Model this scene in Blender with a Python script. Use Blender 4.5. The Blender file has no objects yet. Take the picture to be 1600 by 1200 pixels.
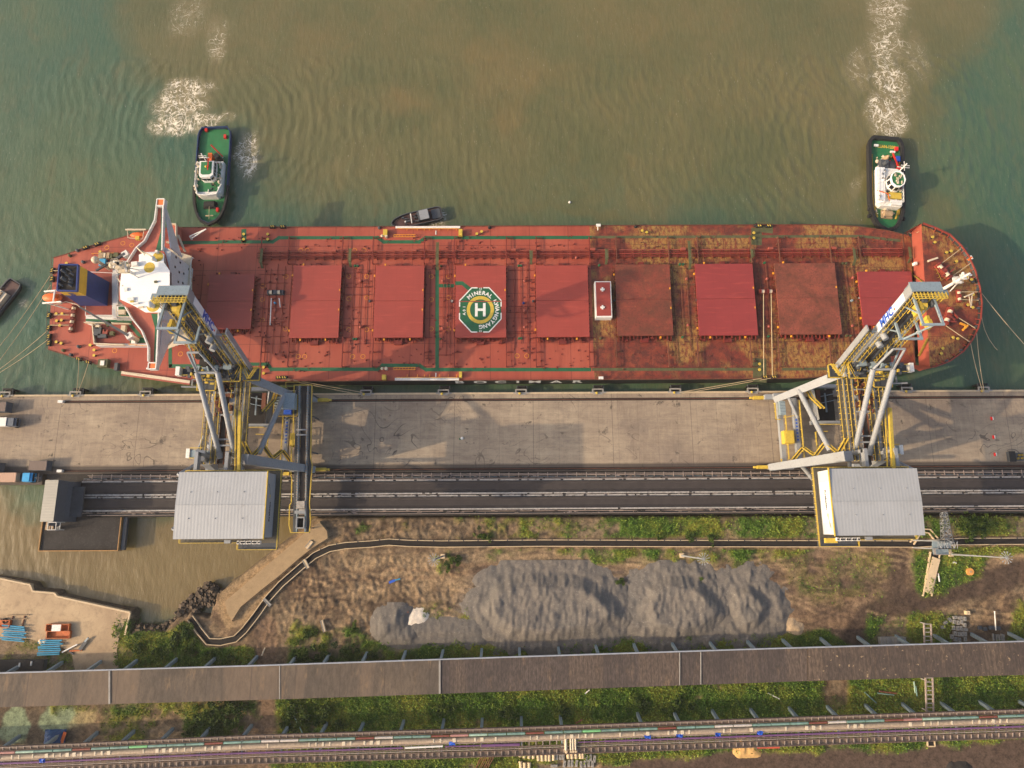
import bpy, math, random
import numpy as np
from mathutils import Vector, Matrix
random.seed(7); RNG = np.random.default_rng(11)
S = bpy.context.scene; COL = S.collection
# ---------------------------------------------------------------- camera, sky, sun, exposure
CAM_H, TILT, YAW, FPX = 214.0, math.radians(11.9), -0.0052, 1067.0
cd = bpy.data.cameras.new('camera'); cam = bpy.data.objects.new('camera', cd); COL.objects.link(cam)
cd.sensor_width = 36; cd.lens = FPX/1600*36; cd.clip_start = 1; cd.clip_end = 9000
cam.location = (0, 0, CAM_H); cam.rotation_euler = (TILT, 0, YAW); S.camera = cam
SUN_EL, SUN_DIR = math.radians(24.5), math.radians(12.0)      # shadows run towards east, 12 degrees to the north
w = bpy.data.worlds.new('World'); S.world = w; w.use_nodes = True
nt = w.node_tree; bg = nt.nodes['Background']; sky = nt.nodes.new('ShaderNodeTexSky')
sky.sky_type = 'NISHITA'; sky.sun_disc = False; sky.sun_elevation = SUN_EL
sky.sun_rotation = math.atan2(-math.cos(SUN_DIR), -math.sin(SUN_DIR))
sky.air_density = 1.0; sky.dust_density = 5.0; sky.ozone_density = 0.6
nt.links.new(sky.outputs[0], bg.inputs[0]); bg.inputs[1].default_value = 0.15
sd = bpy.data.lights.new('sun', 'SUN'); sd.energy = 2.75; sd.angle = math.radians(0.55); sd.color = (1, .78, .52)
so = bpy.data.objects.new('sun', sd); COL.objects.link(so)
dvec = Vector((math.cos(SUN_DIR)*math.cos(SUN_EL), math.sin(SUN_DIR)*math.cos(SUN_EL), -math.sin(SUN_EL)))
so.rotation_euler = (-dvec).to_track_quat('Z', 'Y').to_euler(); so.location = (0, 0, 300)
S.view_settings.view_transform = 'Standard'; S.view_settings.look = 'None'; S.view_settings.exposure = 0.64
S.render.engine = 'CYCLES'; S.cycles.max_bounces = 5; S.cycles.diffuse_bounces = 2; S.cycles.glossy_bounces = 2
S.cycles.use_denoising = True

# ---------------------------------------------------------------- geometry of the photograph: pixel + height -> point
ct, st, cy, sy = math.cos(TILT), math.sin(TILT), math.cos(YAW), math.sin(YAW)
def W(px, py, z=0.0):
    u, v = px-800, py-600
    x, y, zz = u, -v*ct + FPX*st, -v*st - FPX*ct
    t = (z-CAM_H)/zz
    x *= t; y *= t
    return Vector((x*cy - y*sy, x*sy + y*cy, z))
def Wp(pts, z): return [W(a, b, z)[:2] for a, b in pts]

# ---------------------------------------------------------------- mesh builder
class MB:
    def __init__(s): s.v = []; s.f = []
    def add(s, vs, fs):
        n = len(s.v); s.v += [tuple(p) for p in vs]; s.f += [tuple(i+n for i in f) for f in fs]; return s
    def bx(s, x0, x1, y0, y1, z0, z1):
        x0, x1 = min(x0, x1), max(x0, x1); y0, y1 = min(y0, y1), max(y0, y1)
        return s.add([(x0,y0,z0),(x1,y0,z0),(x1,y1,z0),(x0,y1,z0),(x0,y0,z1),(x1,y0,z1),(x1,y1,z1),(x0,y1,z1)],
                     [(3,2,1,0),(4,5,6,7),(0,1,5,4),(1,2,6,5),(2,3,7,6),(3,0,4,7)])
    def box(s, c, d, rz=0, taper=1):
        x, y, z = [k/2 for k in d]; a, b = math.cos(rz), math.sin(rz); o = []
        for dz, t in ((-z, 1), (z, taper)):
            for dx, dy in ((-x,-y),(x,-y),(x,y),(-x,y)):
                dx *= t; dy *= t
                o.append((c[0]+dx*a-dy*b, c[1]+dx*b+dy*a, c[2]+dz))
        return s.add(o, [(3,2,1,0),(4,5,6,7),(0,1,5,4),(1,2,6,5),(2,3,7,6),(3,0,4,7)])
    def beam(s, p, q, w_, h=None, w2=None, h2=None):
        p, q = Vector(p), Vector(q); h = h or w_; w2 = w2 or w_; h2 = h2 or h
        d = (q-p)
        if d.length < 1e-6: return s
        d.normalize(); up = Vector((0,0,1)) if abs(d.z) < .97 else Vector((0,1,0))
        a = d.cross(up).normalized(); b = a.cross(d).normalized(); o = []
        for c, ww, hh in ((p, w_, h), (q, w2, h2)):
            for i, j in ((-1,-1),(1,-1),(1,1),(-1,1)): o.append(c + a*(i*ww/2) + b*(j*hh/2))
        return s.add(o, [(0,1,2,3),(7,6,5,4),(4,5,1,0),(5,6,2,1),(6,7,3,2),(7,4,0,3)])
    def tube(s, p, q, r, n=8, r2=None, caps=True):
        p, q = Vector(p), Vector(q); r2 = r if r2 is None else r2; d = (q-p)
        if d.length < 1e-6: return s
        d.normalize(); up = Vector((0,0,1)) if abs(d.z) < .97 else Vector((0,1,0))
        a = d.cross(up).normalized(); b = a.cross(d).normalized(); o = []
        for c, rr in ((p, r), (q, r2)):
            for k in range(n):
                t = 2*math.pi*k/n; o.append(c + a*(rr*math.cos(t)) + b*(rr*math.sin(t)))
        fs = [(k, (k+1) % n, n+(k+1) % n, n+k) for k in range(n)]
        if caps: fs += [tuple(reversed(range(n))), tuple(range(n, 2*n))]
        return s.add(o, fs)
    def path(s, pts, r, n=6):
        for a, b in zip(pts, pts[1:]): s.tube(a, b, r, n)
        return s
    def cyl(s, c, r, h, n=12, r2=None): return s.tube(c, (c[0], c[1], c[2]+h), r, n, r2)
    def ball(s, c, r, n=10, m=6, sq=1.0):
        o = []; f = []
        for i in range(m+1):
            t = math.pi*i/m
            for k in range(n):
                a = 2*math.pi*k/n; o.append((c[0]+r*math.sin(t)*math.cos(a), c[1]+r*math.sin(t)*math.sin(a), c[2]+r*sq*math.cos(t)))
        for i in range(m):
            for k in range(n): f.append((i*n+k, (i+1)*n+k, (i+1)*n+(k+1) % n, i*n+(k+1) % n))
        return s.add(o, f)
    def prism(s, poly, z0, z1, top=None):
        A = sum(poly[i][0]*poly[(i+1) % len(poly)][1]-poly[(i+1) % len(poly)][0]*poly[i][1] for i in range(len(poly)))
        if A < 0: poly = list(reversed(poly)); top = list(reversed(top)) if top else None
        n = len(poly); top = top or poly
        return s.add([(a, b, z0) for a, b in poly]+[(a, b, z1) for a, b in top],
                     [tuple(reversed(range(n))), tuple(range(n, 2*n))]+[(k, (k+1) % n, n+(k+1) % n, n+k) for k in range(n)])
    def sheet(s, poly, z):
        A = sum(poly[i][0]*poly[(i+1) % len(poly)][1]-poly[(i+1) % len(poly)][0]*poly[i][1] for i in range(len(poly)))
        if A < 0: poly = list(reversed(poly))
        return s.add([(a, b, z) for a, b in poly], [tuple(range(len(poly)))])
    def wall(s, pts, z0, z1, t=.15, closed=False):
        n = len(pts)
        for i in range(n if closed else n-1):
            p, q = pts[i], pts[(i+1) % n]; c = (z0+z1)/2 + (i % 3)*.003
            s.beam((p[0], p[1], c), (q[0], q[1], c), t, z1-z0)
        return s
    def rail(s, pts, h=1.1, t=.13, post=2.4, mid=True, closed=False):
        pts = [Vector(p) for p in pts]
        if closed: pts = pts+[pts[0]]
        for a, b in zip(pts, pts[1:]):
            u = Vector((0,0,h)); s.beam(a+u, b+u, t)
            if mid: s.beam(a+u*.52, b+u*.52, t*.8)
            L = (b-a).length; k = max(1, int(round(L/post)))
            for i in range(k+1):
                c = a.lerp(b, i/k); s.beam(c, c+u, t*.9)
        return s
    def build(s, name, m, parent=None, smooth=False):
        off = Vector((0,0,0)); r = parent
        while r is not None: off += r.location; r = r.parent
        me = bpy.data.meshes.new(name)
        me.from_pydata([(x-off.x, y-off.y, z-off.z) for x, y, z in s.v], [], s.f)
        me.materials.append(m)
        if smooth: me.polygons.foreach_set('use_smooth', [True]*len(me.polygons))
        me.update(); o = bpy.data.objects.new(name, me); COL.objects.link(o); o.parent = parent
        return o
def tag(o, label=None, cat=None, group=None, kind=None):
    if label: o['label'] = label
    if cat: o['category'] = cat
    if group: o['group'] = group
    if kind: o['kind'] = kind
    return o
def thing(name, loc, label, cat, group=None):
    o = bpy.data.objects.new(name, None); COL.objects.link(o); o.location = loc; o.empty_display_size = .5
    return tag(o, label, cat, group)
def copy_tree(o, parent=None):
    c = o.copy(); COL.objects.link(c); c.parent = parent
    for ch in list(o.children): copy_tree(ch, c)
    return c
def clone(o, loc, rz=0, label=None):
    c = copy_tree(o); c.location = loc; c.rotation_euler = (0, 0, rz)
    if label: c['label'] = label
    return c
def text_geo(body, size=1.0, bold=0.02):
    cu = bpy.data.curves.new('lettering', 'FONT'); cu.body = body; cu.size = size; cu.offset = bold*size
    cu.align_x = 'CENTER'; cu.align_y = 'CENTER'; cu.resolution_u = 3
    ob = bpy.data.objects.new('lettering', cu); COL.objects.link(ob)
    bpy.context.view_layer.update()
    me = bpy.data.meshes.new_from_object(ob)
    vs = [tuple(v.co) for v in me.vertices]; fs = [tuple(p.vertices) for p in me.polygons]
    bpy.data.objects.remove(ob); bpy.data.curves.remove(cu); bpy.data.meshes.remove(me)
    return vs, fs
def add_text(mb, body, size, M4, bold=.02):
    vs, fs = text_geo(body, size, bold); mb.add([M4 @ Vector(v) for v in vs], fs); return mb
ORD = ['first','second','third','fourth','fifth','sixth','seventh','eighth','ninth','tenth','eleventh','twelfth','thirteenth','fourteenth','fifteenth','sixteenth','seventeenth','eighteenth','nineteenth','twentieth']

# ---------------------------------------------------------------- materials
def lin(c): return tuple(((x/255)/12.92 if x/255 <= .04045 else ((x/255+.055)/1.055)**2.4) for x in c)
class NT:
    def __init__(s, m):
        s.t = m.node_tree; s.n = s.t.nodes; s.bsdf = s.n['Principled BSDF']; s.pos = s.n.new('ShaderNodeNewGeometry').outputs['Position']
    def L(s, a, b): s.t.links.new(a, b)
    def mapped(s, sc=(1,1,1), rot=(0,0,0), loc=(0,0,0), vec=None):
        m = s.n.new('ShaderNodeMapping'); m.inputs['Scale'].default_value = sc; m.inputs['Rotation'].default_value = rot; m.inputs['Location'].default_value = loc
        s.L(vec or s.pos, m.inputs[0]); return m.outputs[0]
    def noise(s, scale, detail=4, rough=.55, vec=None, dist=0):
        n = s.n.new('ShaderNodeTexNoise'); n.inputs['Scale'].default_value = scale; n.inputs['Detail'].default_value = detail
        n.inputs['Roughness'].default_value = rough; n.inputs['Distortion'].default_value = dist; s.L(vec or s.pos, n.inputs['Vector']); return n.outputs[0]
    def ramp(s, fac, stops):
        r = s.n.new('ShaderNodeValToRGB'); e = r.color_ramp.elements
        while len(e) < len(stops): e.new(.5)
        for i, (p, c) in enumerate(stops):
            e[i].position = p; e[i].color = (c, c, c, 1) if isinstance(c, (int, float)) else (*c, 1)
        s.L(fac, r.inputs[0]); return r.outputs[0]
    def mix(s, fac, a, b, mode='MIX'):
        m = s.n.new('ShaderNodeMix'); m.data_type = 'RGBA'; m.blend_type = mode
        for sock, val in ((m.inputs[0], fac), (m.inputs[6], a), (m.inputs[7], b)):
            if hasattr(val, 'node'): s.L(val, sock)
            elif isinstance(val, (int, float)): sock.default_value = val if sock.type == 'VALUE' else (val, val, val, 1)
            else: sock.default_value = (*val, 1)
        return m.outputs[2]
    def math(s, op, a, b=None, c=None, clamp=False):
        m = s.n.new('ShaderNodeMath'); m.operation = op; m.use_clamp = clamp
        for i, v in enumerate((a, b, c)):
            if v is None: continue
            if hasattr(v, 'node'): s.L(v, m.inputs[i])
            else: m.inputs[i].default_value = v
        return m.outputs[0]
    def sep(s, v):
        n = s.n.new('ShaderNodeSeparateXYZ'); s.L(v, n.inputs[0]); return n.outputs
    def attr(s, name):
        n = s.n.new('ShaderNodeAttribute'); n.attribute_name = name; return n
    def bump(s, h, strength=.3, dist=.1):
        b = s.n.new('ShaderNodeBump'); b.inputs['Strength'].default_value = strength; b.inputs['Distance'].default_value = dist
        s.L(h, b.inputs['Height']); s.L(b.outputs[0], s.bsdf.inputs['Normal'])
    def col(s, c): s.L(c, s.bsdf.inputs['Base Color'])
def newmat(name, rough=.6, metal=0, spec=.4):
    m = bpy.data.materials.new(name); m.use_nodes = True; n = NT(m)
    n.bsdf.inputs['Roughness'].default_value = rough; n.bsdf.inputs['Metallic'].default_value = metal
    n.bsdf.inputs['Specular IOR Level'].default_value = spec
    return m, n
def flat(name, rgb, rough=.6, var=.22, sc=.6, metal=0, dirt=None, bump=0, k=1.0):
    """weathered paint or plain material: base colour broken by two scales of noise, with dirt"""
    m, n = newmat(name, rough, metal); c = tuple(x*k for x in lin(rgb))
    a = n.noise(sc, 5, .6); b = n.noise(sc*7, 4, .6)
    lo = tuple(x*(1-var) for x in c); hi = tuple(min(1, x*(1+var*.7)) for x in c)
    o = n.mix(n.ramp(a, [(.3, 0), (.7, 1)]), lo, hi)
    o = n.mix(n.ramp(b, [(.52, 0), (.75, .55)]), o, lin(dirt) if dirt else tuple(x*.55 for x in c))
    n.col(o)
    if bump: n.bump(b, bump, .08)
    return m
M = {}
M['white'] = flat('white_paint', (225,222,215), .45, .06, .4, dirt=(150,120,95))
M['cream'] = flat('cream_paint', (205,190,165), .55, .1, .5, dirt=(140,105,80))
M['grey'] = flat('grey_steel_paint', (142,145,149), .5, .08, .3, dirt=(120,110,100))
M['grey2'] = flat('blue_grey_steel_paint', (135,150,158), .5, .1, .4, dirt=(90,85,80))
M['dgrey'] = flat('dark_grey_steel', (72,76,82), .6, .2, .6, dirt=(60,48,40))
M['black'] = flat('black_rubber', (32,32,34), .8, .25, 1.2, dirt=(52,46,42))
M['yellow'] = flat('yellow_safety_paint', (202,172,66), .5, .2, 1.2, dirt=(120,100,62))
M['yellow2'] = flat('ochre_walkway_grating', (150,125,45), .7, .35, 3, dirt=(80,70,60))
M['orange'] = flat('orange_paint', (225,105,40), .5, .12, .7)
M['red'] = flat('red_paint', (190,40,32), .5, .15, .7)
M['dred'] = flat('dark_red_brown_pipe', (112,40,32), .6, .25, .8, dirt=(60,30,25))
M['blue'] = flat('deep_blue_paint', (28,52,115), .5, .12, .3)
M['blue2'] = flat('bright_blue_paint', (30,80,180), .5, .1, .5)
M['cyan'] = flat('light_blue_panel', (60,150,190), .5, .2, 1, dirt=(60,90,110))
M['green'] = flat('green_deck_paint', (30,92,60), .6, .22, .5, dirt=(70,70,50))
M['green2'] = flat('faded_olive_green_paint', (84,86,56), .7, .3, .6, dirt=(105,60,40))
M['wood'] = flat('weathered_timber', (165,140,110), .8, .3, 2.5)
M['rust'] = flat('rusted_steel', (105,62,45), .8, .35, 1.5, dirt=(55,38,32))
M['belt'] = flat('rubber_belt_with_coal_dust', (60,54,53), .85, .2, .35, dirt=(48,43,42))
M['rope'] = flat('mooring_rope', (185,165,130), .9, .1, 1)
M['hullblack'] = flat('black_hull_paint', (30,30,32), .5, .2, .25, dirt=(70,50,40))
M['antif'] = flat('dark_green_boot_paint', (38,48,42), .6, .2, .25)
M['glass'] = flat('dark_window_glass', (22,28,34), .12, .1, .5)
M['teal'] = flat('teal_pipe_paint', (118,148,138), .6, .35, .6, dirt=(110,130,110))
M['purple'] = flat('purple_pipe_paint', (112,76,118), .5, .15, .6)
M['insul'] = flat('insulated_pipe_cladding', (170,150,128), .6, .3, 1.4, dirt=(90,72,60))
M['mint'] = flat('pale_pipe_cladding', (200,190,180), .6, .2, 1.4)
M['concrete'] = flat('grey_concrete', (150,145,138), .85, .15, .6, dirt=(105,95,85), bump=.2)
M['creamconc'] = flat('cream_concrete', (205,182,148), .85, .12, .8, dirt=(150,122,95), bump=.2)
M['coal'] = flat('coal_dust_floor', (50,47,46), .95, .3, .25, dirt=(75,70,68), bump=.4)
M['rock'] = flat('riprap_stone', (92,78,64), .9, .45, .9, dirt=(45,42,40), bump=.5)
M['interior'] = flat('dark_recess', (38,34,33), .9, .3, 1)

# ship deck, fresh red paint
def deckmat(name, rusty):
    m, n = newmat(name, .55); x, y, z = n.sep(n.pos)
    base = lin((152,69,52)); pale = lin((166,84,64)); dark = lin((112,48,38))
    o = n.mix(n.ramp(n.noise(.06, 4), [(.35, 0), (.65, 1)]), base, pale)
    streak = n.noise(1.0, 5, .65, n.mapped((.5, .06, 1)))
    o = n.mix(n.ramp(streak, [(.48, 0), (.75, .5)]), o, dark)
    fine = n.noise(2.2, 6, .7)
    o = n.mix(n.ramp(fine, [(.6, 0), (.75, .45)]), o, lin((110,48,36)))
    if rusty:
        n1 = n.noise(.11, 7, .72, None, .6); n2 = n.noise(.5, 8, .75); n3 = n.noise(2.5, 6, .8)
        r = n.mix(n.ramp(n1, [(.38, 0), (.62, 1)]), lin((112,46,34)), lin((140,68,44)))
        r = n.mix(n.ramp(n2, [(.43, 0), (.57, .9)]), r, lin((78,40,32)))
        zone = n.ramp(n.noise(.07, 3, .5, n.mapped((1, 1, 1), (0, 0, 0), (31, 7, 0))), [(.44, 0), (.54, 1)])
        yel = n.math('MULTIPLY', zone, n.ramp(n.noise(1.1, 8, .8, n.mapped((1, .45, 1))), [(.42, 0), (.56, .85)]))
        r = n.mix(yel, r, lin((164,130,66)))
        r = n.mix(n.ramp(n3, [(.53, 0), (.64, .85)]), r, lin((56,34,28)))
        o = n.mix(.93, o, r)
    # plate seams
    for ax, per, ph in ((x, 12.6, 2.0), (y, 8.2, 1.0)):
        t = n.math('FRACT', n.math('MULTIPLY', n.math('ADD', ax, 1000+ph), 1/per))
        line = n.math('LESS_THAN', t, .22/per)
        o = n.mix(n.math('MULTIPLY', line, .55), o, lin((84,32,26)))
    n.col(o); n.bump(fine, .15, .05)
    return m
M['deck'] = deckmat('red_deck_paint', False)
M['deckrust'] = deckmat('rusted_red_deck_paint', True)
def hatchmat(name, c, rust, seed):
    m, n = newmat(name, .5); o = lin(c); off = n.mapped((1, 1, 1), (0, 0, 0), (seed*13.1, seed*5.7, 0))
    o = n.mix(n.ramp(n.noise(.13, 5, .6, off), [(.4, 0), (.7, .6)]), o, tuple(v*.78 for v in lin(c)))
    st = n.noise(1.1, 5, .6, n.mapped((.12, 1.0, 1)))
    o = n.mix(n.ramp(st, [(.55, 0), (.8, .4)]), o, lin((200,90,75)))
    if rust:
        o = n.mix(n.ramp(n.noise(.16, 8, .72, off, .5), [(.5-.14*rust, 0), (.62, .9)]), o, lin((96,58,42)))
        o = n.mix(n.ramp(n.noise(1.8, 8, .8, off), [(.50, 0), (.6, .75)]), o, lin((70,42,34)))
        o = n.mix(n.ramp(n.noise(.9, 8, .8, off), [(.56, 0), (.66, .6)]), o, lin((176,98,62)))
    X_ = n.sep(n.pos)
    for ax, per, ph in ((X_[0], 5.3, 1.0), (X_[1], 3.6, .5)):
        t = n.math('FRACT', n.math('MULTIPLY', n.math('ADD', ax, 1000+ph), 1/per)); o = n.mix(n.math('MULTIPLY', n.math('LESS_THAN', t, .1/per), .28), o, tuple(v*.6 for v in lin(c)))
    o = n.mix(n.ramp(n.noise(2.4, 7, .75, off), [(.55, 0), (.72, .4)]), o, tuple(v*.62 for v in lin(c)))
    n.col(o); return m
HM = [hatchmat('hatch_cover_red_aft', (142,62,54), 0, 1), hatchmat('hatch_cover_red', (153,66,56), 0, 2),
      hatchmat('hatch_cover_rust', (140,66,50), 1.2, 3), hatchmat('hatch_cover_pink', (142,57,55), 0, 4), hatchmat('hatch_cover_rust_light', (146,78,60), .8, 9)]
# quay concrete
def quaymat():
    m, n = newmat('quay_concrete', .85); x, y, z = n.sep(n.pos)
    o = n.mix(n.ramp(n.noise(.035, 5, .6), [(.36, 0), (.64, 1)]), lin((138,122,106)), lin((172,155,132)))
    o = n.mix(n.ramp(n.noise(.6, 7, .75, n.mapped((.25, 1, 1))), [(.42, 0), (.7, .7)]), o, lin((118,103,90)))
    o = n.mix(n.ramp(n.noise(.6, 7, .75, n.mapped((1, .2, 1))), [(.5, 0), (.75, .45)]), o, lin((186,168,142)))
    o = n.mix(n.ramp(n.noise(3.0, 6, .75), [(.55, 0), (.75, .5)]), o, lin((88,76,66)))
    # oil and coal stains
    o = n.mix(n.ramp(n.noise(.33, 6, .7, n.mapped((1, 1, 1), (0, 0, 0), (40, 3, 0)), .4), [(.61, 0), (.68, .8)]), o, lin((58,52,49)))
    o = n.mix(n.ramp(n.noise(.05, 6, .75, n.mapped((1, 1.6, 1), (0, 0, 0), (80, 13, 0)), .5), [(.5, 0), (.64, .5)]), o, lin((112,100,92)))
    # tyre scrub loops: thin iso-lines of a smooth noise, broken up
    a = n.noise(.075, 2, .4, n.mapped((1, 1, 1), (0, 0, 0), (9, 5, 0)), 1.2)
    ring = n.math('ABSOLUTE', n.math('SUBTRACT', n.math('FRACT', n.math('MULTIPLY', a, 9)), .5))
    brk = n.ramp(n.noise(.06, 4), [(.5, 0), (.62, 1)])
    o = n.mix(n.math('MULTIPLY', n.math('LESS_THAN', ring, .05), n.math('MULTIPLY', brk, .7)), o, lin((70,62,58)))
    # slab joints
    for ax, per, ph, wd, s in ((x, 6.15, 0.0, .09, .35), (x, 24.6, 1.9, .16, .6), (x, 1.54, .3, .05, .22), (y, 1.83, .4, .05, .22), (y, 5.5, 1.2, .08, .3)):
        t = n.math('FRACT', n.math('MULTIPLY', n.math('ADD', ax, 1000+ph), 1/per))
        o = n.mix(n.math('MULTIPLY', n.math('LESS_THAN', t, wd/per), s), o, lin((80,70,63)))
    # coal dust collects towards the conveyor side (south)
    g = n.math('MULTIPLY', n.ramp(n.math('MULTIPLY', n.math('SUBTRACT', 19.6, y), .5), [(.0, 0), (.35, 1)]), .85)
    o = n.mix(g, o, lin((62,56,54)))
    n.col(o); n.bump(n.noise(3, 5, .7), .25, .04); return m
M['quay'] = quaymat()
def roofmat(name, c, per, axis=0):
    m, n = newmat(name, .45, .1); ax = n.sep(n.pos)[axis]
    wv = n.math('SINE', n.math('MULTIPLY', ax, 2*math.pi/per))
    o = n.mix(n.ramp(n.noise(.12, 5), [(.3, 0), (.7, 1)]), tuple(v*.9 for v in lin(c)), lin(c))
    o = n.mix(n.ramp(n.noise(.5, 6, .7), [(.56, 0), (.75, .3)]), o, lin((120,108,96)))
    o = n.mix(n.math('MULTIPLY', n.math('GREATER_THAN', wv, .86), .35), o, tuple(v*.82 for v in lin(c)))
    o = n.mix(n.ramp(n.noise(1.2, 6, .7, n.mapped((1.6, .12, 1) if axis == 0 else (.12, 1.6, 1))), [(.5, 0), (.8, .4)]), o, tuple(v*.62 for v in lin(c)))
    n.col(o); n.bump(wv, .12, .05); return m
M['roof'] = roofmat('corrugated_grey_roof', (170,171,172), .82)
M['shedroof'] = roofmat('corrugated_shed_roof', (138,136,130), .8, 1)
M['sheddark'] = flat('blue_grey_shed_roof', (84,92,104), .5, .1, .3, dirt=(60,60,62))
M['contain'] = roofmat('brown_container_roof', (104,88,80), .5)
M['woodload'] = roofmat('timber_load', (176,140,118), .55)
# gallery roof
def galmat(name, a, b, spots, rib):
    m, n = newmat(name, .85); x, y, z = n.sep(n.pos)
    o = n.mix(n.ramp(n.noise(.07, 5, .6), [(.35, 0), (.65, 1)]), lin(a), lin(b))
    o = n.mix(n.ramp(n.noise(.9, 8, .85, n.mapped((1, .3, 1))), [(.42, 0), (.62, .75)]), o, tuple(v*.5 for v in lin(a)))
    o = n.mix(n.ramp(n.noise(.09, 4, .6, n.mapped((1, .1, 1), (0, 0, 0), (50, 0, 0))), [(.5, 0), (.56, .35)]), o, lin((124,104,86)))
    o = n.mix(n.ramp(n.noise(.45, 6, .7, n.mapped((1, .3, 1), (0, 0, 0), (9, 9, 0))), [(.56, 0), (.75, .55)]), o, lin((150,122,92)))
    if rib:
        o = n.mix(n.ramp(n.noise(2.4, 4, .6, n.mapped((1, .3, 1))), [(.4, 0), (.6, .7)]), o, tuple(v*.55 for v in lin(a)))
        t = n.math('FRACT', n.math('MULTIPLY', n.math('ADD', x, 1000), 1/1.1))
        o = n.mix(n.math('MULTIPLY', n.math('LESS_THAN', t, .18), .4), o, tuple(v*.5 for v in lin(a)))
    if spots: o = n.mix(n.ramp(n.noise(.8, 5, .6, n.mapped((1, 1, 1), (0, 0, 0), (3, 70, 0))), [(.63, 0), (.7, .8)]), o, lin((176,150,116)))
    t = n.math('FRACT', n.math('MULTIPLY', n.math('ADD', x, 1003), 1/12.4))
    o = n.mix(n.math('MULTIPLY', n.math('LESS_THAN', t, .02), .5), o, lin((70,60,55)))
    n.col(o); n.bump(n.noise(2.5, 4, .6), .4, .06); return m
M['gal1'] = galmat('gallery_roof_worn_brown', (88,78,69), (106,92,78), False, False)
M['gal2'] = galmat('gallery_roof_ribbed_dark', (80,70,66), (98,85,78), False, True)
M['gal3'] = galmat('gallery_roof_spotted', (82,70,64), (102,87,75), True, True)
# water
def watermat():
    m, n = newmat('harbour_water', .16, 0, .5); x, y, z = n.sep(n.pos)
    br = n.attr('brown').outputs['Fac']; fo = n.attr('foam').outputs['Fac']
    green = n.mix(n.ramp(n.noise(.016, 3), [(.35, 0), (.65, 1)]), lin((56,86,68)), lin((78,93,64)))
    brown = n.mix(n.ramp(n.noise(.03, 4), [(.35, 0), (.65, 1)]), lin((84,86,54)), lin((99,94,60)))
    edge = n.math('ADD', br, n.math('MULTIPLY', n.math('SUBTRACT', n.noise(.09, 6, .65, None, .8), .5), .5))
    o = n.mix(n.ramp(edge, [(.25, 0), (.75, 1)]), green, brown)
    o = n.mix(n.ramp(n.math('MULTIPLY', n.math('SUBTRACT', edge, .95), 1.5), [(0, 0), (.7, 1)]), o, lin((114,97,60)))
    silt = n.noise(.14, 6, .65, n.mapped((1, .45, 1)), .8)
    o = n.mix(n.ramp(silt, [(.52, 0), (.75, .3)]), o, lin((110,92,58)))
    tex = n.noise(.5, 6, .7, n.mapped((2.2, .35, 1), (0, 0, .12)))
    o = n.mix(n.ramp(tex, [(.4, 0), (.72, .3)]), o, n.mix(.35, o, lin((150,146,112))))
    # foam: ridged, warped filaments where the attribute says foam
    f1 = n.math('ABSOLUTE', n.math('SUBTRACT', n.noise(.13, 3.5, .55, None, 1.6), .5))
    f2 = n.math('ABSOLUTE', n.math('SUBTRACT', n.noise(.34, 3.5, .6, None, 1.5), .5))
    fa = n.math('MULTIPLY', n.math('SUBTRACT', n.math('MULTIPLY', fo, .030), f1), 50, clamp=True)
    fb = n.math('MULTIPLY', n.math('SUBTRACT', n.math('MULTIPLY', n.math('SUBTRACT', fo, .12), .036), f2), 50, clamp=True)
    fm = n.math('MAXIMUM', fa, fb)
    fm = n.math('MULTIPLY', fm, n.ramp(n.noise(.3, 5, .7), [(.34, .0), (.54, 1)]))
    streak = n.noise(1.7, 3, .6, n.mapped((2.2, .35, 1), (0, 0, .35)))
    fleck = n.math('MULTIPLY', n.ramp(streak, [(.66, 0), (.74, .38)]), n.ramp(n.noise(.05, 3), [(.4, 0), (.6, 1)]))
    fm = n.math('MAXIMUM', fm, fleck)
    o = n.mix(n.math('MULTIPLY', fo, n.ramp(n.noise(.35, 6, .7, None, 1.5), [(.3, .25), (.65, .9)])), o, lin((150,136,106)))
    o = n.mix(fm, o, lin((225,215,195)))
    n.col(o)
    rr = n.math('MAXIMUM', n.math('MULTIPLY', fm, .6), .17); n.L(rr, n.bsdf.inputs['Roughness'])
    r1 = n.noise(.55, 5, .6, n.mapped((1.8, .55, 1), (0, 0, .25))); r2 = n.noise(2.6, 3, .6)
    h = n.math('ADD', r1, n.math('MULTIPLY', r2, .25)); n.bump(h, .5, .22)
    return m
M['water'] = watermat()
def vcol(name, rough=.9, sc=1.4, amt=.42, bump=.5):
    m, n = newmat(name, rough, 0, .2); c = n.attr('albedo').outputs['Color']
    a = n.noise(sc, 8, .85); b = n.noise(sc*3, 6, .85)
    o = n.mix(n.ramp(a, [(.40, 0), (.60, 1)]), 1-amt, 1+amt*.5)
    o = n.mix(1.0, c, o, 'MULTIPLY')
    o = n.mix(n.ramp(b, [(.5, 0), (.72, .35)]), o, lin((60,50,42))) if bump > .3 else o
    n.col(o)
    if bump: n.bump(b, bump, .12)
    return m
M['ground'] = vcol('earth_sand_and_turf', .95, .8, .5, .8)
M['leaf'] = vcol('green_leaves', .7, 1.5, .2, 0)
def gravel():
    m, n = newmat('grey_gravel', .95)
    o = n.mix(n.ramp(n.noise(.12, 5), [(.35, 0), (.65, 1)]), lin((104,100,95)), lin((120,112,103)))
    o = n.mix(n.ramp(n.noise(1.1, 8, .9), [(.44, 0), (.58, .75)]), o, lin((98,92,88)))
    o = n.mix(n.ramp(n.noise(1.5, 8, .9), [(.55, 0), (.66, .8)]), o, lin((175,165,155)))
    n.col(o); n.bump(n.noise(2.2, 8, .85), .8, .25); return m
M['gravel'] = gravel()
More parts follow.
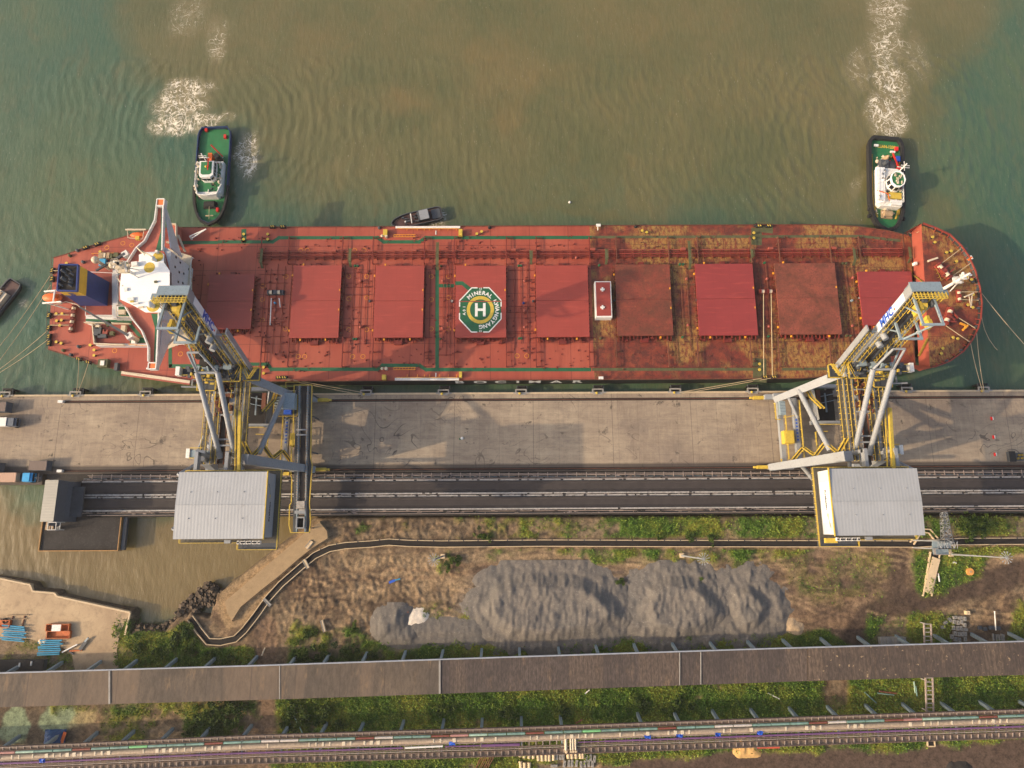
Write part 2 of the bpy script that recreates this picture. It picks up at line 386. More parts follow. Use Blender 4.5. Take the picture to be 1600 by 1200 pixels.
# ---------------------------------------------------------------- numpy field helpers
def vnoise(x, y, sc, octv=4, seed=0, rough=.55):
    r = np.random.default_rng(seed); T = r.random((256, 256)); out = np.zeros_like(x, dtype=float); a = 1.0; tot = 0
    for o in range(octv):
        u, v = x/sc+17.3*o+100, y/sc+9.1*o+100; i, j = np.floor(u).astype(int), np.floor(v).astype(int); fu, fv = u-i, v-j
        fu = fu*fu*(3-2*fu); fv = fv*fv*(3-2*fv); g = lambda p, q: T[p & 255, q & 255]
        out += a*((g(i, j)*(1-fu)+g(i+1, j)*fu)*(1-fv)+(g(i, j+1)*(1-fu)+g(i+1, j+1)*fu)*fv); tot += a; a *= rough; sc /= 2
    return out/tot
def inpoly(x, y, poly):
    r = np.zeros(x.shape, bool); n = len(poly)
    for k in range(n):
        x0, y0 = poly[k]; x1, y1 = poly[(k+1) % n]
        if y0 == y1: continue
        c = ((y0 > y) != (y1 > y)) & (x < (x1-x0)*(y-y0)/(y1-y0)+x0); r ^= c
    return r
def segdist(x, y, a, b):
    ax, ay = a; bx, by = b; dx, dy = bx-ax, by-ay; L = dx*dx+dy*dy+1e-9
    t = np.clip(((x-ax)*dx+(y-ay)*dy)/L, 0, 1); return np.hypot(x-ax-t*dx, y-ay-t*dy)
def polydist(x, y, poly):            # signed: positive inside
    d = np.full(x.shape, 1e9)
    for k in range(len(poly)): d = np.minimum(d, segdist(x, y, poly[k], poly[(k+1) % len(poly)]))
    return np.where(inpoly(x, y, poly), d, -d)
def linedist(x, y, pts):
    d = np.full(x.shape, 1e9)
    for a, b in zip(pts, pts[1:]): d = np.minimum(d, segdist(x, y, a, b))
    return d
def ss(v, a, b): t = np.clip((v-a)/(b-a), 0, 1); return t*t*(3-2*t)
def gridmesh(name, xs, ys, Z, m, attrs=None, kind=None, keep=None):
    nx, ny = len(xs), len(ys); X, Y = np.meshgrid(xs, ys)
    co = np.stack([X, Y, Z], -1).reshape(-1, 3).astype(np.float32)
    i = np.arange((nx-1)*(ny-1)); r, c = i//(nx-1), i % (nx-1); a = r*nx+c
    q = np.stack([a, a+1, a+nx+1, a+nx], -1)
    if keep is not None: q = q[keep.reshape(-1)[a]]
    me = bpy.data.meshes.new(name); me.vertices.add(len(co)); me.vertices.foreach_set('co', co.ravel())
    me.loops.add(q.size); me.loops.foreach_set('vertex_index', q.ravel().astype(np.int32))
    me.polygons.add(len(q)); me.polygons.foreach_set('loop_start', np.arange(0, q.size, 4, dtype=np.int32))
    me.update(calc_edges=True); me.polygons.foreach_set('use_smooth', np.ones(len(q), bool))
    for k, v in (attrs or {}).items():
        if v.ndim == 3:
            at = me.attributes.new(k, 'FLOAT_COLOR', 'POINT'); d = np.ones((nx*ny, 4), np.float32); d[:, :3] = v.reshape(-1, 3); at.data.foreach_set('color', d.ravel())
        else:
            at = me.attributes.new(k, 'FLOAT', 'POINT'); at.data.foreach_set('value', v.reshape(-1).astype(np.float32))
    me.materials.append(m); o = bpy.data.objects.new(name, me); COL.objects.link(o)
    if kind: o['kind'] = kind
    return o
def axis(lo, hi, st_, far0, far1):
    a = np.arange(lo, hi+st_/2, st_); l = []; p = lo; d = st_*2
    while p > far0: p -= d; d *= 1.5; l.append(p)
    h = []; p = a[-1]; d = st_*2
    while p < far1: p += d; d *= 1.5; h.append(p)
    return np.array(l[::-1]+list(a)+h)
P2 = lambda pts, z=3.0: [tuple(p) for p in Wp(pts, z)]

# ---------------------------------------------------------------- water
xs = axis(-185, 185, .7, -3000, 3000); ys = axis(-40, 165, .7, -200, 4000)
X, Y = np.meshgrid(xs, ys)
XD, YD = X+(vnoise(X, Y, 22, 4, 3)-.5)*16, Y+(vnoise(X, Y, 22, 4, 4)-.5)*16
brown = ss(polydist(XD, YD, P2([(190,-600),(195,30),(225,110),(300,150),(370,200),(430,300),(560,345),(700,345),(1000,345),(1330,345),(1400,250),(1480,130),(1540,30),(1560,-600)], 0)), -22, 14)
mid = ss(polydist(XD, YD, P2([(380,190),(620,230),(1000,200),(1300,260),(1345,420),(380,420)], 0)), -16, 20)
brown = brown*(1-.3*mid)
brown = np.maximum(brown, 1.6*ss(polydist(XD, YD, P2([(-900,770),(0,760),(60,800),(520,800),(560,900),(210,990),(-900,940)], 0)), -5, 6))
brown = np.maximum(brown, .55*ss(polydist(XD, YD, P2([(130,590),(420,590),(420,625),(130,625)], 0)), -6, 3))
brown = np.maximum(brown, .5*ss(polydist(XD, YD, P2([(1425,290),(1500,280),(1520,330),(1500,370),(1440,350)], 0)), -4, 4))
foam = np.zeros_like(X); XF_, YF_ = XD+(vnoise(X, Y, 7, 4, 13)-.5)*9, YD+(vnoise(X, Y, 7, 4, 14)-.5)*9
def blob(px, py, rx, ry, s, z=0):
    global foam
    c = W(px, py, 0); d = np.hypot((XF_*.6+X*.4-c.x)/(rx*.21), (YF_*.6+Y*.4-c.y)/(ry*.21)); foam = np.maximum(foam, s*(1-ss(d, .35, 1.15)))
for a in ((285,158,56,42,1.0),(262,195,44,32,1.0),(305,195,36,32,.9),(300,130,44,26,.95),(386,244,27,42,1.0),(350,188,22,14,.5),(322,190,26,16,.9),(300,185,24,20,1.0),(345,60,26,60,.4),(290,28,50,36,.42),(352,70,14,40,.55),
          (1385,205,30,18,1.0),(1380,180,42,42,1.0),(1390,130,44,50,.85),(1385,70,50,60,.72),(1385,10,52,60,.72),(1375,-60,60,70,.65),(1440,90,30,70,.35),(1340,110,30,60,.4),(686,338,17,17,1.0),(694,332,12,14,.9),(28,470,14,12,.5),(1345,285,14,30,.3)): blob(*a)
Zw = (vnoise(X, Y, 5, 3, 8)-.5)*.22+(.5+.5*np.sin((X+Y*.12+(vnoise(X, Y, 20, 4, 9)-.5)*16)*2*np.pi/3.4))**2*.09*ss(vnoise(X, Y, 30, 3, 10), .4, .6)
for px_, py_, rx_, ry_, s_ in ((640,150,60,30,.35),(820,120,70,40,.3),(900,330,60,16,.5),(985,262,22,30,.45),(590,272,30,12,.4),(760,90,40,60,.3),(1000,30,90,40,.25),(500,60,60,40,.3),(790,175,30,30,.4)):
    c = W(px_, py_, 0); brown += .75*s_*(1-ss(np.hypot((XF_-c.x)/(rx_*.24), (YF_-c.y)/(ry_*.24)), -.2, 1.4))
for px, py, lam, ph in ((345,200,4.0,0),(1385,200,4.4,1)):
    c = W(px, py, 0); d = np.hypot(X-c.x, Y-c.y) + (vnoise(X, Y, 18, 4, 5)-.5)*11
    Zw += (.5+.5*np.sin(d*2*np.pi/lam+ph))**2.5*.14*np.clip(1.3-d/90, 0, 1)*ss(vnoise(X, Y*.6, 14, 3, 6+px), .36, .62)
dense = (np.abs(X) < 184) & (Y > -39) & (Y < 164); Zw = np.where(dense, Zw, 0)
gridmesh('water', xs, ys, Zw, M['water'], dict(brown=brown, foam=foam), 'structure')

# ---------------------------------------------------------------- ground south of the jetty
GZ = 3.0
gx = axis(-185, 185, .42, -3000, 3000); gy = axis(-78, 10, .42, -2500, 11)
X, Y = np.meshgrid(gx, gy)
N1, N2, N3 = vnoise(X, Y, 11, 5, 21), vnoise(X, Y, 3.2, 4, 22), vnoise(X, Y, 26, 3, 23)
wx, wy = X+(vnoise(X, Y, 6, 4, 24)-.5)*4.5, Y+(vnoise(X, Y, 6, 4, 25)-.5)*4.5
LAND = [(2400,806),(1200,806),(494,808),(340,928),(325,965),(298,955),(275,968),(255,985),(212,985),(205,990),(204,957),(92,932),(88,926),(55,923),(50,914),(0,905),(-600,850),(-9000,600),(-9000,4000),(9000,4000),(9000,806)]
land = []
for a, b in LAND:
    p = W(max(-1500, min(3000, a)), max(600, min(1190, b)), GZ)
    land.append((p.x*(1 if abs(a) < 3000 else 3), p.y if b < 3000 else -2600))
ld = polydist(X, Y, land)
ld = ld + (N2-.5)*2.0*ss(-segdist(X, Y, W(215,985,3)[:2], W(335,940,3)[:2]), -14, -4)
Zg = -3+6*ss(ld, -2.2, .6)
C = lambda r, g, b: np.array(lin((r, g, b)))
col = C(128,110,88)*np.ones(X.shape+(1,))
def paint(mask, c, k=1.0):
    global col
    m_ = np.clip(mask*k, 0, 1)[..., None]; col = col*(1-m_)+C(*c)*m_
def pp(pts, soft=.8, wob=True): return ss(polydist(wx if wob else X, wy if wob else Y, P2(pts)), -soft, soft)
grass = np.zeros_like(X)
def green(mask, dens, thr=.5, w_=.12):
    global grass
    g = mask*ss(N1*.6+N2*.4, thr-w_, thr+w_)*dens; grass = np.maximum(grass, g)
paint(ss(N1, .36, .6), (108,88,70)); paint(ss(N2, .5, .7), (94,76,60), .8); paint(ss(vnoise(X*.3, Y*1.6, 3.2, 4, 77), .5, .66), (84,70,58), .6); paint(ss(vnoise(X, Y, 1.5, 3, 31), .55, .75), (172,142,108), .5)
wide = lambda y0, y1, x0=-300, x1=1900: [(x0,y0),(x1,y0),(x1,y1),(x0,y1)]
paint(pp([(800,862),(1230,868),(1240,900),(1100,905),(900,900),(740,915),(560,930),(540,870)], 2), (158,134,104), .7)
paint(pp([(1190,870),(1340,850),(1420,870),(1390,990),(1300,1005),(1220,990)], 2), (138,112,90), .5)
paint(pp([(1520,870),(1600,850),(1640,870),(1600,900),(1480,925),(1500,900)], 1.5), (176,146,110), .6)
paint(pp([(340,950),(345,925),(470,833),(500,812),(515,835),(515,848),(480,870),(420,928),(388,972),(355,985)], .6, False), (164,138,104), .8)
paint(pp([(0,1000),(210,960),(200,1050),(0,1060),(-600,1100),(-600,850),(0,900)], .8, False), (184,158,124), .92)
paint(pp([(60,1000),(120,990),(130,1050),(-100,1070),(-100,1000)], 2), (112,96,80), .7)
for a, b, rx, ry in ((758,897,24,12),(718,888,10,8),(960,890,14,9),(1030,885,28,9),(990,900,20,6),(1195,903,38,9),(1290,916,62,10),(1322,930,11,13),(1210,890,18,8),(1150,880,20,5)):
    c = W(a, b, GZ); d = np.hypot((wx-c.x)/(rx*.2), (wy-c.y)/(ry*.2)); paint(1-ss(d, .7, 1.15), (84,68,60), .85)
def lane(pts, w_, c, k): paint(1-ss(linedist(X+(N2-.5)*3, Y+(N2-.5)*3, P2(pts)), w_*.6, w_*1.15), c, k)
lane([(1700,870),(1600,893),(1520,918),(1440,938),(1390,948),(1355,965),(1332,1000),(1325,1040)], 3.8, (76,62,54), .95)
lane([(1404,868),(1404,945)], 3.0, (84,69,59), .9); lane([(1290,1100),(1262,1070),(1300,1055),(1330,1050)], 2.2, (116,92,72), .8)
lane([(415,980),(412,1040),(405,1200)], 3.6, (128,104,84), .9); lane([(145,1040),(140,1110),(135,1160)], 2.6, (128,104,82), .7)
for off in (-1.1, 1.1):                                            # wheel ruts in the sand road
    d = linedist(X, Y+off+(N1-.5)*3, P2([(520,905),(700,895),(850,885),(1000,880),(1200,900),(1350,935)])); paint(1-ss(d, .3, .7), (132,104,80), .45)
# gravel spread thinly round the heaps, tyre tracks and stains
paint(pp([(735,910),(800,893),(960,895),(1100,903),(1200,915),(1212,960),(1190,1000),(1040,1015),(740,1012),(600,1012),(580,985),(610,960),(700,965)], 3), (122,113,104), .8)
rg3 = np.random.default_rng(5)
for k_ in range(150):
    a0 = rg3.uniform(430, 1580); b0 = rg3.uniform(852, 985); L_ = rg3.uniform(30, 150); an = rg3.normal()*.25+(.5 if a0 < 700 else 0)
    pts_ = [(a0+L_*t_*math.cos(an+.35*k_ % 1*t_), b0+L_*t_*math.sin(an)*(.6)+8*math.sin(t_*3+k_)) for t_ in np.linspace(0, 1, 7)]
    for off in (-.9, .9):
        W_ = P2(pts_); d = linedist(X, Y+off, W_); paint(1-ss(d, .18, .55), (88,72,60) if k_ % 3 else (166,140,108), .55)
for k_ in range(26):
    c = W(rg3.uniform(420, 1590), rg3.uniform(812, 1000), GZ); rx, ry = rg3.uniform(1.2, 4.5), rg3.uniform(.6, 1.8); d = np.hypot((wx-c.x)/rx, (wy-c.y)/ry); paint(1-ss(d, .6, 1.15), (80,66,56), .6)
# vegetation areas
green(pp(wide(802,846,810), 1), 1.1, .44); green(pp(wide(802,846,520,810), 1), .9, .54)
green(pp([(850,848),(1290,850),(1200,880),(1000,868),(950,880),(850,862)], 1.2), .9, .45); green(pp([(1200,850),(1400,850),(1380,960),(1230,940)], 2), .35, .56)
green(pp([(700,845),(850,850),(760,880),(690,895),(670,870)], 1.5), 1, .50)
green(pp([(1020,850),(1180,850),(1190,880),(1080,880),(1000,872)], 2), 1.2, .42)
green(pp([(1428,850),(1700,840),(1620,862),(1545,868),(1530,900),(1470,930),(1440,935),(1425,920)], 1.2), 1.2, .40)
green(pp([(1280,848),(1400,850),(1380,900),(1300,880)], 2), .3, .56)
green(pp([(1355,965),(1500,955),(1480,1005),(1700,1005),(1700,940),(1590,930),(1570,1000),(1350,1020)], 1), 1.2, .42)
green(pp([(450,1010),(600,995),(760,1005),(1300,988),(1340,1020),(1700,995),(1700,1030),(440,1050)], 1.2), 1.3, .40)
green(pp([(185,960),(270,985),(300,970),(330,1005),(400,1015),(400,1045),(180,1050)], .8), 1.5, .33)
green(pp([(460,965),(490,985),(560,985),(590,1010),(590,1040),(445,1045)], 1.5), 1.4, .42)
green(pp([(660,945),(735,945),(740,970),(660,970)], 1.5), 1.1, .48)
green(pp([(-300,990),(60,1000),(130,1030),(130,1050),(-300,1060)], 2), 1, .50)
green(pp(wide(1045,1190,432,1290), 1.5), 1.7, .34); green(pp(wide(1045,1190,1330,2200), 1.5), 1.7, .34)
green(pp(wide(1100,1180,1240,1400), 3), .9, .42)
green(pp([(165,1105),(400,1095),(395,1160),(160,1170)], 2), 1.2, .43); green(pp([(80,1100),(150,1100),(150,1112),(80,1112)], 1), 1, .4)
green(pp([(430,1180),(830,1160),(830,1300),(430,1300)], 1.5), 1.5, .38)
paint(pp([(-400,1105),(120,1105),(135,1180),(-400,1200)], 2), (100,88,74), .9)
for a, b, rx, ry in ((22,1134,22,30),(92,1122,30,20)):
    c = W(a, b, GZ); d = np.hypot((wx-c.x)/(rx*.2), (wy-c.y)/(ry*.2)); paint(1-ss(d, .8, 1.0), (142,156,124), .9)
paint(pp([(118,1105),(150,1108),(148,1135),(112,1135)], 1), (186,168,120), .6)
road = pp([(930,1215),(960,1192),(1050,1186),(1150,1172),(1260,1175),(1420,1165),(1600,1155),(2500,1140),(2500,1600),(930,1600)], 1.5)
paint(road, (88,72,63), .95); grass *= 1-road
paint(pp([(-600,1215),(400,1205),(400,1500),(-600,1500)], 2), (88,74,64), .8)
far = ss(-Y, 75, 90); grass = grass*(1-far)
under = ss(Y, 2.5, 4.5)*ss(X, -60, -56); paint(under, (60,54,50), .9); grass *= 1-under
canal_px = [(1700,843),(1600,845.5),(1500,846),(1432,850),(1300,849.5),(1200,849.5),(1000,849),(850,848.5),(690,850),(640,849),(608,847),(580,850),(540,852.5),(515,857),(492,868),(470,886),(440,912),(420,934),(400,962),(382,985),(368,998),(345,1003),(326,1002),(312,985),(298,965)]
cd_ = linedist(X, Y, P2(canal_px)); grass *= ss(cd_, 1.2, 2.2)
tone = vnoise(X, Y, 7, 4, 41); gcol = C(70,94,32)*(1-ss(tone, .35, .65))[..., None]+C(120,118,46)*ss(tone, .35, .65)[..., None]
gm = np.clip(grass*1.1, 0, 1)[..., None]; col = col*(1-gm)+gcol*gm
fur = np.abs(vnoise(wx*.8+wy*.35, wy*.45-wx*.2, 1.15, 3, 51)-.5)*2; chop = vnoise(X, Y, .9, 3, 52)
rough_zone = np.maximum(pp([(515,812),(820,812),(830,845),(515,850)], 2), pp([(400,900),(520,860),(700,860),(720,940),(640,1000),(400,1010)], 3))
flatzone = np.maximum(pp([(0,1000),(210,960),(200,1050),(0,1060),(-600,1100),(-600,850),(0,900)], .8, False), road)
Zg += np.where(ld > 0, (N2-.5)*.5*(1-.85*flatzone)+(chop-.5)*.14*(1-.8*flatzone) - rough_zone*(1-ss(fur, .0, .5))*.38 + gm[..., 0]*chop*.5, 0)
Zg = np.where((cd_ < 1.0) & (ld > 0), np.minimum(Zg, 3.05), Zg); Zg = np.where(under > .3, np.minimum(Zg, 2.9), Zg)
paint(1-ss(ld, -.5, 1.2), (92,80,64), .8)
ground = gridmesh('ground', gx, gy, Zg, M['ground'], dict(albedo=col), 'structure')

M['bank'] = flat('compacted_sand_bank', (158,134,102), .95, .16, .5, dirt=(124,102,78), bump=.5)
o = MB().prism(P2([(347,938),(476,828),(499,811),(514,829),(515,842),(490,858),(468,875),(440,901),(414,922),(378,952),(362,976),(352,958)], GZ+1.1), GZ-3, GZ+1.1, P2([(351,940),(478,831),(499,815),(511,830),(512,841),(488,856),(466,873),(438,898),(411,919),(376,948),(362,970),(355,957)], GZ+1.1)).build('sand_bank', M['bank']); o['kind'] = 'structure'
# ---------------------------------------------------------------- leaves
def leafmesh(name, pts, size, cols, m, up=.6):
    n = len(pts); a = RNG.normal(size=(n, 3)); nz = np.stack([RNG.normal(size=n)*.6, RNG.normal(size=n)*.6, np.ones(n)*up], -1); nz /= np.linalg.norm(nz, axis=1)[:, None]
    a -= (a*nz).sum(1)[:, None]*nz; a /= np.linalg.norm(a, axis=1)[:, None]; b = np.cross(nz, a); s_ = (size*(.6+.8*RNG.random(n)))[:, None] if np.isscalar(size) else size[:, None]
    q = np.stack([pts-a*s_, pts-b*s_*.55, pts+a*s_, pts+b*s_*.55], 1).reshape(-1, 3).astype(np.float32)
    me = bpy.data.meshes.new(name); me.vertices.add(4*n); me.vertices.foreach_set('co', q.ravel()); me.loops.add(4*n)
    me.loops.foreach_set('vertex_index', np.arange(4*n, dtype=np.int32)); me.polygons.add(n); me.polygons.foreach_set('loop_start', np.arange(0, 4*n, 4, dtype=np.int32)); me.update(calc_edges=True)
    at = me.attributes.new('albedo', 'FLOAT_COLOR', 'POINT'); d = np.ones((4*n, 4), np.float32); d[:, :3] = np.repeat(cols, 4, 0); at.data.foreach_set('color', d.ravel())
    me.materials.append(m); return me
inner = (np.abs(X) < 184) & (Y > -77) & (Y < 9)
wt = (grass**1.3*inner).ravel(); idx = RNG.choice(wt.size, size=125000, p=wt/wt.sum())
bx_ = X.ravel()[idx]+RNG.uniform(-.3, .3, len(idx)); by_ = Y.ravel()[idx]+RNG.uniform(-.3, .3, len(idx))
hum = vnoise(bx_, by_, 2.6, 3, 61); hh = np.clip(hum-.35, 0, 1)*2.4*np.clip(grass.ravel()[idx], .2, 1)+.1
pts = np.stack([bx_, by_, Zg.ravel()[idx]+hh*(.35+.65*RNG.random(len(idx)))], -1)
tn = (vnoise(bx_, by_, 7, 4, 41)*.6+vnoise(bx_, by_, 1.7, 2, 62)*.4+RNG.normal(size=len(idx))*.1)
k_ = ss(tn, .34, .68)[:, None]; cols = C(72,104,36)*(1-k_)+C(124,138,54)*k_
me = leafmesh('undergrowth', pts, .24, cols, M['leaf']); o = bpy.data.objects.new('undergrowth', me); COL.objects.link(o)
tag(o, 'rough green grass and weeds covering the ground between the jetty and the gallery', 'undergrowth', kind='stuff')
# shrubs
def shrub_mesh(seed, n=900):
    r = np.random.default_rng(seed); c = r.normal(size=(14, 3))*[.55, .55, .22]+[0, 0, .62]; rad = r.uniform(.28, .5, 14)
    k = r.integers(0, 14, n); d = r.normal(size=(n, 3)); d /= np.linalg.norm(d, axis=1)[:, None]; d[:, 2] = np.abs(d[:, 2])*.9
    p = c[k]+d*rad[k][:, None]*(r.random(n)[:, None]**.35); t = np.clip(r.normal(size=n)*.2+(k % 5)/5, 0, 1)[:, None]
    return leafmesh('shrub', p*[2.2, 2.2, 1.9], .27, C(36,60,24)*(1-t)+C(88,104,38)*t, M['leaf'])
SHM = [shrub_mesh(i) for i in range(4)]
def shrub(px, py, s, label):
    s *= .7; o = bpy.data.objects.new('shrub', SHM[int(px) % 4]); COL.objects.link(o); p = W(px, py, GZ); o.location = p; o.scale = (s, s, s*.9); o.rotation_euler.z = px*.37
    return tag(o, label, 'shrub', 'shrubs on the waste ground')
cnt_ = {}
for px, py, s in ((218,1012,1.3),(246,1018,1.0),(275,1000,1.4),(292,985,1.5),(300,1012,1.3),(330,1022,1.2),(362,1028,1.0),(318,1120,1.8),(345,1112,1.9),(340,1138,1.9),(372,1105,1.7),(362,1132,1.6),(300,1142,1.2),
                  (470,1022,1.8),(492,1032,1.5),(484,990,1.0),(515,1028,1.5),(545,1018,1.3),(560,1035,1.6),(582,1027,1.5),(640,1035,1.0),(556,980,.9),(460,1108,1.7),(478,1125,1.6),(505,1112,1.5),(530,1132,1.4),(450,1130,1.4),
                  (712,873,1.1),(700,884,.9),(755,838,1.0),(968,908,.8),(1092,912,1.0),(1060,913,.7),(1505,816,1.2),(1522,820,1.3),(1538,816,1.1),(1515,832,1.2),(1532,828,1.1),(1080,838,1.0),(1110,840,.9),(1030,838,.9),(1590,1110,1.4),(1000,1098,1.5),(1055,1100,1.5),(880,1108,1.3),(790,1112,1.3),(690,1108,1.4)):
    zone = 'by the basin shore' if px < 400 and py < 1040 else 'between gallery and pipe rack' if py > 1050 else 'beside the channel' if py < 900 else 'north of the gallery'
    size_ = 'Tall dark' if s >= 1.7 else 'Rounded' if s >= 1.3 else 'Small'
    cnt_.setdefault(zone, []).append((px, py, s, size_))
for zone, L_ in cnt_.items():
    for i, (px, py, s, size_) in enumerate(sorted(L_)): shrub(px, py, s, f"{size_} green shrub {zone}, {ORD[i]} from the west of those there")
# riprap
def stones():
    vs, fs = [], []; cube = [(-1,-1,-1),(1,-1,-1),(1,1,-1),(-1,1,-1),(-1,-1,1),(1,-1,1),(1,1,1),(-1,1,1)]; cf = [(3,2,1,0),(4,5,6,7),(0,1,5,4),(1,2,6,5),(2,3,7,6),(3,0,4,7)]
    zone = P2([(328,908),(350,925),(338,948),(318,945),(305,962),(280,975),(262,990),(235,988),(212,990),(216,975),(250,980),(272,968),(282,945),(305,925)], 1.5)
    bxn = [min(p[i] for p in zone) for i in (0, 1)]; bxx = [max(p[i] for p in zone) for i in (0, 1)]; n = 0
    while n < 620:
        x, y = random.uniform(bxn[0], bxx[0]), random.uniform(bxn[1], bxx[1])
        if not inpoly(np.array([x]), np.array([y]), zone)[0]: continue
        s_ = random.uniform(.25, .62); R = Matrix.Rotation(random.random()*6, 3, 'Z') @ Matrix.Rotation(random.random()*6, 3, 'X'); b = len(vs)
        z = random.uniform(.2, 2.6)
        for c in cube: p = R @ (Vector(c)*s_*random.uniform(.7, 1.15)); vs.append((x+p.x, y+p.y, z+p.z*.8))
        fs += [tuple(i+b for i in f) for f in cf]; n += 1
    m_ = MB(); m_.add(vs, fs); return m_
tag(stones().build('riprap', M['rock']), 'dark rock riprap piled along the shore at the corner of the basin', 'rocks', kind='stuff')

# gravel heaps: height fields at the angle of repose
def heap(name, outline, crests, slope, label, seed, m, res=.45, gro=.5, plate=()):
    P = P2(outline); x0, x1 = min(p[0] for p in P)-2, max(p[0] for p in P)+2; y0, y1 = min(p[1] for p in P)-2, max(p[1] for p in P)+2
    xs_, ys_ = np.arange(x0, x1, res), np.arange(y0, y1, res); X_, Y_ = np.meshgrid(xs_, ys_)
    a_ = X_+(vnoise(X_, Y_, 4, 3, seed)-.5)*1.6; b_ = Y_+(vnoise(X_, Y_, 4, 3, seed+1)-.5)*1.2; Z = np.full(X_.shape, -5.0)
    for pa, pb, H in crests:
        d = segdist(a_, b_, W(*pa, GZ)[:2], W(*pb, GZ)[:2]); Z = np.maximum(Z, H-slope*np.sqrt(d*d+.8))
    for pl_, H in plate:
        d = polydist(a_, b_, P2(pl_)); H *= .7; Z = np.maximum(Z, H-slope*.86*np.maximum(0, .3-d)-.12*np.maximum(0, d)+(vnoise(X_, Y_, 5, 3, seed+6)-.5)*1.2*ss(d, -1, 2))
    if plate:
        da = np.full(X_.shape, 1e9)
        for pl_, H in plate: da = np.minimum(da, -polydist(a_, b_, P2(pl_)))
        Z = np.maximum(Z, 1.0-.26*np.maximum(0, da-5.0)+(vnoise(X_, Y_, 2.2, 4, seed+12)-.5)*1.1)
    gul = np.abs(vnoise(X_, Y_*.22, 2.6, 3, seed+2)-.5)*2; Z += -.4*gro*(1-ss(gul, 0, .5))*ss(Z, 0, 2)*ss(vnoise(X_, Y_, 9, 2, seed+9), .4, .65)-.3*(1-ss(np.abs(vnoise(X_, Y_*.3, 1.1, 2, seed+5)-.5)*2, 0, .5))*ss(Z, 0, 1.5)+(vnoise(X_, Y_, 1.2, 3, seed+3)-.5)*.3
    keep = Z > -.3
    o_ = gridmesh(name, xs_, ys_, Z+GZ, m, None, None, keep); return tag(o_, label, 'gravel heap', 'grey gravel heaps')
heap('gravel_heap', [(715,885),(1000,885),(1000,1025),(715,1025)], [], .68, 'long grey gravel heap with fluted slopes, the westernmost and biggest', 71, M['gravel'], plate=[([(772,950),(785,925),(830,914),(900,918),(928,930),(952,955),(925,972),(860,982),(800,980)], 4.8)])
heap('gravel_heap', [(940,885),(1140,885),(1140,1020),(940,1020)], [], .68, 'grey gravel heap with a conical west end, in the middle of the three', 81, M['gravel'], plate=[([(1014,950),(1024,926),(1050,916),(1085,922),(1118,955),(1095,972),(1050,982),(1026,975)], 4.5)])
heap('gravel_heap', [(1090,885),(1260,885),(1260,1020),(1090,1020)], [], .68, 'grey gravel heap at the east end beside the dark mud road', 91, M['gravel'], plate=[([(1148,950),(1152,932),(1168,926),(1190,948),(1180,966),(1160,974)], 3.7)])
heap('gravel_heap', [(580,950),(670,950),(670,1020),(580,1020)], [((606,975),(618,970),3.0),((612,990),(640,992),2.2)], .55, 'small low gravel heap west of the white spoil pile', 95, M['gravel'])
heap('gravel_heap', [(610,960),(770,960),(770,1030),(610,1030)], [((650,985),(745,985),1.3),((640,1000),(750,1000),1.0)], .35, 'flat apron of gravel between the small heap and the long heap', 97, M['gravel'])
M['lime'] = flat('white_spoil', (222,208,190), .9, .2, 2, bump=.4); M['sand'] = flat('yellow_sand', (200,158,100), .95, .2, 1.5, bump=.4)
tag(heap('spoil_pile', [(630,950),(670,950),(670,985),(630,985)], [((642,970),(656,968),1.3)], .5, 'x', 33, M['lime'], .3, .1), 'small white spoil pile on the grey gravel', 'spoil pile')
tag(heap('spoil_pile', [(1225,960),(1260,960),(1260,1000),(1225,1000)], [((1240,978),(1246,982),1.2)], .5, 'x', 35, flat('pale_rubble', (176,152,122), .9, .3, 2), .3, .1), 'pale rubble pile just north of the gallery shadow', 'spoil pile')
tag(heap('sand_pile', [(1140,1150),(1190,1150),(1190,1190),(1140,1190)], [((1160,1165),(1172,1166),1.9)], .55, 'x', 37, M['sand'], .3, .1), 'yellow sand pile beside the red container south of the pipe rack', 'sand pile')
tag(heap('coal_pile', [(1460,1180),(1540,1180),(1540,1240),(1460,1240)], [((1490,1206),(1510,1206),1.6)], .6, 'x', 39, M['coal'], .4, .2), 'dark coal pile at the bottom edge of the photo', 'coal pile')
for o_ in bpy.data.objects:
    if o_.name.startswith(('spoil_pile', 'sand_pile', 'coal_pile')) and 'group' in o_: del o_['group']
# ================================================================ jetty
QZ = 3.6
yq0 = W(800, 613, QZ).y; yq1 = W(800, 737, QZ).y            # north face, south edge of the paved deck
xl = W(65, 757, QZ).x
m = MB(); m.bx(-420, 420, yq1, yq0, 1.6, QZ); quay = m.build('jetty_deck', M['quay']); quay['kind'] = 'structure'
m = MB(); m.bx(-420, xl, W(60, 757, QZ).y, yq1, 1.6, QZ-.004)
o = m.build('jetty_apron', M['quay']); o['kind'] = 'structure'
m = MB()
for x in np.arange(-400, 400, 6.2): m.bx(x-.5, x+.5, yq0-1.4, yq0-.5, -4, 1.6); m.bx(x-.5, x+.5, yq1+1, yq1+2, -4, 1.6)
o = m.build('jetty_piles', M['concrete']); tag(o, 'rows of concrete piles carrying the jetty deck over the water', 'piles', kind='stuff')
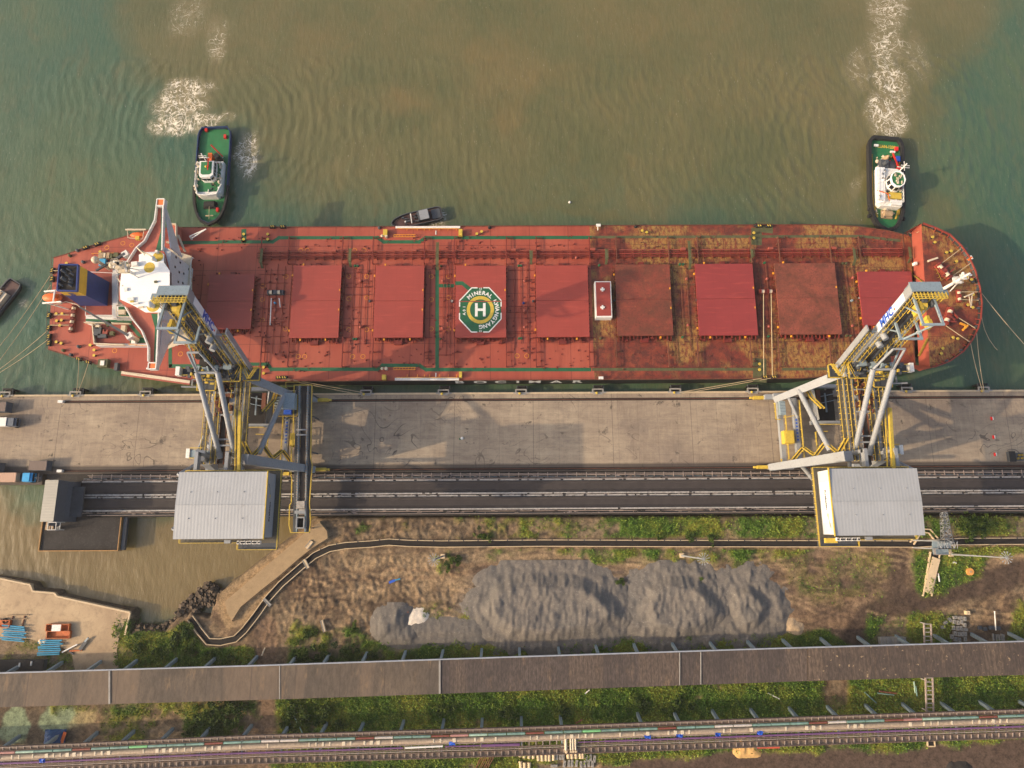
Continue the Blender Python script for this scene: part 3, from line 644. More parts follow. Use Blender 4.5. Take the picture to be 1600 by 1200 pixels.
# coping, kerb and crane rails with their dark grooves
m = MB(); m.bx(-420, 420, yq0-.55, yq0-.02, QZ, QZ+.22); o = m.build('jetty_coping', flat('coping_concrete', (190,170,140), .85, .15, 1)); o['kind'] = 'structure'
yr0 = W(800, 624.5, QZ).y; yr1 = W(800, 732.5, QZ).y
for k_, (yy, x0) in enumerate(((yr0, W(100, 628, QZ).x), (yr1, W(98, 741, QZ).x))):
    t = thing('crane_rail', (x0, yy, QZ), ('northern' if k_ == 0 else 'southern')+' loader rail in a dark groove along the jetty', 'crane rail', 'loader rails')
    a = MB(); a.bx(x0, 420, yy-.42, yy+.42, QZ+.004, QZ+.012); a.build('groove', M['interior'], t)
    a = MB(); a.bx(x0, 420, yy-.07, yy+.07, QZ+.012, QZ+.12); a.build('rail', M['rust'], t)
    s_ = thing('end_stop', (x0-.6, yy, QZ), 'white buffer block at the west end of the '+('northern' if k_ == 0 else 'southern')+' loader rail', 'buffer')
    a = MB(); a.box((x0-.6, yy, QZ+.5), (1.5, .8, 1.0)); a.build('block', M['white'], s_); a = MB(); a.beam((x0+.15, yy, QZ+.2), (x0+.8, yy, QZ+.9), .3); a.build('brace', M['grey'], s_)
# fenders and bollards
def make_fender(px):
    c = W(px, 613, QZ); x = c.x; y = yq0
    t = thing('quay_fender', (x, y, 0), 'x', 'fender', 'fenders along the jetty face')
    a = MB(); a.bx(x-.9, x+1.1, y+.05, y+1.7, 1.2, 2.8); a.build('rubber_cone', M['black'], t)
    a = MB(); a.bx(x-1.3, x+1.5, y+1.7, y+2.1, -.6, 3.5); a.bx(x-1.35, x+1.55, y+2.1, y+2.16, 3.3, 3.55); a.build('panel', M['black'], t)
    a = MB(); a.bx(x-1.55, x-1.35, y+.02, y+2.2, 3.1, 3.35); a.build('frame', M['dgrey'], t); MB().bx(x+1.6, x+1.8, y+.02, y+2.2, 3.1, 3.35).build('frame', M['dgrey'], t)
    a = MB(); a.bx(x-2.6, x-1.5, y-.45, y-.02, QZ+.22, QZ+.34); a.bx(x-1.7, x+1.3, y-.9, y-.1, QZ+.224, QZ+.38); a.bx(x+1.2, x+2.4, y-.45, y-.02, QZ+.22, QZ+.34)
    a.bx(x-2.0, x-1.6, y-.3, y+.9, QZ+.1, QZ+.44); a.bx(x+1.2, x+1.6, y-.3, y+.9, QZ+.1, QZ+.44); a.bx(x-1.8, x+1.4, y+.6, y+1.0, QZ+.05, QZ+.42); a.build('bracket', M['concrete'], t)
    return t
fpx = [10, 120, 229, 338, 455, 573, 694, 815, 935, 1056, 1177, 1298, 1418, 1538]
f0 = None
for i, px in enumerate(fpx):
    lab = f"black rubber fender on the jetty face, {ORD[i]} of the row counted from the west"
    c = W(px, 613, QZ)
    if f0 is None: f0 = make_fender(px); f0['label'] = lab
    else: clone(f0, (c.x, yq0, 0), 0, lab)
b0 = None
for i, px in enumerate([8, 118, 228, 337, 453, 571, 693, 814, 934, 1055, 1176, 1297, 1417, 1535]):
    c = W(px-2, 620, QZ); lab = f"yellow mooring bollard on the coping, {ORD[i]} of the row counted from the west"
    if b0 is None:
        b0 = thing('quay_bollard', (c.x, yq0-.55, QZ+.2), lab, 'bollard', 'bollards on the jetty coping')
        a = MB(); a.cyl((c.x, yq0-.55, QZ+.2), .42, .15, 12); a.cyl((c.x, yq0-.55, QZ+.3), .26, .45, 12); a.build('post', M['rust'], b0)
        a = MB(); a.ball((c.x, yq0-.5, QZ+.82), .42, 10, 6, .5); a.build('head', M['yellow'], b0)
    else: clone(b0, (c.x, yq0-.55, QZ+.2), 0, lab)
# litter and markings on the deck
M['redplastic'] = flat('red_plastic', (220,40,45), .4, .05, 1)
for i, (px, py) in enumerate(((1549,654),(1552,683),(1554,710))):
    c = W(px, py, QZ); t = thing('traffic_barrier', c, 'red plastic barrier standing on the jetty, '+('northernmost','middle','southernmost')[i]+' of the three', 'barrier', 'red barriers on the jetty')
    a = MB(); a.box((c.x, c.y, QZ+.35), (.55, 1.1, .7), 0, .7); a.build('body', M['redplastic'], t); a = MB(); a.box((c.x, c.y, QZ+.78), (.2, 1.0, .14)); a.build('top_edge', M['white'], t)
c = W(722, 685, QZ); t = thing('litter_bag', c, 'small white and green bag lying on the shaded jetty', 'bag'); a = MB(); a.ball((c.x, c.y, QZ+.3), .5, 8, 5, .6); a.build('sack', M['white'], t); a = MB(); a.ball((c.x-.6, c.y-.2, QZ+.2), .35, 8, 5, .6); a.build('knot', M['green'], t)

# ================================================================ belt conveyors on the trestle
TZ = 3.3; xw = W(70, 770, TZ).x
yt0, yt1 = yq1, W(800, 805, TZ).y
m = MB(); m.bx(xw, 420, yt1, yt0-.01, 2.5, TZ); o = m.build('conveyor_trestle_deck', M['coal']); o['kind'] = 'structure'
m = MB()
for x in np.arange(xw+1, 400, 7.5): m.bx(x-.4, x+.4, yt1+.5, yt1+1.3, -4, 2.5); m.bx(x-.4, x+.4, yt0-2.3, yt0-1.5, -4, 2.5)
tag(m.build('trestle_piles', M['concrete']), 'concrete piles under the conveyor trestle', 'piles', kind='stuff')
ZB = 4.9
def belt_conveyor(pyc, lab):
    yc = W(800, pyc, ZB).y; x0 = W(128, pyc, ZB).x
    t = thing('belt_conveyor', (x0, yc, TZ), lab, 'conveyor', 'jetty belt conveyors')
    a = MB(); n_ = 240
    for i in range(1):
        vs = []; prof = [(-1.55, .35), (-.85, 0), (.85, 0), (1.55, .35)]
        for x in (x0, 415):
            for dy, dz in prof: vs.append((x, yc+dy, ZB+dz))
        a.add(vs, [(0,4,5,1),(1,5,6,2),(2,6,7,3)])
    a.build('belt', M['belt'], t)
    a = MB()
    for s_ in (-1, 1): a.bx(x0, 415, yc+s_*1.75-.1, yc+s_*1.75+.1, ZB-.3, ZB+.2); a.bx(x0, 415, yc+s_*1.2-.06, yc+s_*1.2+.06, ZB-.9, ZB-.75)
    a.build('stringer', M['dgrey'], t)
    a = MB(); x = x0
    while x < 190:
        
        for s_ in (-1, 1): a.bx(x, x+(5.5 if s_ > 0 else 6.3), yc+s_*2.02-.17, yc+s_*2.02+(.17 if s_ > 0 else .24), ZB+.16, ZB+.34)
        x += 6.35
    a.build('side_cover', M['whitegrey'], t)
    a = MB()
    for x in np.arange(x0, 190, 1.6): a.bx(x, x+.12, yc-1.9, yc+1.9, ZB-.45, ZB-.3)
    a.build('idler', M['dgrey'], t)
    a = MB()
    for x in np.arange(x0, 190, 3.5):
        for s_ in (-1, 1): a.bx(x, x+.16, yc+s_*1.8-.08, yc+s_*1.8+.08, TZ, ZB-.3)
    a.build('support_frame', M['dgrey'], t)
    for dy, r_, dz, mt in ((2.55, .1, -.2, 'rustrail'), (2.95, .07, -.5, 'grey2'), (-2.6, .12, -.2, 'rustrail'), (-3.1, .08, -.5, 'dgrey')): MB().tube((x0, yc+dy, ZB+dz), (415, yc+dy, ZB+dz), r_, 6).build('service_pipe', M[mt], t)
    a = MB(); r_ = random.Random(int(pyc))
    for _ in range(420):
        x = r_.uniform(x0, 188); yy = yc+r_.choice([-1, 1])*r_.uniform(1.9, 3.2); a.box((x, yy, ZB-.3), (r_.uniform(.2, 1.4), r_.uniform(.1, .3), r_.uniform(.1, .4)))
    a.build('bracket_clutter', M['rustrail'], t)['kind'] = 'stuff'
    a = MB()
    for _ in range(260):
        x = r_.uniform(x0, 188); yy = yc+r_.choice([-1, 1])*r_.uniform(1.9, 3.4); a.box((x, yy, ZB+.2), (r_.uniform(.3, 1.2), r_.uniform(.15, .5), r_.uniform(.1, .4)))
    a.build('spilled_ore', M['coal'], t)['kind'] = 'stuff'
    return t
M['whitegrey'] = flat('galvanised_cover', (166,160,154), .5, .35, 1.3, dirt=(90,84,80))
M['rustrail'] = flat('dusty_galvanised_rail', (158,142,132), .6, .2, 1)
belt_conveyor(760, 'northern black belt conveyor running along the jetty, beside the railed walkway')
belt_conveyor(784.5, 'southern black belt conveyor running along the jetty, next to the waste ground')
# walkways beside the belts
def walkway(y0, y1, x0, x1, lab, mat, z=4.4, rails=(1, 1), t_=.09):
    t = thing('walkway', (x0, (y0+y1)/2, TZ), lab, 'walkway', 'walkways along the conveyors')
    a = MB(); a.bx(x0, x1, y0, y1, z-.12, z); a.build('grating', mat, t)
    a = MB()
    for x in np.arange(x0+1, min(x1, 190), 5): a.bx(x, x+.15, y0+.1, y0+.25, TZ, z-.12); a.bx(x, x+.15, y1-.25, y1-.1, TZ, z-.12)
    a.build('post', M['dgrey'], t)
    a = MB()
    for s_, yy in ((rails[0], y0), (rails[1], y1)):
        if s_: a.rail([(x0, yy, z), (min(x1, 190), yy, z)], 1.1, t_, 2.9)
    a.build('handrail', M['rustrail'], t)
M['rustrail'] = flat('dusty_galvanised_rail', (158,142,132), .6, .2, 1)
yA = W(800, 748, 4.4).y; walkway(yA-.1, yA+1.5, W(140, 745, 4.4).x, 415, 'dusty railed walkway north of the conveyors', M['coal'])
yB = W(800, 772.5, 4.4).y; walkway(yB-.7, yB+.7, W(140, 772, 4.4).x, 415, 'narrow dark walkway between the two belts', M['coal'], 4.3, (0, 0))
yC = W(800, 799.5, 4.4).y; walkway(yC-.5, yC+.9, W(140, 799, 4.4).x, 415, 'railed walkway along the southern belt by the weeds', M['coal'], 4.4, (1, 0), .12)
# hose / cable festoon posts along the jetty edge
t = thing('cable_festoon', W(140, 742, TZ), 'row of short posts carrying a cable tray along the south edge of the jetty', 'cable tray')
yF = W(800, 742, 4.6).y; a = MB(); a.bx(W(140, 742, 4.6).x, 415, yF-.12, yF+.12, 4.5, 4.7); a.build('tray', M['rustrail'], t); a = MB()
for x in np.arange(W(145, 742, 4.6).x, 190, 2.95): a.bx(x-.1, x+.1, yF-.75, yF+.75, 4.7, 4.84); a.bx(x-.08, x+.08, yF-.08, yF+.08, TZ, 4.5)
a.build('post_row', M['rustrail'], t)['kind'] = 'stuff'

# ---------------------------------------------------------------- transfer shed and coal pontoon (west end)
zt = 15.0
P = lambda a, b, z: W(a, b, z)
shx0, shx1 = P(71, 750, zt).x, P(93, 750, zt).x; shx2 = P(122, 755, 8).x
sy0, sy1 = P(80, 815, zt).y, P(80, 750, zt).y
t = thing('transfer_shed', ((shx0+shx2)/2, (sy0+sy1)/2, TZ), 'metal shed with pale ribbed roof and dark slope at the west end of the belts', 'shed')
a = MB(); a.add([(shx0,sy0,zt),(shx1,sy0,zt+.4),(shx1,sy1,zt+.4),(shx0,sy1,zt)], [(0,1,2,3)]); a.build('pale_roof', M['shedroof'], t)
a = MB(); a.add([(shx1,sy0,zt+.4),(shx2-2,sy0,9.5),(shx2-2,sy1,9.5),(shx1,sy1,zt+.4)], [(0,1,2,3)]); a.build('dark_roof_slope', M['sheddark'], t)
a = MB(); a.add([(shx0,sy0,TZ),(shx2-2,sy0,TZ),(shx2-2,sy0,9.5),(shx1,sy0,zt+.4),(shx0,sy0,zt),(shx0,sy1,TZ),(shx2-2,sy1,TZ),(shx2-2,sy1,9.5),(shx1,sy1,zt+.4),(shx0,sy1,zt)],
    [(0,1,2,3,4),(9,8,7,6,5),(0,4,9,5),(1,6,7,2)]); a.build('wall', M['sheddark'], t)
a = MB(); a.bx(shx2-2, shx2+1.5, sy0+1.5, sy1-1.5, 6.5, 7.2); a.build('belt_hood', M['dgrey'], t)
px0, px1, py0, py1 = P(62, 860, 3.6).x, P(184, 860, 3.6).x, P(100, 860, 3.6).y, sy0+.2
pt = thing('coal_platform', ((px0+px1)/2, (py0+py1)/2, 0), 'square black floored platform with an orange toe board south of the shed', 'platform')
a = MB(); a.bx(px0, px1, py0, yt1-.01, 1.4, 3.6); a.build('floor', M['coal'], pt)
a = MB(); a.bx(px0-.25, px0, py0-.25, sy1+1, 1.8, 4.0); a.bx(px0, px1, py0-.25, py0, 1.8, 4.0); a.bx(px1, px1+.25, py0-.25, yt1-.02, 1.8, 4.0); a.build('toe_board', flat('orange_brown_beam', (168,128,80), .8, .25, 1), pt)
a = MB(); a.bx(px1+.6, px1+1.7, py0, yt1-.02, 2.2, 3.3); a.build('side_beam', M['dgrey'], pt)
a = MB()
for x in np.arange(px0+1, px1, 5): a.bx(x, x+.7, py0+.5, py0+1.2, -3, 1.4); a.bx(x, x+.7, yt1-1.5, yt1-.8, -3, 1.4)
a.build('pile', M['concrete'], pt)
c = P(88, 822, 5.5); t = thing('stair_tower', (c.x, c.y, 3.6), 'white framed stair tower beside the shed on the coal platform', 'stairs')
a = MB()
for sx in (-1.2, 1.2):
    for sy_ in (-1.1, 1.1): a.bx(c.x+sx-.1, c.x+sx+.1, c.y+sy_-.1, c.y+sy_+.1, 3.6, 7.5)
for z in (5.5, 7.4): a.rail([(c.x-1.2,c.y-1.1,z),(c.x+1.2,c.y-1.1,z),(c.x+1.2,c.y+1.1,z),(c.x-1.2,c.y+1.1,z)], .15, .14, 9, False, True)
a.build('frame', M['white'], t); a = MB(); a.beam((c.x-1, c.y-.6, 3.7), (c.x+1, c.y-.6, 5.5), .9, .15); a.beam((c.x+1, c.y+.5, 5.5), (c.x-1, c.y+.5, 7.4), .9, .15); a.build('stair_flight', M['dgrey'], t)
c = P(79, 822, 3.6); tag((lambda a: a.build('timber_stack', M['wood']))((lambda a: [a.beam((c.x-1.3+i*.45, c.y-1.1, 3.75+.2*(i % 2)), (c.x-1.0+i*.4, c.y+1.2, 3.85+.2*(i % 2)), .32, .2) for i in range(6)] and a)(MB())), 'small stack of pale timber planks on the coal platform', 'planks')

# ---------------------------------------------------------------- containers, trucks and the tank at the west end of the jetty
def container(x0, x1, y0, y1, z0, z1, mroof, mbody, lab, cat='container', name='shipping_container', group=None):
    t = thing(name, ((x0+x1)/2, (y0+y1)/2, z0), lab, cat, group)
    a = MB(); a.bx(x0, x1, y0, y1, z0+.15, z1-.05); a.build('body', mbody, t)
    a = MB(); a.bx(x0+.06, x1-.06, y0+.06, y1-.06, z1-.05, z1+.02); a.build('roof', mroof, t)
    a = MB()
    for xx in (x0, x1):
        for yy in (y0, y1): a.bx(xx-.09, xx+.09, yy-.09, yy+.09, z0+.03, z1+.06)
    a.build('corner_post', M['dgrey'], t)
    a = MB()
    for k_ in range(2): a.bx(x1-.01, x1+.06, y0+.1+(y1-y0)*k_/2, y0-.1+(y1-y0)*(k_+1)/2, z0+.3, z1-.2)
    a.build('door', mbody, t); return t
def rect(a, b, c_, d, z): p, q = W(a, d, z), W(c_, b, z); return p.x, q.x, p.y, q.y
x0, x1, y0, y1 = rect(44, 720, 74, 735, QZ+2.6); container(x0, x1, y0, y1, QZ, QZ+2.6, M['contain'], M['sheddark'], 'brown roofed container standing alone on the jetty north of the blue cab')
x0, x1, y0, y1 = rect(-40, 628, 10, 643, QZ+3); container(x0, x1, y0, y1, QZ, QZ+3, M['contain'], M['sheddark'], 'brown roofed container nearest the water at the west edge of the photo')
x0, x1, y0, y1 = rect(-50, 723, -2, 738, QZ+3); container(x0, x1, y0, y1, QZ, QZ+3, M['contain'], M['sheddark'], 'container cut off by the photo edge beside the timber truck')
def truck(x0, x1, yc, w_, lab, loadmat, cabmat, cabx, loadz=2.9):
    t = thing('truck', ((x0+x1)/2, yc, QZ), lab, 'truck')
    a = MB(); a.bx(x0, x1, yc-w_/2, yc+w_/2, QZ+1.1, QZ+loadz); a.build('cargo_bed', loadmat, t)
    a = MB(); a.bx(x0, cabx+.2, yc-w_/2+.3, yc+w_/2-.3, QZ+.75, QZ+1.1); a.build('chassis', M['dgrey'], t)
    cb = MB(); cb.bx(cabx-.6, cabx+2.1, yc-w_/2+.05, yc+w_/2-.05, QZ+.7, QZ+2.5); cb.bx(cabx-.6, cabx+1.5, yc-w_/2+.12, yc+w_/2-.12, QZ+2.5, QZ+3.0); cab = cb.build('cab', cabmat, t)
    a = MB(); a.bx(cabx+2.08, cabx+2.16, yc-w_/2+.2, yc+w_/2-.2, QZ+1.6, QZ+2.4); a.build('windscreen', M['glass'], cab)
    for xx in (x0+.8, x0+2.1, cabx+.9):
        for s_ in (-1, 1): a = MB(); a.tube((xx, yc+s_*w_/2-.15, QZ+.52), (xx, yc+s_*w_/2+.15, QZ+.52), .52, 14); a.build('wheel', M['black'], t)
    return t
p = W(14, 659, QZ+3); truck(p.x-9, W(10, 659, QZ+3).x, p.y, 2.7, 'white box truck seen end on at the west edge of the jetty', M['white'], M['sheddark'], W(11, 659, QZ+3).x+.4, 3.2)
p = W(14, 746, QZ+2.4); truck(W(-30, 746, QZ+2).x, W(28, 746, QZ+2).x, p.y, 2.8, 'long truck loaded with pale timber and a bright blue cab', M['woodload'], M['cyan2'] if 'cyan2' in M else M.setdefault('cyan2', flat('bright_blue_cab', (40,150,205), .4, .15, .8)), W(40, 746, QZ+2.4).x)
c = W(55, 747, QZ); t = thing('water_tank', c, 'round white tank on the jetty just east of the blue cab', 'tank')
a = MB(); a.cyl((c.x, c.y, QZ+.4), .85, 1.5, 16); a.ball((c.x, c.y, QZ+1.9), .85, 16, 6, .4); a.build('shell', M['white'], t); a = MB(); a.box((c.x+.6, c.y, QZ+.2), (3.2, 1.4, .4)); a.build('skid', M['dgrey'], t)
t2 = thing('light_stand', (c.x+1.9, c.y, QZ), 'thin steel stand at the end of the timber truck', 'stand'); a = MB(); a.beam((c.x+1.9, c.y-1.3, QZ+1.4), (c.x+1.9, c.y+1.3, QZ+1.4), .16); a.beam((c.x+1.9, c.y, QZ), (c.x+1.9, c.y, QZ+1.4), .14); a.build('crossbar', M['rustrail'], t2)
# machines at the east end of the jetty
c = W(1577, 714, QZ); t = thing('skip', c, 'dark steel skip on the east end of the jetty', 'skip'); a = MB(); a.box((c.x, c.y, QZ+.7), (1.7, 3.0, 1.3)); a.build('box_body', M['dgrey'], t); a = MB(); a.box((c.x, c.y, QZ+1.42), (1.9, 3.2, .12)); a.build('rim', M['black'], t)
c = W(1592, 714, QZ); t = thing('gearbox_pallet', c, 'pallet of brassy machine parts beside the dark skip', 'pallet'); a = MB(); a.box((c.x, c.y, QZ+.15), (2.6, 2.4, .25)); a.build('pallet_deck', M['dgrey'], t); a = MB()
for dx, dy in ((-.7,-.5),(.6,-.4),(-.2,.5),(.7,.6)): a.cyl((c.x+dx, c.y+dy, QZ+.28), .33, .5, 10)
a.build('machine_part', M['yellow2'], t)

# ================================================================ western yard wall, blue pipe stacks
def yardmat():
    m, n = newmat('yard_concrete', .9)
    o = n.mix(n.ramp(n.noise(.09, 5, .65), [(.35, 0), (.65, 1)]), lin((164,140,112)), lin((186,162,130)))
    o = n.mix(n.ramp(n.noise(.5, 7, .75, None, .5), [(.5, 0), (.68, .6)]), o, lin((132,112,90)))
    o = n.mix(n.ramp(n.noise(2.2, 7, .8), [(.56, 0), (.72, .5)]), o, lin((104,88,72)))
    n.col(o); n.bump(n.noise(2, 5, .7), .2, .05); return m
yd = MB().prism([tuple(p) for p in Wp([(-500,868),(0,906),(48,916),(52,926),(86,929),(90,934),(203,958.5),(188,988),(183,1016),(186,1045),(118,1047),(112,1018),(85,1006),(45,998),(-500,1004)], GZ+.1)], -.5, GZ+.32).build('yard_paving', yardmat()); yd['kind'] = 'structure'
yw = MB(); yp = [W(a, b, GZ)[:2] for a, b in ((-700,845),(0,904),(48,914),(52,924),(86,927),(90,932),(204,957),(196,992))]
yw.wall(yp, -3.0, GZ+.42, .5); tag(yw.build('quay_wall', M['creamconc']), 'pale concrete retaining wall along the north edge of the western yard', 'retaining wall')
YZ = GZ+.33
def pipestack(px, py, nx_, L, rz, m_, lab, r=.22, lay=2):
    c = W(px, py, YZ); t = thing('pipe_stack', c, lab, 'pipes')
    for k_ in range(nx_):
        off = (k_-(nx_-1)/2)*(2*r+.12); j = random.uniform(-.5, .5); zz = YZ+.3+r+(r*1.7 if k_ % 3 == 1 else 0); h = rz+random.uniform(-.02, .02)
        d = Vector((math.cos(h), math.sin(h), 0)); nrm = Vector((-d.y, d.x, 0)); q = Vector((c.x, c.y, zz))+nrm*off+d*j
        a = MB(); a.tube(q-d*L/2, q+d*L/2, r, 8); a.build('pipe', m_, t)
    return t
M['bpipe'] = flat('blue_coated_pipe', (70,150,185), .45, .15, .8)
pipestack(24, 989, 8, 6.6, -.08, M['bpipe'], 'stack of light blue pipes nearest the west edge of the yard')
pipestack(80, 1011, 8, 6.4, .02, M['bpipe'], 'stack of light blue pipes south of the orange containers')
def ocont(px, py, lab, panel):
    c = W(px, py, YZ+1.3); t = thing('open_container', (c.x, c.y, YZ), lab, 'container', 'orange half height containers')
    a = MB(); a.box((c.x, c.y, YZ+.1), (6.6, 1.9, .2)); a.build('floor_panel', M['orange2'], t)
    a = MB(); a.wall([(c.x-3.3,c.y-.95),(c.x+3.3,c.y-.95),(c.x+3.3,c.y+.95),(c.x-3.3,c.y+.95)], YZ+.2, YZ+1.2, .16, True); a.build('side_wall', M['orange2'], t)
    if panel: a = MB(); a.box((c.x-.2, c.y, YZ+1.28), (2.6, 1.8, .12)); a.build('white_sheet', M['white'], t)
M['orange2'] = flat('weathered_orange_steel', (188,98,40), .6, .3, .9, dirt=(120,60,30))
ocont(89, 981, 'orange open container with a white sheet across its middle', True); ocont(90, 992, 'orange open container directly south of the one with the white sheet', False)
ocont(-4, 975, 'rusty orange container cut by the west edge of the photo', False)
def simple(name, lab, cat, mats, group=None):
    t = None
    for nm, mb, mt in mats:
        if t is None: c = Vector(mb.v[0]); t = thing(name, (sum(v[0] for v in mb.v)/len(mb.v), sum(v[1] for v in mb.v)/len(mb.v), min(v[2] for v in mb.v)), lab, cat, group)
        mb.build(nm, mt, t)
    return t
c = W(68, 1002, YZ); simple('cement_bags', 'pile of white sacks beside the blue pipes', 'sacks', [('sack', MB().ball((c.x-.5, c.y, YZ+.4), .8, 8, 5, .5).ball((c.x+.6, c.y+.2, YZ+.4), .8, 8, 5, .5), M['cream'])])
c = W(110, 1013, YZ); simple('steel_beams', 'white and rusty steel beams lying crossed on the yard', 'beams', [('white_beam', MB().beam((c.x-2, c.y-1, YZ+.4), (c.x+2.2, c.y+1.2, YZ+.5), .35), M['white']), ('rusty_beam', MB().beam((c.x, c.y-.7, YZ+.2), (c.x+3.6, c.y-.5, YZ+.2), .4), M['orange2']), ('dark_beam', MB().beam((c.x-1, c.y-.2, YZ+.15), (c.x+1.2, c.y-1.6, YZ+.15), .35), M['dgrey'])])
c = W(133, 1005, YZ); simple('scrap_sheet', 'crumpled grey sheet metal on the yard east of the beams', 'scrap', [('sheet', MB().beam((c.x-1.2, c.y-1.8, YZ+.3), (c.x+.6, c.y+.8, YZ+.5), 1.0, .2), M['dgrey']), ('folded_edge', MB().beam((c.x+.2, c.y+.5, YZ+.5), (c.x+1.2, c.y+1.6, YZ+.7), .5, .3), M['grey2'])])
c = W(25, 966, YZ); simple('timber_pallets', 'loose timber frames and poles north of the blue pipes', 'timber', [('pole', MB().beam((c.x-2.5,c.y+.8,YZ+.2),(c.x+4,c.y+.9,YZ+.25),.25).beam((c.x-2,c.y-.4,YZ+.2),(c.x+3.5,c.y-.1,YZ+.25),.22), M['wood']), ('bearer', MB().beam((c.x-1,c.y-2.2,YZ+.12),(c.x-.9,c.y+.8,YZ+.12),.25), M['rust']), ('bearer', MB().beam((c.x+2.3,c.y-2.2,YZ+.12),(c.x+2.6,c.y+.8,YZ+.12),.3), M['rust'])])
c = W(9, 970, YZ); 
tor = MB()
for k_ in range(14):
    a0, a1 = 2*math.pi*k_/14, 2*math.pi*(k_+1)/14; tor.tube((c.x+.65*math.cos(a0), c.y+.65*math.sin(a0), YZ+.25), (c.x+.65*math.cos(a1), c.y+.65*math.sin(a1), YZ+.25), .22, 6)
simple('tyre', 'old black tyre lying at the west edge of the yard', 'tyre', [('tread', tor, M['black'])])
# long dark roof at the foot of the gallery
p, q = W(-40, 1048, GZ+2.5), W(68, 1034, GZ+2.5)
simple('low_shed', 'long low dark roof lying against the north side of the gallery at the west edge', 'shed', [('roof', MB().bx(p.x, q.x, p.y-.5, q.y+.6, GZ+2.2, GZ+2.5), M['coal']), ('wall', MB().bx(p.x+.3, q.x-.3, p.y-.2, q.y+.3, GZ-.2, GZ+2.2), M['dgrey']), ('light_bracket', MB().bx(W(30,1040,GZ+2.6).x, W(31.5,1040,GZ+2.6).x, q.y-1.4, q.y-.2, GZ+2.5, GZ+2.9).bx(W(48,1040,GZ+2.6).x, W(49.5,1040,GZ+2.6).x, q.y-1.0, q.y+.2, GZ+2.5, GZ+2.9), M['white'])])
# blue tarpaulin heap
c = W(83, 1155, GZ+1); tp = MB(); rng2 = random.Random(3); n_ = 12
vs = [(c.x-3+6*i/n_, c.y-2.6+5*j/n_, GZ+.1+2.2*math.sin(math.pi*i/n_)*math.sin(math.pi*j/n_)+.35*rng2.random()) for j in range(n_+1) for i in range(n_+1)]
tp.add(vs, [(j*(n_+1)+i, j*(n_+1)+i+1, (j+1)*(n_+1)+i+1, (j+1)*(n_+1)+i) for j in range(n_) for i in range(n_)])
fl = MB(); fl.beam((c.x+2.2, c.y-1.8, GZ+.9), (c.x+3.2, c.y+1.8, GZ+1.0), .9, .2)
simple('tarpaulin', 'crumpled dark blue tarpaulin with an orange flap north of the pipe rack', 'tarpaulin', [('sheet', tp, flat('blue_tarpaulin', (22,70,120), .5, .25, 1)), ('flap', fl, M['orange'])])
# ================================================================ enclosed conveyor gallery (long grey-brown roof)
GH = 11.0
def gedge(px, top=True):
    xs_ = [-900, 0, 400, 800, 1200, 1600, 2500]
    yn = [1079, 1052.5, 1041, 1027.5, 1014.5, 1003, 975]; ysn = [1131, 1105, 1094, 1080.5, 1066, 1055, 1028]
    return float(np.interp(px, xs_, yn if top else ysn))
t = thing('conveyor_gallery', W(800, 1055, GZ), 'long enclosed conveyor gallery with worn grey brown roof crossing the waste ground', 'gallery')
secs = [(-900, 171, 'gal1'), (171, 437, 'gal1'), (437, 687, 'gal1'), (687, 1262, 'gal2'), (1262, 2500, 'gal3')]
for i, (a0, a1, mt) in enumerate(secs):
    dz = .0 if i % 2 == 0 else -.12
    n_ = [W(a0+.4, gedge(a0), GH)[:2], W(a1-.4, gedge(a1), GH)[:2], W(a1-.4, gedge(a1, False), GH)[:2], W(a0+.4, gedge(a0, False), GH)[:2]]
    MB().prism(n_, GH-.35+dz, GH+dz).build('roof_section', M[mt], t)
    k_ = [W(a0, gedge(a0)+2, GH)[:2], W(a1, gedge(a1)+2, GH)[:2], W(a1, gedge(a1, False)-2, GH)[:2], W(a0, gedge(a0, False)-2, GH)[:2]]
    MB().prism(k_, GH-3.0, GH-.5).build('side_wall', M['concrete'], t)
m = MB()
for a0, a1 in ((-900, 0), (0, 400), (400, 800), (800, 1200), (1200, 1600), (1600, 2500)):
    p, q = W(a0, gedge(a0)-1, GH), W(a1, gedge(a1)-1, GH); m.beam((p.x, p.y, GH-.15), (q.x, q.y, GH-.15), .32, .7)
m.build('parapet', flat('pale_grey_parapet', (150,155,165), .6, .15, .6), t)
for a0 in (171, 687, 437, 1062, 1095):
    m = MB(); p, q = W(a0, gedge(a0)+.5, GH), W(a0, gedge(a0, False)-.5, GH); m.beam((p.x, p.y, GH+.02), (q.x, q.y, GH+.02), .5 if a0 in (171, 687) else .25, .16); m.build('expansion_joint', M['concrete'], t)
mh = MB()
for px in [-60, 5, 68, 131, 190, 254, 317, 385, 450, 503, 564, 627, 688, 751, 812, 875, 936, 998, 1060, 1121, 1182, 1240, 1302, 1363, 1425, 1487, 1548, 1608, 1670]:
    p, q = W(px, gedge(px)+2, GH), W(px, gedge(px, False)-2, GH); a = MB(); k_ = .0
    for s_, e in ((1, p), (-1, q)):
        a.beam((e.x, e.y, GH-1.0), (e.x, e.y+s_*1.6, GZ-.4), .7, .9)
    a.beam((p.x, p.y+.6, GH-4), (q.x, q.y-.6, GH-4), .5, .6); a.build('trestle_leg', M['grey2'], t)
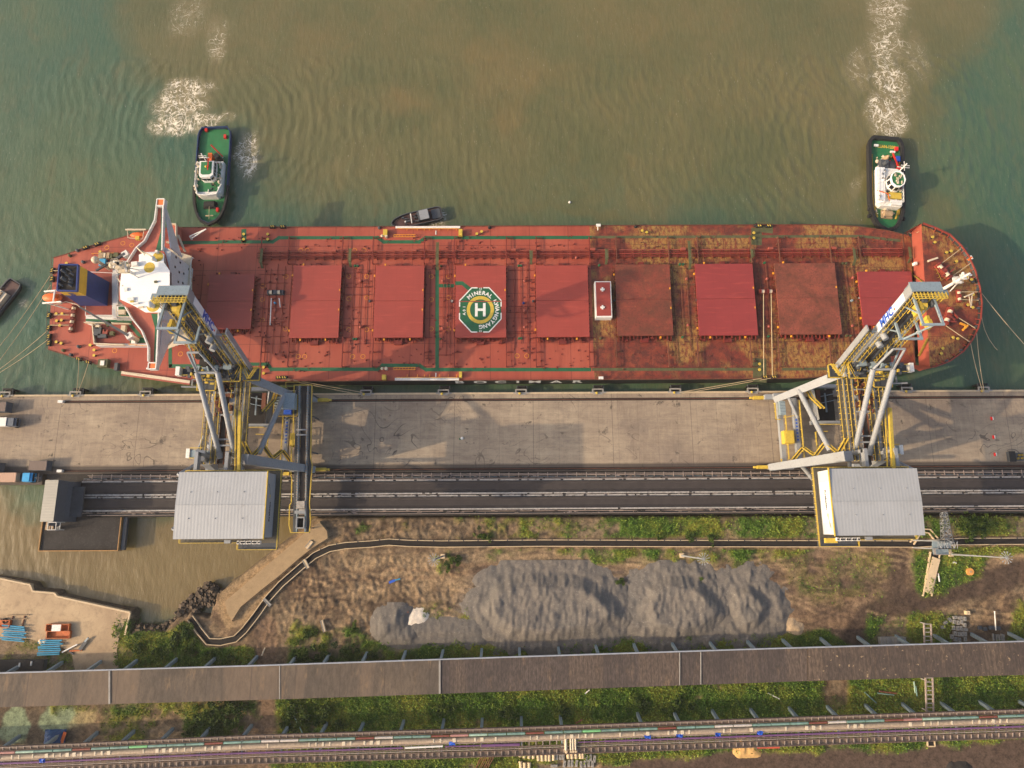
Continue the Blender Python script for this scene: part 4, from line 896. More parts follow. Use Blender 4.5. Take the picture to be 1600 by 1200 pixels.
# ================================================================ pipe rack
RZ = 10.4
def redge(px): return float(np.interp(px, [-900, 0, 400, 800, 1200, 1600, 2500], [1199, 1166.5, 1148.5, 1136.5, 1122, 1108, 1075]))
def rp(px, off, z=RZ): return W(px, redge(px)+off, z)
t = thing('pipe_rack', W(800, 1150, GZ), 'long steel pipe rack with teal, purple and insulated pipes along the bottom of the photo', 'pipe rack')
xsx = [-900, -450, 0, 200, 400, 600, 800, 1000, 1200, 1400, 1600, 2050, 2500]
def line(name, off, r, mt, z=RZ, box=None):
    a = MB()
    for a0, a1 in zip(xsx, xsx[1:]):
        p, q = rp(a0, off, z), rp(a1, off, z)
        if box: a.beam(p, q, box[0], box[1])
        else: a.tube(p, q, r, 10)
    return a.build(name, mt, t)
M['browngrate'] = flat('dusty_brown_grating', (118,102,90), .8, .35, 2.5, dirt=(66,56,50)); RUSTB = flat('weathered_rack_steel', (104,86,76), .8, .35, 1.2, dirt=(58,48,44)); M['rackrust'] = RUSTB
line('north_walkway', 3, 0, M['browngrate'], RZ-.1, (1.3, .18)); line('south_walkway', 40, 0, M['browngrate'], RZ-.6, (1.5, .18))
line('rail_beam', .2, 0, M['rackrust'], RZ+.3, (.18, .5)); line('rail_beam', 6.4, 0, M['rackrust'], RZ+.2, (.15, .4)); line('rail_beam', 30.5, 0, M['browngrate'], RZ-.1, (.28, .3)); line('rail_beam', 35.6, 0, M['rackrust'], RZ+.1, (.2, .4)); line('rail_beam', 44.5, 0, M['rackrust'], RZ+.1, (.2, .4))
line('insulated_pipe', 17.5, .62, M['insul'], RZ+.5); line('thin_pipe', 13.6, .13, M['rustrail'], RZ+.35); line('thin_pipe', 22.3, .16, M['rustrail'], RZ+.2); line('thin_pipe', 33.2, .12, M['rustrail'], RZ+.2)
# segmented painted pipe
seg = []; x = -300; rr = random.Random(5); seq = [('mint', 1), ('mint', 1), ('teal', 3), ('redp', 1), ('mint', 1), ('teal', 2), ('redp', 1), ('pinkp', 1), ('mintg', 1), ('teal', 2), ('redp', 1), ('teal', 2), ('greenp', 1), ('teal', 3), ('redp', 1), ('teal', 2)]
M['redp'] = flat('brown_red_pipe', (128,74,62), .6, .2, 1); M['pinkp'] = flat('dull_pink_pipe', (176,128,120), .6, .2, 1); M['mintg'] = flat('pale_mint_pipe', (160,186,168), .5, .2, 1); M['greenp'] = flat('pale_green_pipe', (126,190,130), .5, .2, 1)
i = 0
while x < 1750:
    nm, n_ = seq[i % len(seq)]; i += 1
    for _ in range(n_):
        L = 29.5; p, q = rp(x+.7, 10, RZ+.5), rp(x+L-.7, 10, RZ+.5)
        if -60 < x < 1650 or True: MB().tube(p, q, .33 if nm != 'redp' else .3, 10).build('pipe_length', M[nm], t)
        x += L
for a0, a1, r_ in ((-400, 65, .26), (65, 630, .24), (695, 750, .2), (752, 812, .36), (903, 945, .16), (945, 1700, .27)):
    MB().tube(rp(a0, 27, RZ+.4), rp((a0+a1)/2, 27, RZ+.4), r_, 8).tube(rp((a0+a1)/2, 27, RZ+.4), rp(a1, 27, RZ+.4), r_, 8).build('purple_pipe', M['purple'], t)
MB().tube(rp(633, 27, RZ+.45), rp(692, 26, RZ+.45), .26, 8).build('white_pipe', M['white'], t)
a = MB(); b = MB()
for px in np.arange(-60, 1660, 10.8):
    a.beam(rp(px, .5, RZ+.05), rp(px, 6.2, RZ+.05), .2, .2); a.beam(rp(px+1, 23, RZ-.2), rp(px+1, 45, RZ-.2), .22, .22)
    if random.random() < .5: b.beam(rp(px+3, 14.5, RZ+1.15), rp(px+3, 20.7, RZ+1.15), random.choice([.3, .5, .9]), .08)
a.build('cross_tie', M['rustrail'], t)['kind'] = 'stuff'; b.build('pipe_band', M['cream'], t)['kind'] = 'stuff'
a = MB(); a.rail([rp(x_, .2, RZ) for x_ in xsx[1:-1]], 1.0, .09, 2.2, False); a.build('handrail', M['rustrail'], t)
for px in [-120, -60, 2, 68, 128, 188, 250, 312, 378, 440, 500, 560, 625, 690, 752, 815, 878, 1003, 1062, 1124, 1186, 1248, 1310, 1372, 1432, 1494, 1556, 1618]:
    p, q = rp(px, 4, RZ-.5), rp(px, 42, RZ-1); a = MB(); a.beam((p.x, p.y, RZ-.6), (p.x, p.y+1.5, GZ-.4), .75, .9); a.beam((q.x, q.y, RZ-1), (q.x, q.y-1.5, GZ-.4), .6, .7); a.beam((p.x, p.y, RZ-.8), (q.x, q.y, RZ-.8), .4, .5); a.build('rack_leg', M['grey2'], t)
for i, px in enumerate((68, 707, 1011, 1061, 1121, 1186)):
    c = rp(px, 24 if px < 100 else 22, RZ+.6); q = thing('blue_sheet', (c.x, c.y, RZ+.4), f'crumpled bright blue sheet lying on the pipe rack, {ORD[i]} from the west', 'sheet', 'blue sheets on the pipe rack')
    vs = [(c.x-.8+1.6*a_/4+random.uniform(-.2,.2), c.y-.45+.9*b_/3+random.uniform(-.15,.15), RZ+.9+random.uniform(0,.5)) for b_ in range(4) for a_ in range(5)]
    MB().add(vs, [(j*5+k, j*5+k+1, (j+1)*5+k+1, (j+1)*5+k) for j in range(3) for k in range(4)]).build('fold', M['blue2'], q)
c = rp(885, 23.5, RZ+.5)
for k_ in range(4):
    p = rp(884+(0, 7.5, 11, 15)[k_], 21, RZ+.7); d = W(886, 1160, RZ)-W(886, 1148, RZ)
    o_ = thing('clad_duct', (p.x, p.y, RZ), f'white clad duct dropping across the pipe rack, {ORD[k_]} from the west of four', 'duct', 'white ducts crossing the pipe rack'); MB().tube(p, p+Vector((0, -2.9, -.1)), .38 if k_ == 0 else .25, 8).build('sleeve', M['cream'], o_)
    MB().cyl(p+Vector((0, -3.3, -.5)), .4 if k_ == 0 else .3, .6, 10).build('end_cap', M['creamconc'], o_)

# ================================================================ drainage channel with pale kerbs
cp = [W(a_, b_, GZ) for a_, b_ in canal_px]
t = thing('drainage_channel', W(850, 848, GZ), 'narrow dark drainage channel between two pale concrete kerbs winding across the waste ground', 'channel')
def offset(pts, d):
    o_ = []
    for i, p in enumerate(pts):
        a_ = pts[max(0, i-1)]; b_ = pts[min(len(pts)-1, i+1)]; v = (b_-a_); v.z = 0; v.normalize(); o_.append(Vector((p.x-v.y*d, p.y+v.x*d, 0)))
    return o_
hw = .92
for s_ in (-1, 1): MB().wall([(p.x, p.y) for p in offset(cp, s_*hw)], GZ-.4, GZ+.62, .2).build('kerb', M['creamconc'], t)
L_, R_ = offset(cp, -hw+.14), offset(cp, hw-.14); a = MB()
for i in range(len(cp)-1): a.add([(p.x, p.y, GZ+.09) for p in (L_[i], L_[i+1], R_[i+1], R_[i])], [(0, 1, 2, 3)])
a.build('bed', M['interior'], t)
a = MB(); tot = 0
for a_, b_ in zip(cp, cp[1:]):
    L = (b_-a_).length; n_ = int(L/4.4)
    for j in range(n_):
        p = a_.lerp(b_, (j+.5)/max(1, n_)); v = (b_-a_).normalized(); n2 = Vector((-v.y, v.x, 0)); 
        if p.x > -60: a.beam(p-n2*1.1+Vector((0,0,.66)), p-n2*.75+Vector((0,0,.66)), .3, .1)
a.build('joint_cap', M['dgrey'], t)
lp = [W(a_, b_, GZ) for a_, b_ in ((1462,843),(1451,830),(1436,829),(1424,849))]
t = thing('channel_bypass', lp[1], 'short pale kerbed bypass loop of the channel beside the lattice bridge', 'channel')
for s_ in (-.6, .6): MB().wall([(p.x, p.y) for p in offset(lp, s_)], GZ-.3, GZ+.65, .3).build('kerb', M['creamconc'], t)
a = MB(); L_, R_ = offset(lp, -.48), offset(lp, .48)
for i in range(3): a.add([(p.x, p.y, GZ+.14) for p in (L_[i], L_[i+1], R_[i+1], R_[i])], [(0, 1, 2, 3)])
a.build('bed', M['coal'], t)
def slab(px, py, L, w_, rz, mt, lab, name='foot_bridge', cat='footbridge', z=GZ+.75, h=.2):
    c = W(px, py, z); t_ = thing(name, (c.x, c.y, z), lab, cat); MB().box((c.x, c.y, z), (L, w_, h), rz).build('deck_slab', mt, t_)
    d = Vector((-math.sin(rz), math.cos(rz), 0))*(w_/2-.1); e = Vector((math.cos(rz), math.sin(rz), 0))*L/2; cc = Vector((c.x, c.y, z+h/2+.06))
    MB().beam(cc+d-e, cc+d+e, .14, .12).beam(cc-d-e, cc-d+e, .14, .12).build('edge_strip', M['concrete'], t_)
slab(478, 881, 2.9, 1.1, 2.1, M['creamconc'], 'pale slab footbridge over the channel near the loader trailer'); slab(417.5, 941, 2.9, .9, 2.4, M['concrete'], 'grey slab footbridge over the channel on the diagonal bank', z=GZ+.74)
slab(483, 851, 2.6, 1.2, .9, M['creamconc'], 'pale concrete slab lying on the diagonal causeway', 'concrete_slab', 'slab', GZ+1.25, .3)
c = W(505, 978, GZ); slab(505, 978, 3.4, .9, -1.25, M['creamconc'], 'pale open box culvert lying in the dirt above the bushes', 'culvert_box', 'culvert', GZ+.4, .4)
c = W(634, 957, GZ); simple('painted_beam', 'short orange red beam on the dirt next to the white spoil', 'beam', [('flange', MB().beam((c.x-.9, c.y-.1, GZ+.3), (c.x+.9, c.y+.2, GZ+.3), .5, .2), M['orange2']), ('web', MB().beam((c.x-.9, c.y-.1, GZ+.5), (c.x+.9, c.y+.2, GZ+.5), .15, .2), M['orange2'])])
c = W(616, 907, GZ); simple('blue_rag', 'torn blue plastic sheet on the sandy ground', 'plastic sheet', [('sheet', MB().beam((c.x-1.5, c.y-.6, GZ+.25), (c.x+.3, c.y+.1, GZ+.4), .7, .1), M['blue2']), ('torn_end', MB().beam((c.x+.3, c.y+.1, GZ+.4), (c.x+1.8, c.y+.5, GZ+.35), .35, .1), M['cyan'])])
# covered culvert at right
c0, c1 = W(1463, 872, GZ+.8), W(1449, 926, GZ+.8); d = (c1-c0)
simple('culvert', 'long pale covered culvert running down the grass below the lattice bridge', 'culvert', [('cover_slab', MB().beam(c0, c1, 2.3, .3), M['creamconc']), ('side_wall', MB().beam((c0.x-1.3, c0.y+1.8, GZ+.2), (c1.x-1.3, c1.y-1.0, GZ+.2), .3, 1.2).beam((c0.x+1.3, c0.y+1.0, GZ+.2), (c1.x+1.3, c1.y-1.0, GZ+.2), .3, 1.1), M['creamconc']), ('dark_mouth', MB().beam((c0.x+.1, c0.y+1.8, GZ+.3), (c0.x, c0.y, GZ+.3), 2.0, .3), M['interior'])])
c = W(1513, 893, GZ); dk = MB().cyl((c.x, c.y, GZ+.2), 1.05, .8, 24); simple('cable_drum', 'round orange brown cable drum lying flat on the grass', 'drum', [('flange', dk, flat('orange_brown_drum', (214,150,80), .7, .15, 1.5)), ('hub', MB().cyl((c.x, c.y, GZ+1.0), .3, .15, 12), M['wood'])])
c = W(1490, 879, GZ); simple('white_box', 'small white box on the grass below the mast foot', 'box', [('lid', MB().beam((c.x-.6, c.y+.1, GZ+.35), (c.x+.6, c.y-.1, GZ+.35), .5, .3), M['white'])])
p, q = W(1466, 896, GZ+.5), W(1468, 909, GZ+.5); simple('white_pole', 'white pole lying beside the covered culvert', 'pole', [('shaft', MB().tube(p, q, .2, 8), M['white']), ('red_end', MB().tube(p, W(1460, 894, GZ+.5), .13, 8), M['red'])])
# ---------------------------------------------------------------- lattice bridge above the channel
def lattice(mb, a0, a1, b0, b1, n, r=.085):
    """truss panel between chord a0-a1 and chord b0-b1"""
    mb.tube(a0, a1, r*1.5, 6); mb.tube(b0, b1, r*1.5, 6)
    for i in range(n+1):
        p, q = a0.lerp(a1, i/n), b0.lerp(b1, i/n); mb.tube(p, q, r, 5)
        if i < n: mb.tube(p, b0.lerp(b1, (i+1)/n), r, 5) if i % 2 else mb.tube(q, a0.lerp(a1, (i+1)/n), r, 5)
t = thing('lattice_bridge', W(1470, 850, GZ), 'pale lattice truss bridge rising from the conveyor trestle to a railed platform over the channel', 'truss bridge')
A0, A1 = W(1469, 802, 7), W(1470, 848, 13); B0, B1 = W(1475, 802, 7), W(1483, 848, 13); C0, C1 = W(1474, 800, 10), W(1477, 848, 16.5); D0, D1 = W(1480, 800, 10), W(1490, 848, 16.5)
a = MB()
for u_ in ((A0, A1, B0, B1), (C0, C1, D0, D1), (A0, A1, C0, C1), (B0, B1, D0, D1)): lattice(a, *u_, 8)
a.build('truss', M['grey'], t)
E = [W(1457, 845, 13), W(1487, 845, 13), W(1487, 857, 13), W(1457, 857, 13)]; F = [v+Vector((0,0,2.6)) for v in E]
a = MB(); a.prism([(v.x, v.y) for v in E], 12.7, 12.9); a.build('platform', M['grey2'], t)
a = MB()
for i in (0, 2): lattice(a, F[i], F[(i+1) % 4], E[i], E[(i+1) % 4], 6)
lattice(a, F[3], F[2], F[0], F[1], 6); a.build('platform_truss', M['grey'], t)
a = MB()
for v in E: a.tube((v.x, v.y, GZ), (v.x, v.y, 12.8), .2, 6)
a.build('support_leg', M['grey'], t)
c = W(1470, 861, 9); a = MB(); a.rail([(c.x-2.3, c.y-1, 9), (c.x+2.3, c.y-1, 9), (c.x+2.3, c.y+1, 9), (c.x-2.3, c.y+1, 9)], 1.1, .12, 1.2, True, True); a.build('handrail', M['rustrail'], t); a = MB(); a.bx(c.x-2.3, c.x+2.3, c.y-1, c.y+1, 8.85, 8.97); a.build('landing', M['grey2'], t)
# ladder bridge under the gallery, south side
t = thing('cable_bridge', W(1448, 1080, GZ), 'pale ladder shaped cable bridge passing below the gallery', 'cable bridge')
a = MB(); z = 7.2; P0, P1 = W(1449, 975, z), W(1453, 1112, z)
for s_ in (-1.0, 1.0): a.beam(P0+Vector((s_,0,0)), P1+Vector((s_,0,0)), .3, .5)
a.build('side_girder', M['rustrail'], t); a = MB()
for i in range(22): p = P0.lerp(P1, i/21); a.beam(p+Vector((-1,0,.1)), p+Vector((1,0,.1)), .25, .15)
a.build('rung', M['concrete'], t); a = MB()
for f_ in (0, .33, .66, 1): p = P0.lerp(P1, f_); a.beam(p, (p.x, p.y, GZ), .3)
a.build('support_leg', M['concrete'], t)
# ---------------------------------------------------------------- tall floodlight masts
def mast(px, py, lab, H=27):
    c = W(px, py, GZ); t_ = thing('floodlight_mast', c, lab, 'light mast', 'floodlight masts')
    MB().tube((c.x, c.y, GZ), (c.x, c.y, H), .28, 12, .13).build('pole', M['grey'], t_)
    MB().box((c.x, c.y, GZ+.35), (1.3, 1.3, .7)).build('base_block', M['creamconc'], t_)
    a_ = MB()
    for k_ in range(12):
        r_ = 2*math.pi*k_/12+.2; a_.tube((c.x, c.y, H), (c.x+1.4*math.cos(r_), c.y+1.4*math.sin(r_), H+.1), .06, 5)
    a_.cyl((c.x, c.y, H-.3), .25, .5, 10); a_.build('spoke_ring', M['grey'], t_)
    for k_ in range(12):
        r_ = 2*math.pi*k_/12+.2; MB().box((c.x+1.5*math.cos(r_), c.y+1.5*math.sin(r_), H), (.3, .2, .26), r_).build('floodlight', M['grey'], t_)
mast(1065, 868, 'pale floodlight mast south of the channel near the middle of the photo'); mast(1484, 866, 'pale floodlight mast standing by the orange cable drum'); mast(692, 869, 'floodlight mast standing in the grass left of the gravel heap')
# ---------------------------------------------------------------- concrete blocks, pipes and clutter round the gallery
def block_row(spots, size, mt, lab, group, name='concrete_block', cat='concrete block'):
    first = None
    for px, py, rz in spots:
        c = W(px, py, GZ+size[2])
        if first is None:
            first = thing(name, (c.x, c.y, GZ), lab, cat, group); MB().box((c.x, c.y, GZ+size[2]/2), size, 0, .96).build('body', mt, first); MB().box((c.x, c.y, GZ+size[2]+.03), (size[0]*.35, size[1]*.12, .06)).build('lifting_eye', M['dgrey'], first); first.rotation_euler.z = rz
        else: clone(first, (c.x, c.y, GZ), rz)
block_row([(1493,965,.1),(1501,965.5,.1),(1478,973,.6),(1485,969,-1.1),(1491.5,972,1.5),(1497.5,973,1.6),(1503,972,1.4),(1508,967,1.5),(1508,977,1.5),(1490.5,981,1.5),(1497,982,1.6),(1502,982,1.5),(1509,984,.0),(1493,990,1.5),(1499,991,1.5),(1504,991,1.5),(1509,991,1.5),(1488,995,1.4),(1494,999,1.5),(1500,1000,1.5),(1509,999,1.5),(1474,980,0)],
          (1.25, .8, .8), M['concrete'], 'grey concrete block in the loose cluster of blocks north of the gallery', 'concrete blocks beside the gallery')
c = W(1512.5, 957.5, GZ+1); simple('concrete_cube', 'single concrete cube set apart north east of the block cluster', 'concrete block', [('body', MB().box((c.x, c.y, GZ+.6), (1.1, 1.1, 1.2), 0, .97), M['creamconc']), ('lifting_eye', MB().box((c.x, c.y, GZ+1.23), (.4, .12, .06)), M['dgrey'])])
block_row([(1532,981,0),(1540,983,.1),(1549,981,.1),(1555,981,-.1),(1561,982,.05)], (1.1, 1.0, .7), M['dgrey'], 'dark ring shaped precast piece in the row beside the gallery', 'dark precast pieces', 'precast_piece', 'precast piece')
block_row([(1553,996,1.5),(1558,997,1.5),(1562,997,1.6),(1566,996,1.5),(1569,997,1.5)], (2.0, .4, .5), M['concrete'], 'grey concrete beam lying in a row against the gallery wall', 'short concrete beams', 'concrete_beam', 'concrete beam')
pipes = [(812.5,1176,4.0),(819,1177.5,4.6),(826.5,1178.5,5.0),(833.5,1178.5,5.0),(841,1182,5.6),(847,1182.5,5.6),(853.5,1182,5.6),(858.5,1182.5,5.6),(865,1181.5,5.6),(888,1178.5,5.6),(893.5,1179,5.6),(900,1178.5,5.6),(906.5,1178.5,5.4),(910.5,1178.5,5.4),(814,1197,6),(820,1199,6),(827,1199,6)]
p0 = None
for px, py, L in pipes:
    c = W(px, py, GZ+.45)
    if p0 is None:
        p0 = thing('concrete_pipe', (c.x, c.y, GZ), 'cream concrete pipe lying in the rows south of the pipe rack', 'concrete pipe', 'cream concrete pipes'); MB().tube((c.x, c.y-1.05, GZ+.5), (c.x, c.y+1.05, GZ+.5), .5, 14).build('barrel', M['creamconc'], p0); MB().tube((c.x, c.y+1.05, GZ+.5), (c.x, c.y+1.35, GZ+.5), .55, 14).build('socket', M['creamconc'], p0)
    else: clone(p0, (c.x, c.y, GZ), random.uniform(-.05, .12))
block_row([(870+5*k_+random.random()*1.5, 1182, 1.5) for k_ in range(3)]+[(916,1173,.1),(929,1171,.1),(866,1197,0),(882,1194,1.4),(889,1193,1.5),(894,1193,1.5),(901,1193,1.4),(908,1195,1.6),(914,1194,1.5),(920,1193,1.5),(926,1194,1.5),(917,1185,1.6),(923,1184,1.5),(929,1186,1.4)], (1.9, .7, .6), M['concrete'], 'grey culvert block beside the cream concrete pipes', 'culvert blocks by the pipes', 'culvert_block', 'culvert block')
x0, x1, y0, y1 = rect(1183, 1160, 1218, 1170, GZ+2.2); container(x0, x1, y0, y1, GZ, GZ+2.2, flat('red_container_roof', (196,82,60), .6, .12, .6), M['redp'], 'salmon red container below the pipe rack')
x0, x1, y0, y1 = rect(1361, 1153.5, 1383, 1161, GZ+1.2); t = thing('solar_table', ((x0+x1)/2, y0, GZ), 'blue white striped sheet roof below the pipe rack', 'sheet roof'); MB().bx(x0, x1, y0, y1, GZ+1.15, GZ+1.25).build('striped_sheet', roofmat('blue_white_stripes', (160,175,215), .7), t); MB().bx(x0, x0+.12, y0, y0+.12, GZ, GZ+1.15).bx(x1-.12, x1, y1-.12, y1, GZ, GZ+1.15).build('leg', M['dgrey'], t)
c = W(1453, 1157, GZ); t = thing('pit_frame', c, 'small concrete pit with a dark opening below the pipe rack', 'pit'); MB().wall([(c.x-1,c.y-1.4),(c.x+1,c.y-1.4),(c.x+1,c.y+1.4),(c.x-1,c.y+1.4)], GZ-.3, GZ+.6, .3, True).build('rim', M['creamconc'], t); MB().bx(c.x-.85, c.x+.85, c.y-1.25, c.y+1.25, GZ+.3, GZ+.34).build('opening', M['interior'], t)
c = W(1396, 1001, GZ+1.6); t = thing('panel_stack', (c.x, c.y, GZ), 'long stack of grey precast panels against the gallery', 'panel stack')
for k_ in range(9): MB().bx(c.x-3.7+k_*.84, c.x-3.0+k_*.84, c.y-2.2, c.y+.9, GZ, GZ+1.4+.12*(k_ % 3)).build('panel', M['concrete'], t)
for i, (a_, b_, c_, d_, mt) in enumerate(((1351,1081.5,1369.5,1098.5,'teal'),(1371,1083,1397,1086,'teal'),(1374,1080,1401,1083.5,'redp'),(1428,1065,1430,1083,'mintg'),(1431,1072,1433,1088,'teal'),(1200,1083,1218,1092,'white'),(459,1118,473,1146,'mintg'),(409,1024,414,1012,'cream'),(914,1084,921,1078,'white'),(1554,955,1556,985,'white'),(900,1130,910,1124,'redp'))):
    p, q = W(a_, b_, GZ+.7), W(c_, d_, GZ+.7); where = ('lying diagonally right of centre','teal one of a crossed pair','brown one of a crossed pair','pale upright looking one by the cable bridge','next to the cable bridge','on the bare strip below the gallery','thin one in the bushes left of centre','on the shaded dirt path','pair of white offcuts under the gallery edge','at the east edge on the grass','among scrap by the rack')[i]
    simple('loose_pipe', f"{('teal','teal','brown','pale','teal','white','pale','cream','white','white','brown')[i]} loose pipe on the ground, {where}", 'loose pipe', [('barrel', MB().tube(p, q, .17, 6), M[mt]), ('flange', MB().tube(p, p.lerp(q, .03), .26, 8), M[mt])])
# rusty rods
c0 = W(752, 1190, GZ); t = thing('rusty_rods', c0, 'bundle of rusty rods leaning from the pipe rack at the bottom edge', 'rods')
for k_ in range(7): MB().tube(W(742+k_*3.2, 1200+random.random()*3, GZ+.4), W(756+k_*3.4, 1173, RZ-1.5), .12, 5).build('rod', M['rust'], t)
# ================================================================ bulk carrier
DZ = 6.5; FZ = 11.5
ship = thing('bulk_carrier', W(800, 470, 0), 'huge red decked bulk carrier with nine hatch covers moored along the jetty', 'ship')
yn, ys2 = W(800, 353, DZ).y, W(800, 594, DZ).y
XS = lambda px, z=DZ, py=470: W(px, py, z).x
north = [W(a, b, DZ)[:2] for a, b in ((84,402.5),(107,396),(132,387),(160,379),(190,371),(212,364),(237,358))]+[(XS(268, DZ, 355), yn+.05), (XS(300, DZ, 355), yn), (XS(1290, DZ, 352), yn-.1)]+[W(a, b, DZ)[:2] for a, b in ((1340,354),(1385,360),(1410,366),(1424,370))]
south = [W(a, b, DZ)[:2] for a, b in ((75,546),(120,560),(160,572),(187,579),(225,587),(262,593))]+[(XS(310, DZ, 590), ys2), (XS(1250, DZ, 590), ys2+.1)]+[W(a, b, DZ)[:2] for a, b in ((1330,585),(1380,574.5),(1417,570),(1430,570))]
outline = [tuple(p) for p in south]+[tuple(p) for p in reversed(north)]
fc = [W(a, b, FZ)[:2] for a, b in ((1439.5,349.5),(1460,357),(1482,367.5),(1500,385),(1512,402),(1522,425),(1529,450),(1532,475),(1530.5,498),(1526,515),(1517,533),(1503,551),(1482,566),(1463,573.6),(1453,575))]
fc = [tuple(p) for p in fc]
xseam = XS(925)
def clipx(poly, x0, x1):
    def half(pl, xc, keepgt):
        o_ = []; n = len(pl)
        for i in range(n):
            a, b = pl[i], pl[(i+1) % n]; ia, ib = (a[0] >= xc) == keepgt, (b[0] >= xc) == keepgt
            if ia: o_.append(a)
            if ia != ib: t_ = (xc-a[0])/(b[0]-a[0]); o_.append((xc, a[1]+t_*(b[1]-a[1])))
        return o_
    return half(half(poly, x0, True), x1, False)
MB().prism(clipx(outline, -999, xseam), DZ-.5, DZ).build('deck', M['deck'], ship)
MB().prism(clipx(outline, xseam+.01, 999), DZ-.5, DZ).build('deck', M['deckrust'], ship)
# hull sides: deck edge lofted to the waterline
cyl_ = (yn+ys2)/2
def loft(rings):
    a = MB(); n = len(rings[0]); vs = [v for r in rings for v in r]; fs = []
    for i in range(len(rings)-1):
        for k in range(n): fs.append((i*n+k, (i+1)*n+k, (i+1)*n+(k+1) % n, i*n+(k+1) % n))
    return a.add(vs, fs)
def ring(poly, z, f):
    o_ = []
    for x, y in poly:
        aft = ss(np.array(-x), 95, 140); fwd = ss(np.array(x), 95, 125)
        o_.append((x+f*(3.0*float(aft)-4.0*float(fwd)), cyl_+(y-cyl_)*(1-f*(.05*float(aft)+.22*float(fwd))), z))
    return o_
loft([ring(outline, DZ-.02, 0), ring(outline, 4.0, .15), ring(outline, 1.3, .45)]).build('hull', M['hullblack'], ship)
loft([ring(outline, 1.3, .46), ring(outline, -2, 1)]).build('boot_topping', M['antif'], ship)
loft([ring(outline, 1.42, .44), ring(outline, 1.2, .4)]).build('waterline_stripe', M['rust'], ship)
for sgn, yy in ((-1, ys2),):
    a = MB()
    for ch, px in zip('BOCIMAR', (718, 750.5, 782, 809, 835.5, 869, 901.5)):
        vs, fs = text_geo(ch, 4.6, .03); x = XS(px, 3.6, 597)
        a.add([(x+v[0]*1.15, yy-.06-(.02 if v[1] < 0 else 0), 4.0+v[1]*.98) for v in vs], fs)
    a.build('hull_lettering', M['white'], ship)
# bulwark / sheer edge
a = MB(); a.wall([p for p in outline if p[0] < XS(1424)], DZ-.1, DZ+.12, .28, False); a.build('sheer_strake', M['rust'], ship)
# forecastle
cb = ((fc[0][0]+fc[-1][0])/2, (fc[0][1]+fc[-1][1])/2)
fdeck = MB().prism(fc, FZ-.4, FZ).build('forecastle_deck', M['deckrust'], ship)
top = [(x, y, FZ+1.15) for x, y in fc]; 
def fring(z, f):
    o_ = []
    for i, (x, y) in enumerate(fc):
        e = 0 if i in (0, len(fc)-1) else 1
        o_.append((x-f*e*7.5*min(1, (x-fc[0][0])/12), cb[1]+(y-cb[1])*(1-.30*f), z))
    return o_
M['bowred'] = flat('orange_red_bulwark_paint', (136,58,47), .5, .15, .4, dirt=(100,50,38))
M['fcwall'] = flat('salmon_red_bulkhead_paint', (150,76,61), .5, .12, .5, dirt=(150,60,45))
a = MB(); n = len(fc); R0 = [(x, y, FZ+1.1) for x, y in fc]; 
inn = [(cb[0]+(x-cb[0])*.985, cb[1]+(y-cb[1])*.985, FZ+1.1) for x, y in fc]; inb = [(x, y, FZ+.0) for x, y, _ in inn]
a.add(R0+inn, [(k, k+1, n+k+1, n+k) for k in range(n-1)]); a.add(inn+inb, [(k, k+1, n+k+1, n+k) for k in range(n-1)]); a.build('bulwark', M['bowred'], ship)
rg = [R0, fring(FZ-3, .3), fring(6.0, .6), fring(1.2, .95), fring(-2, 1)]
a = MB(); vs = [v for r in rg for v in r]; a.add(vs, [(i*n+k, (i+1)*n+k, (i+1)*n+k+1, i*n+k+1) for i in range(4) for k in range(n-1)]); a.build('bow_plating', M['hullblack'], ship)
# aft bulkhead of the forecastle and the swept bulwark wings
xa0, xa1 = fc[0], fc[-1]
a = MB(); a.add([(xa0[0], xa0[1], FZ), (xa1[0], xa1[1], FZ), (xa1[0]-.3, xa1[1]+.2, DZ), (xa0[0]-.3, xa0[1]-.2, DZ)], [(0, 1, 2, 3)]); a.build('forecastle_bulkhead', M['fcwall'], ship)
a = MB(); p, q = W(1410, 366, DZ), W(1424, 370, DZ)
a.add([(xa0[0], xa0[1], FZ+1.1), (xa0[0]-.3, xa0[1]-.2, DZ), (p.x, p.y, DZ), (p.x, p.y, DZ+1)], [(0, 1, 2, 3)])
p = W(1417, 570, DZ); a.add([(xa1[0], xa1[1], FZ+1.1), (xa1[0]-.3, xa1[1]+.2, DZ), (p.x, p.y, DZ), (p.x, p.y, DZ+1)], [(3, 2, 1, 0)]); a.build('bulwark_wing', M['fcwall'], ship)
a = MB()
for k_ in range(5): p = W(1412+k_*5, 366-k_*2.6, DZ); a.beam((p.x, p.y-.2, DZ+.1), (p.x+.6, p.y-1.8, DZ+.1), .15, .1); a.beam((p.x, p.y-.2, DZ+.2), (p.x+.3, p.y-1.2, DZ+2+k_*.6), .14, .1)
a.build('bulwark_stay', M['bowred'], ship)
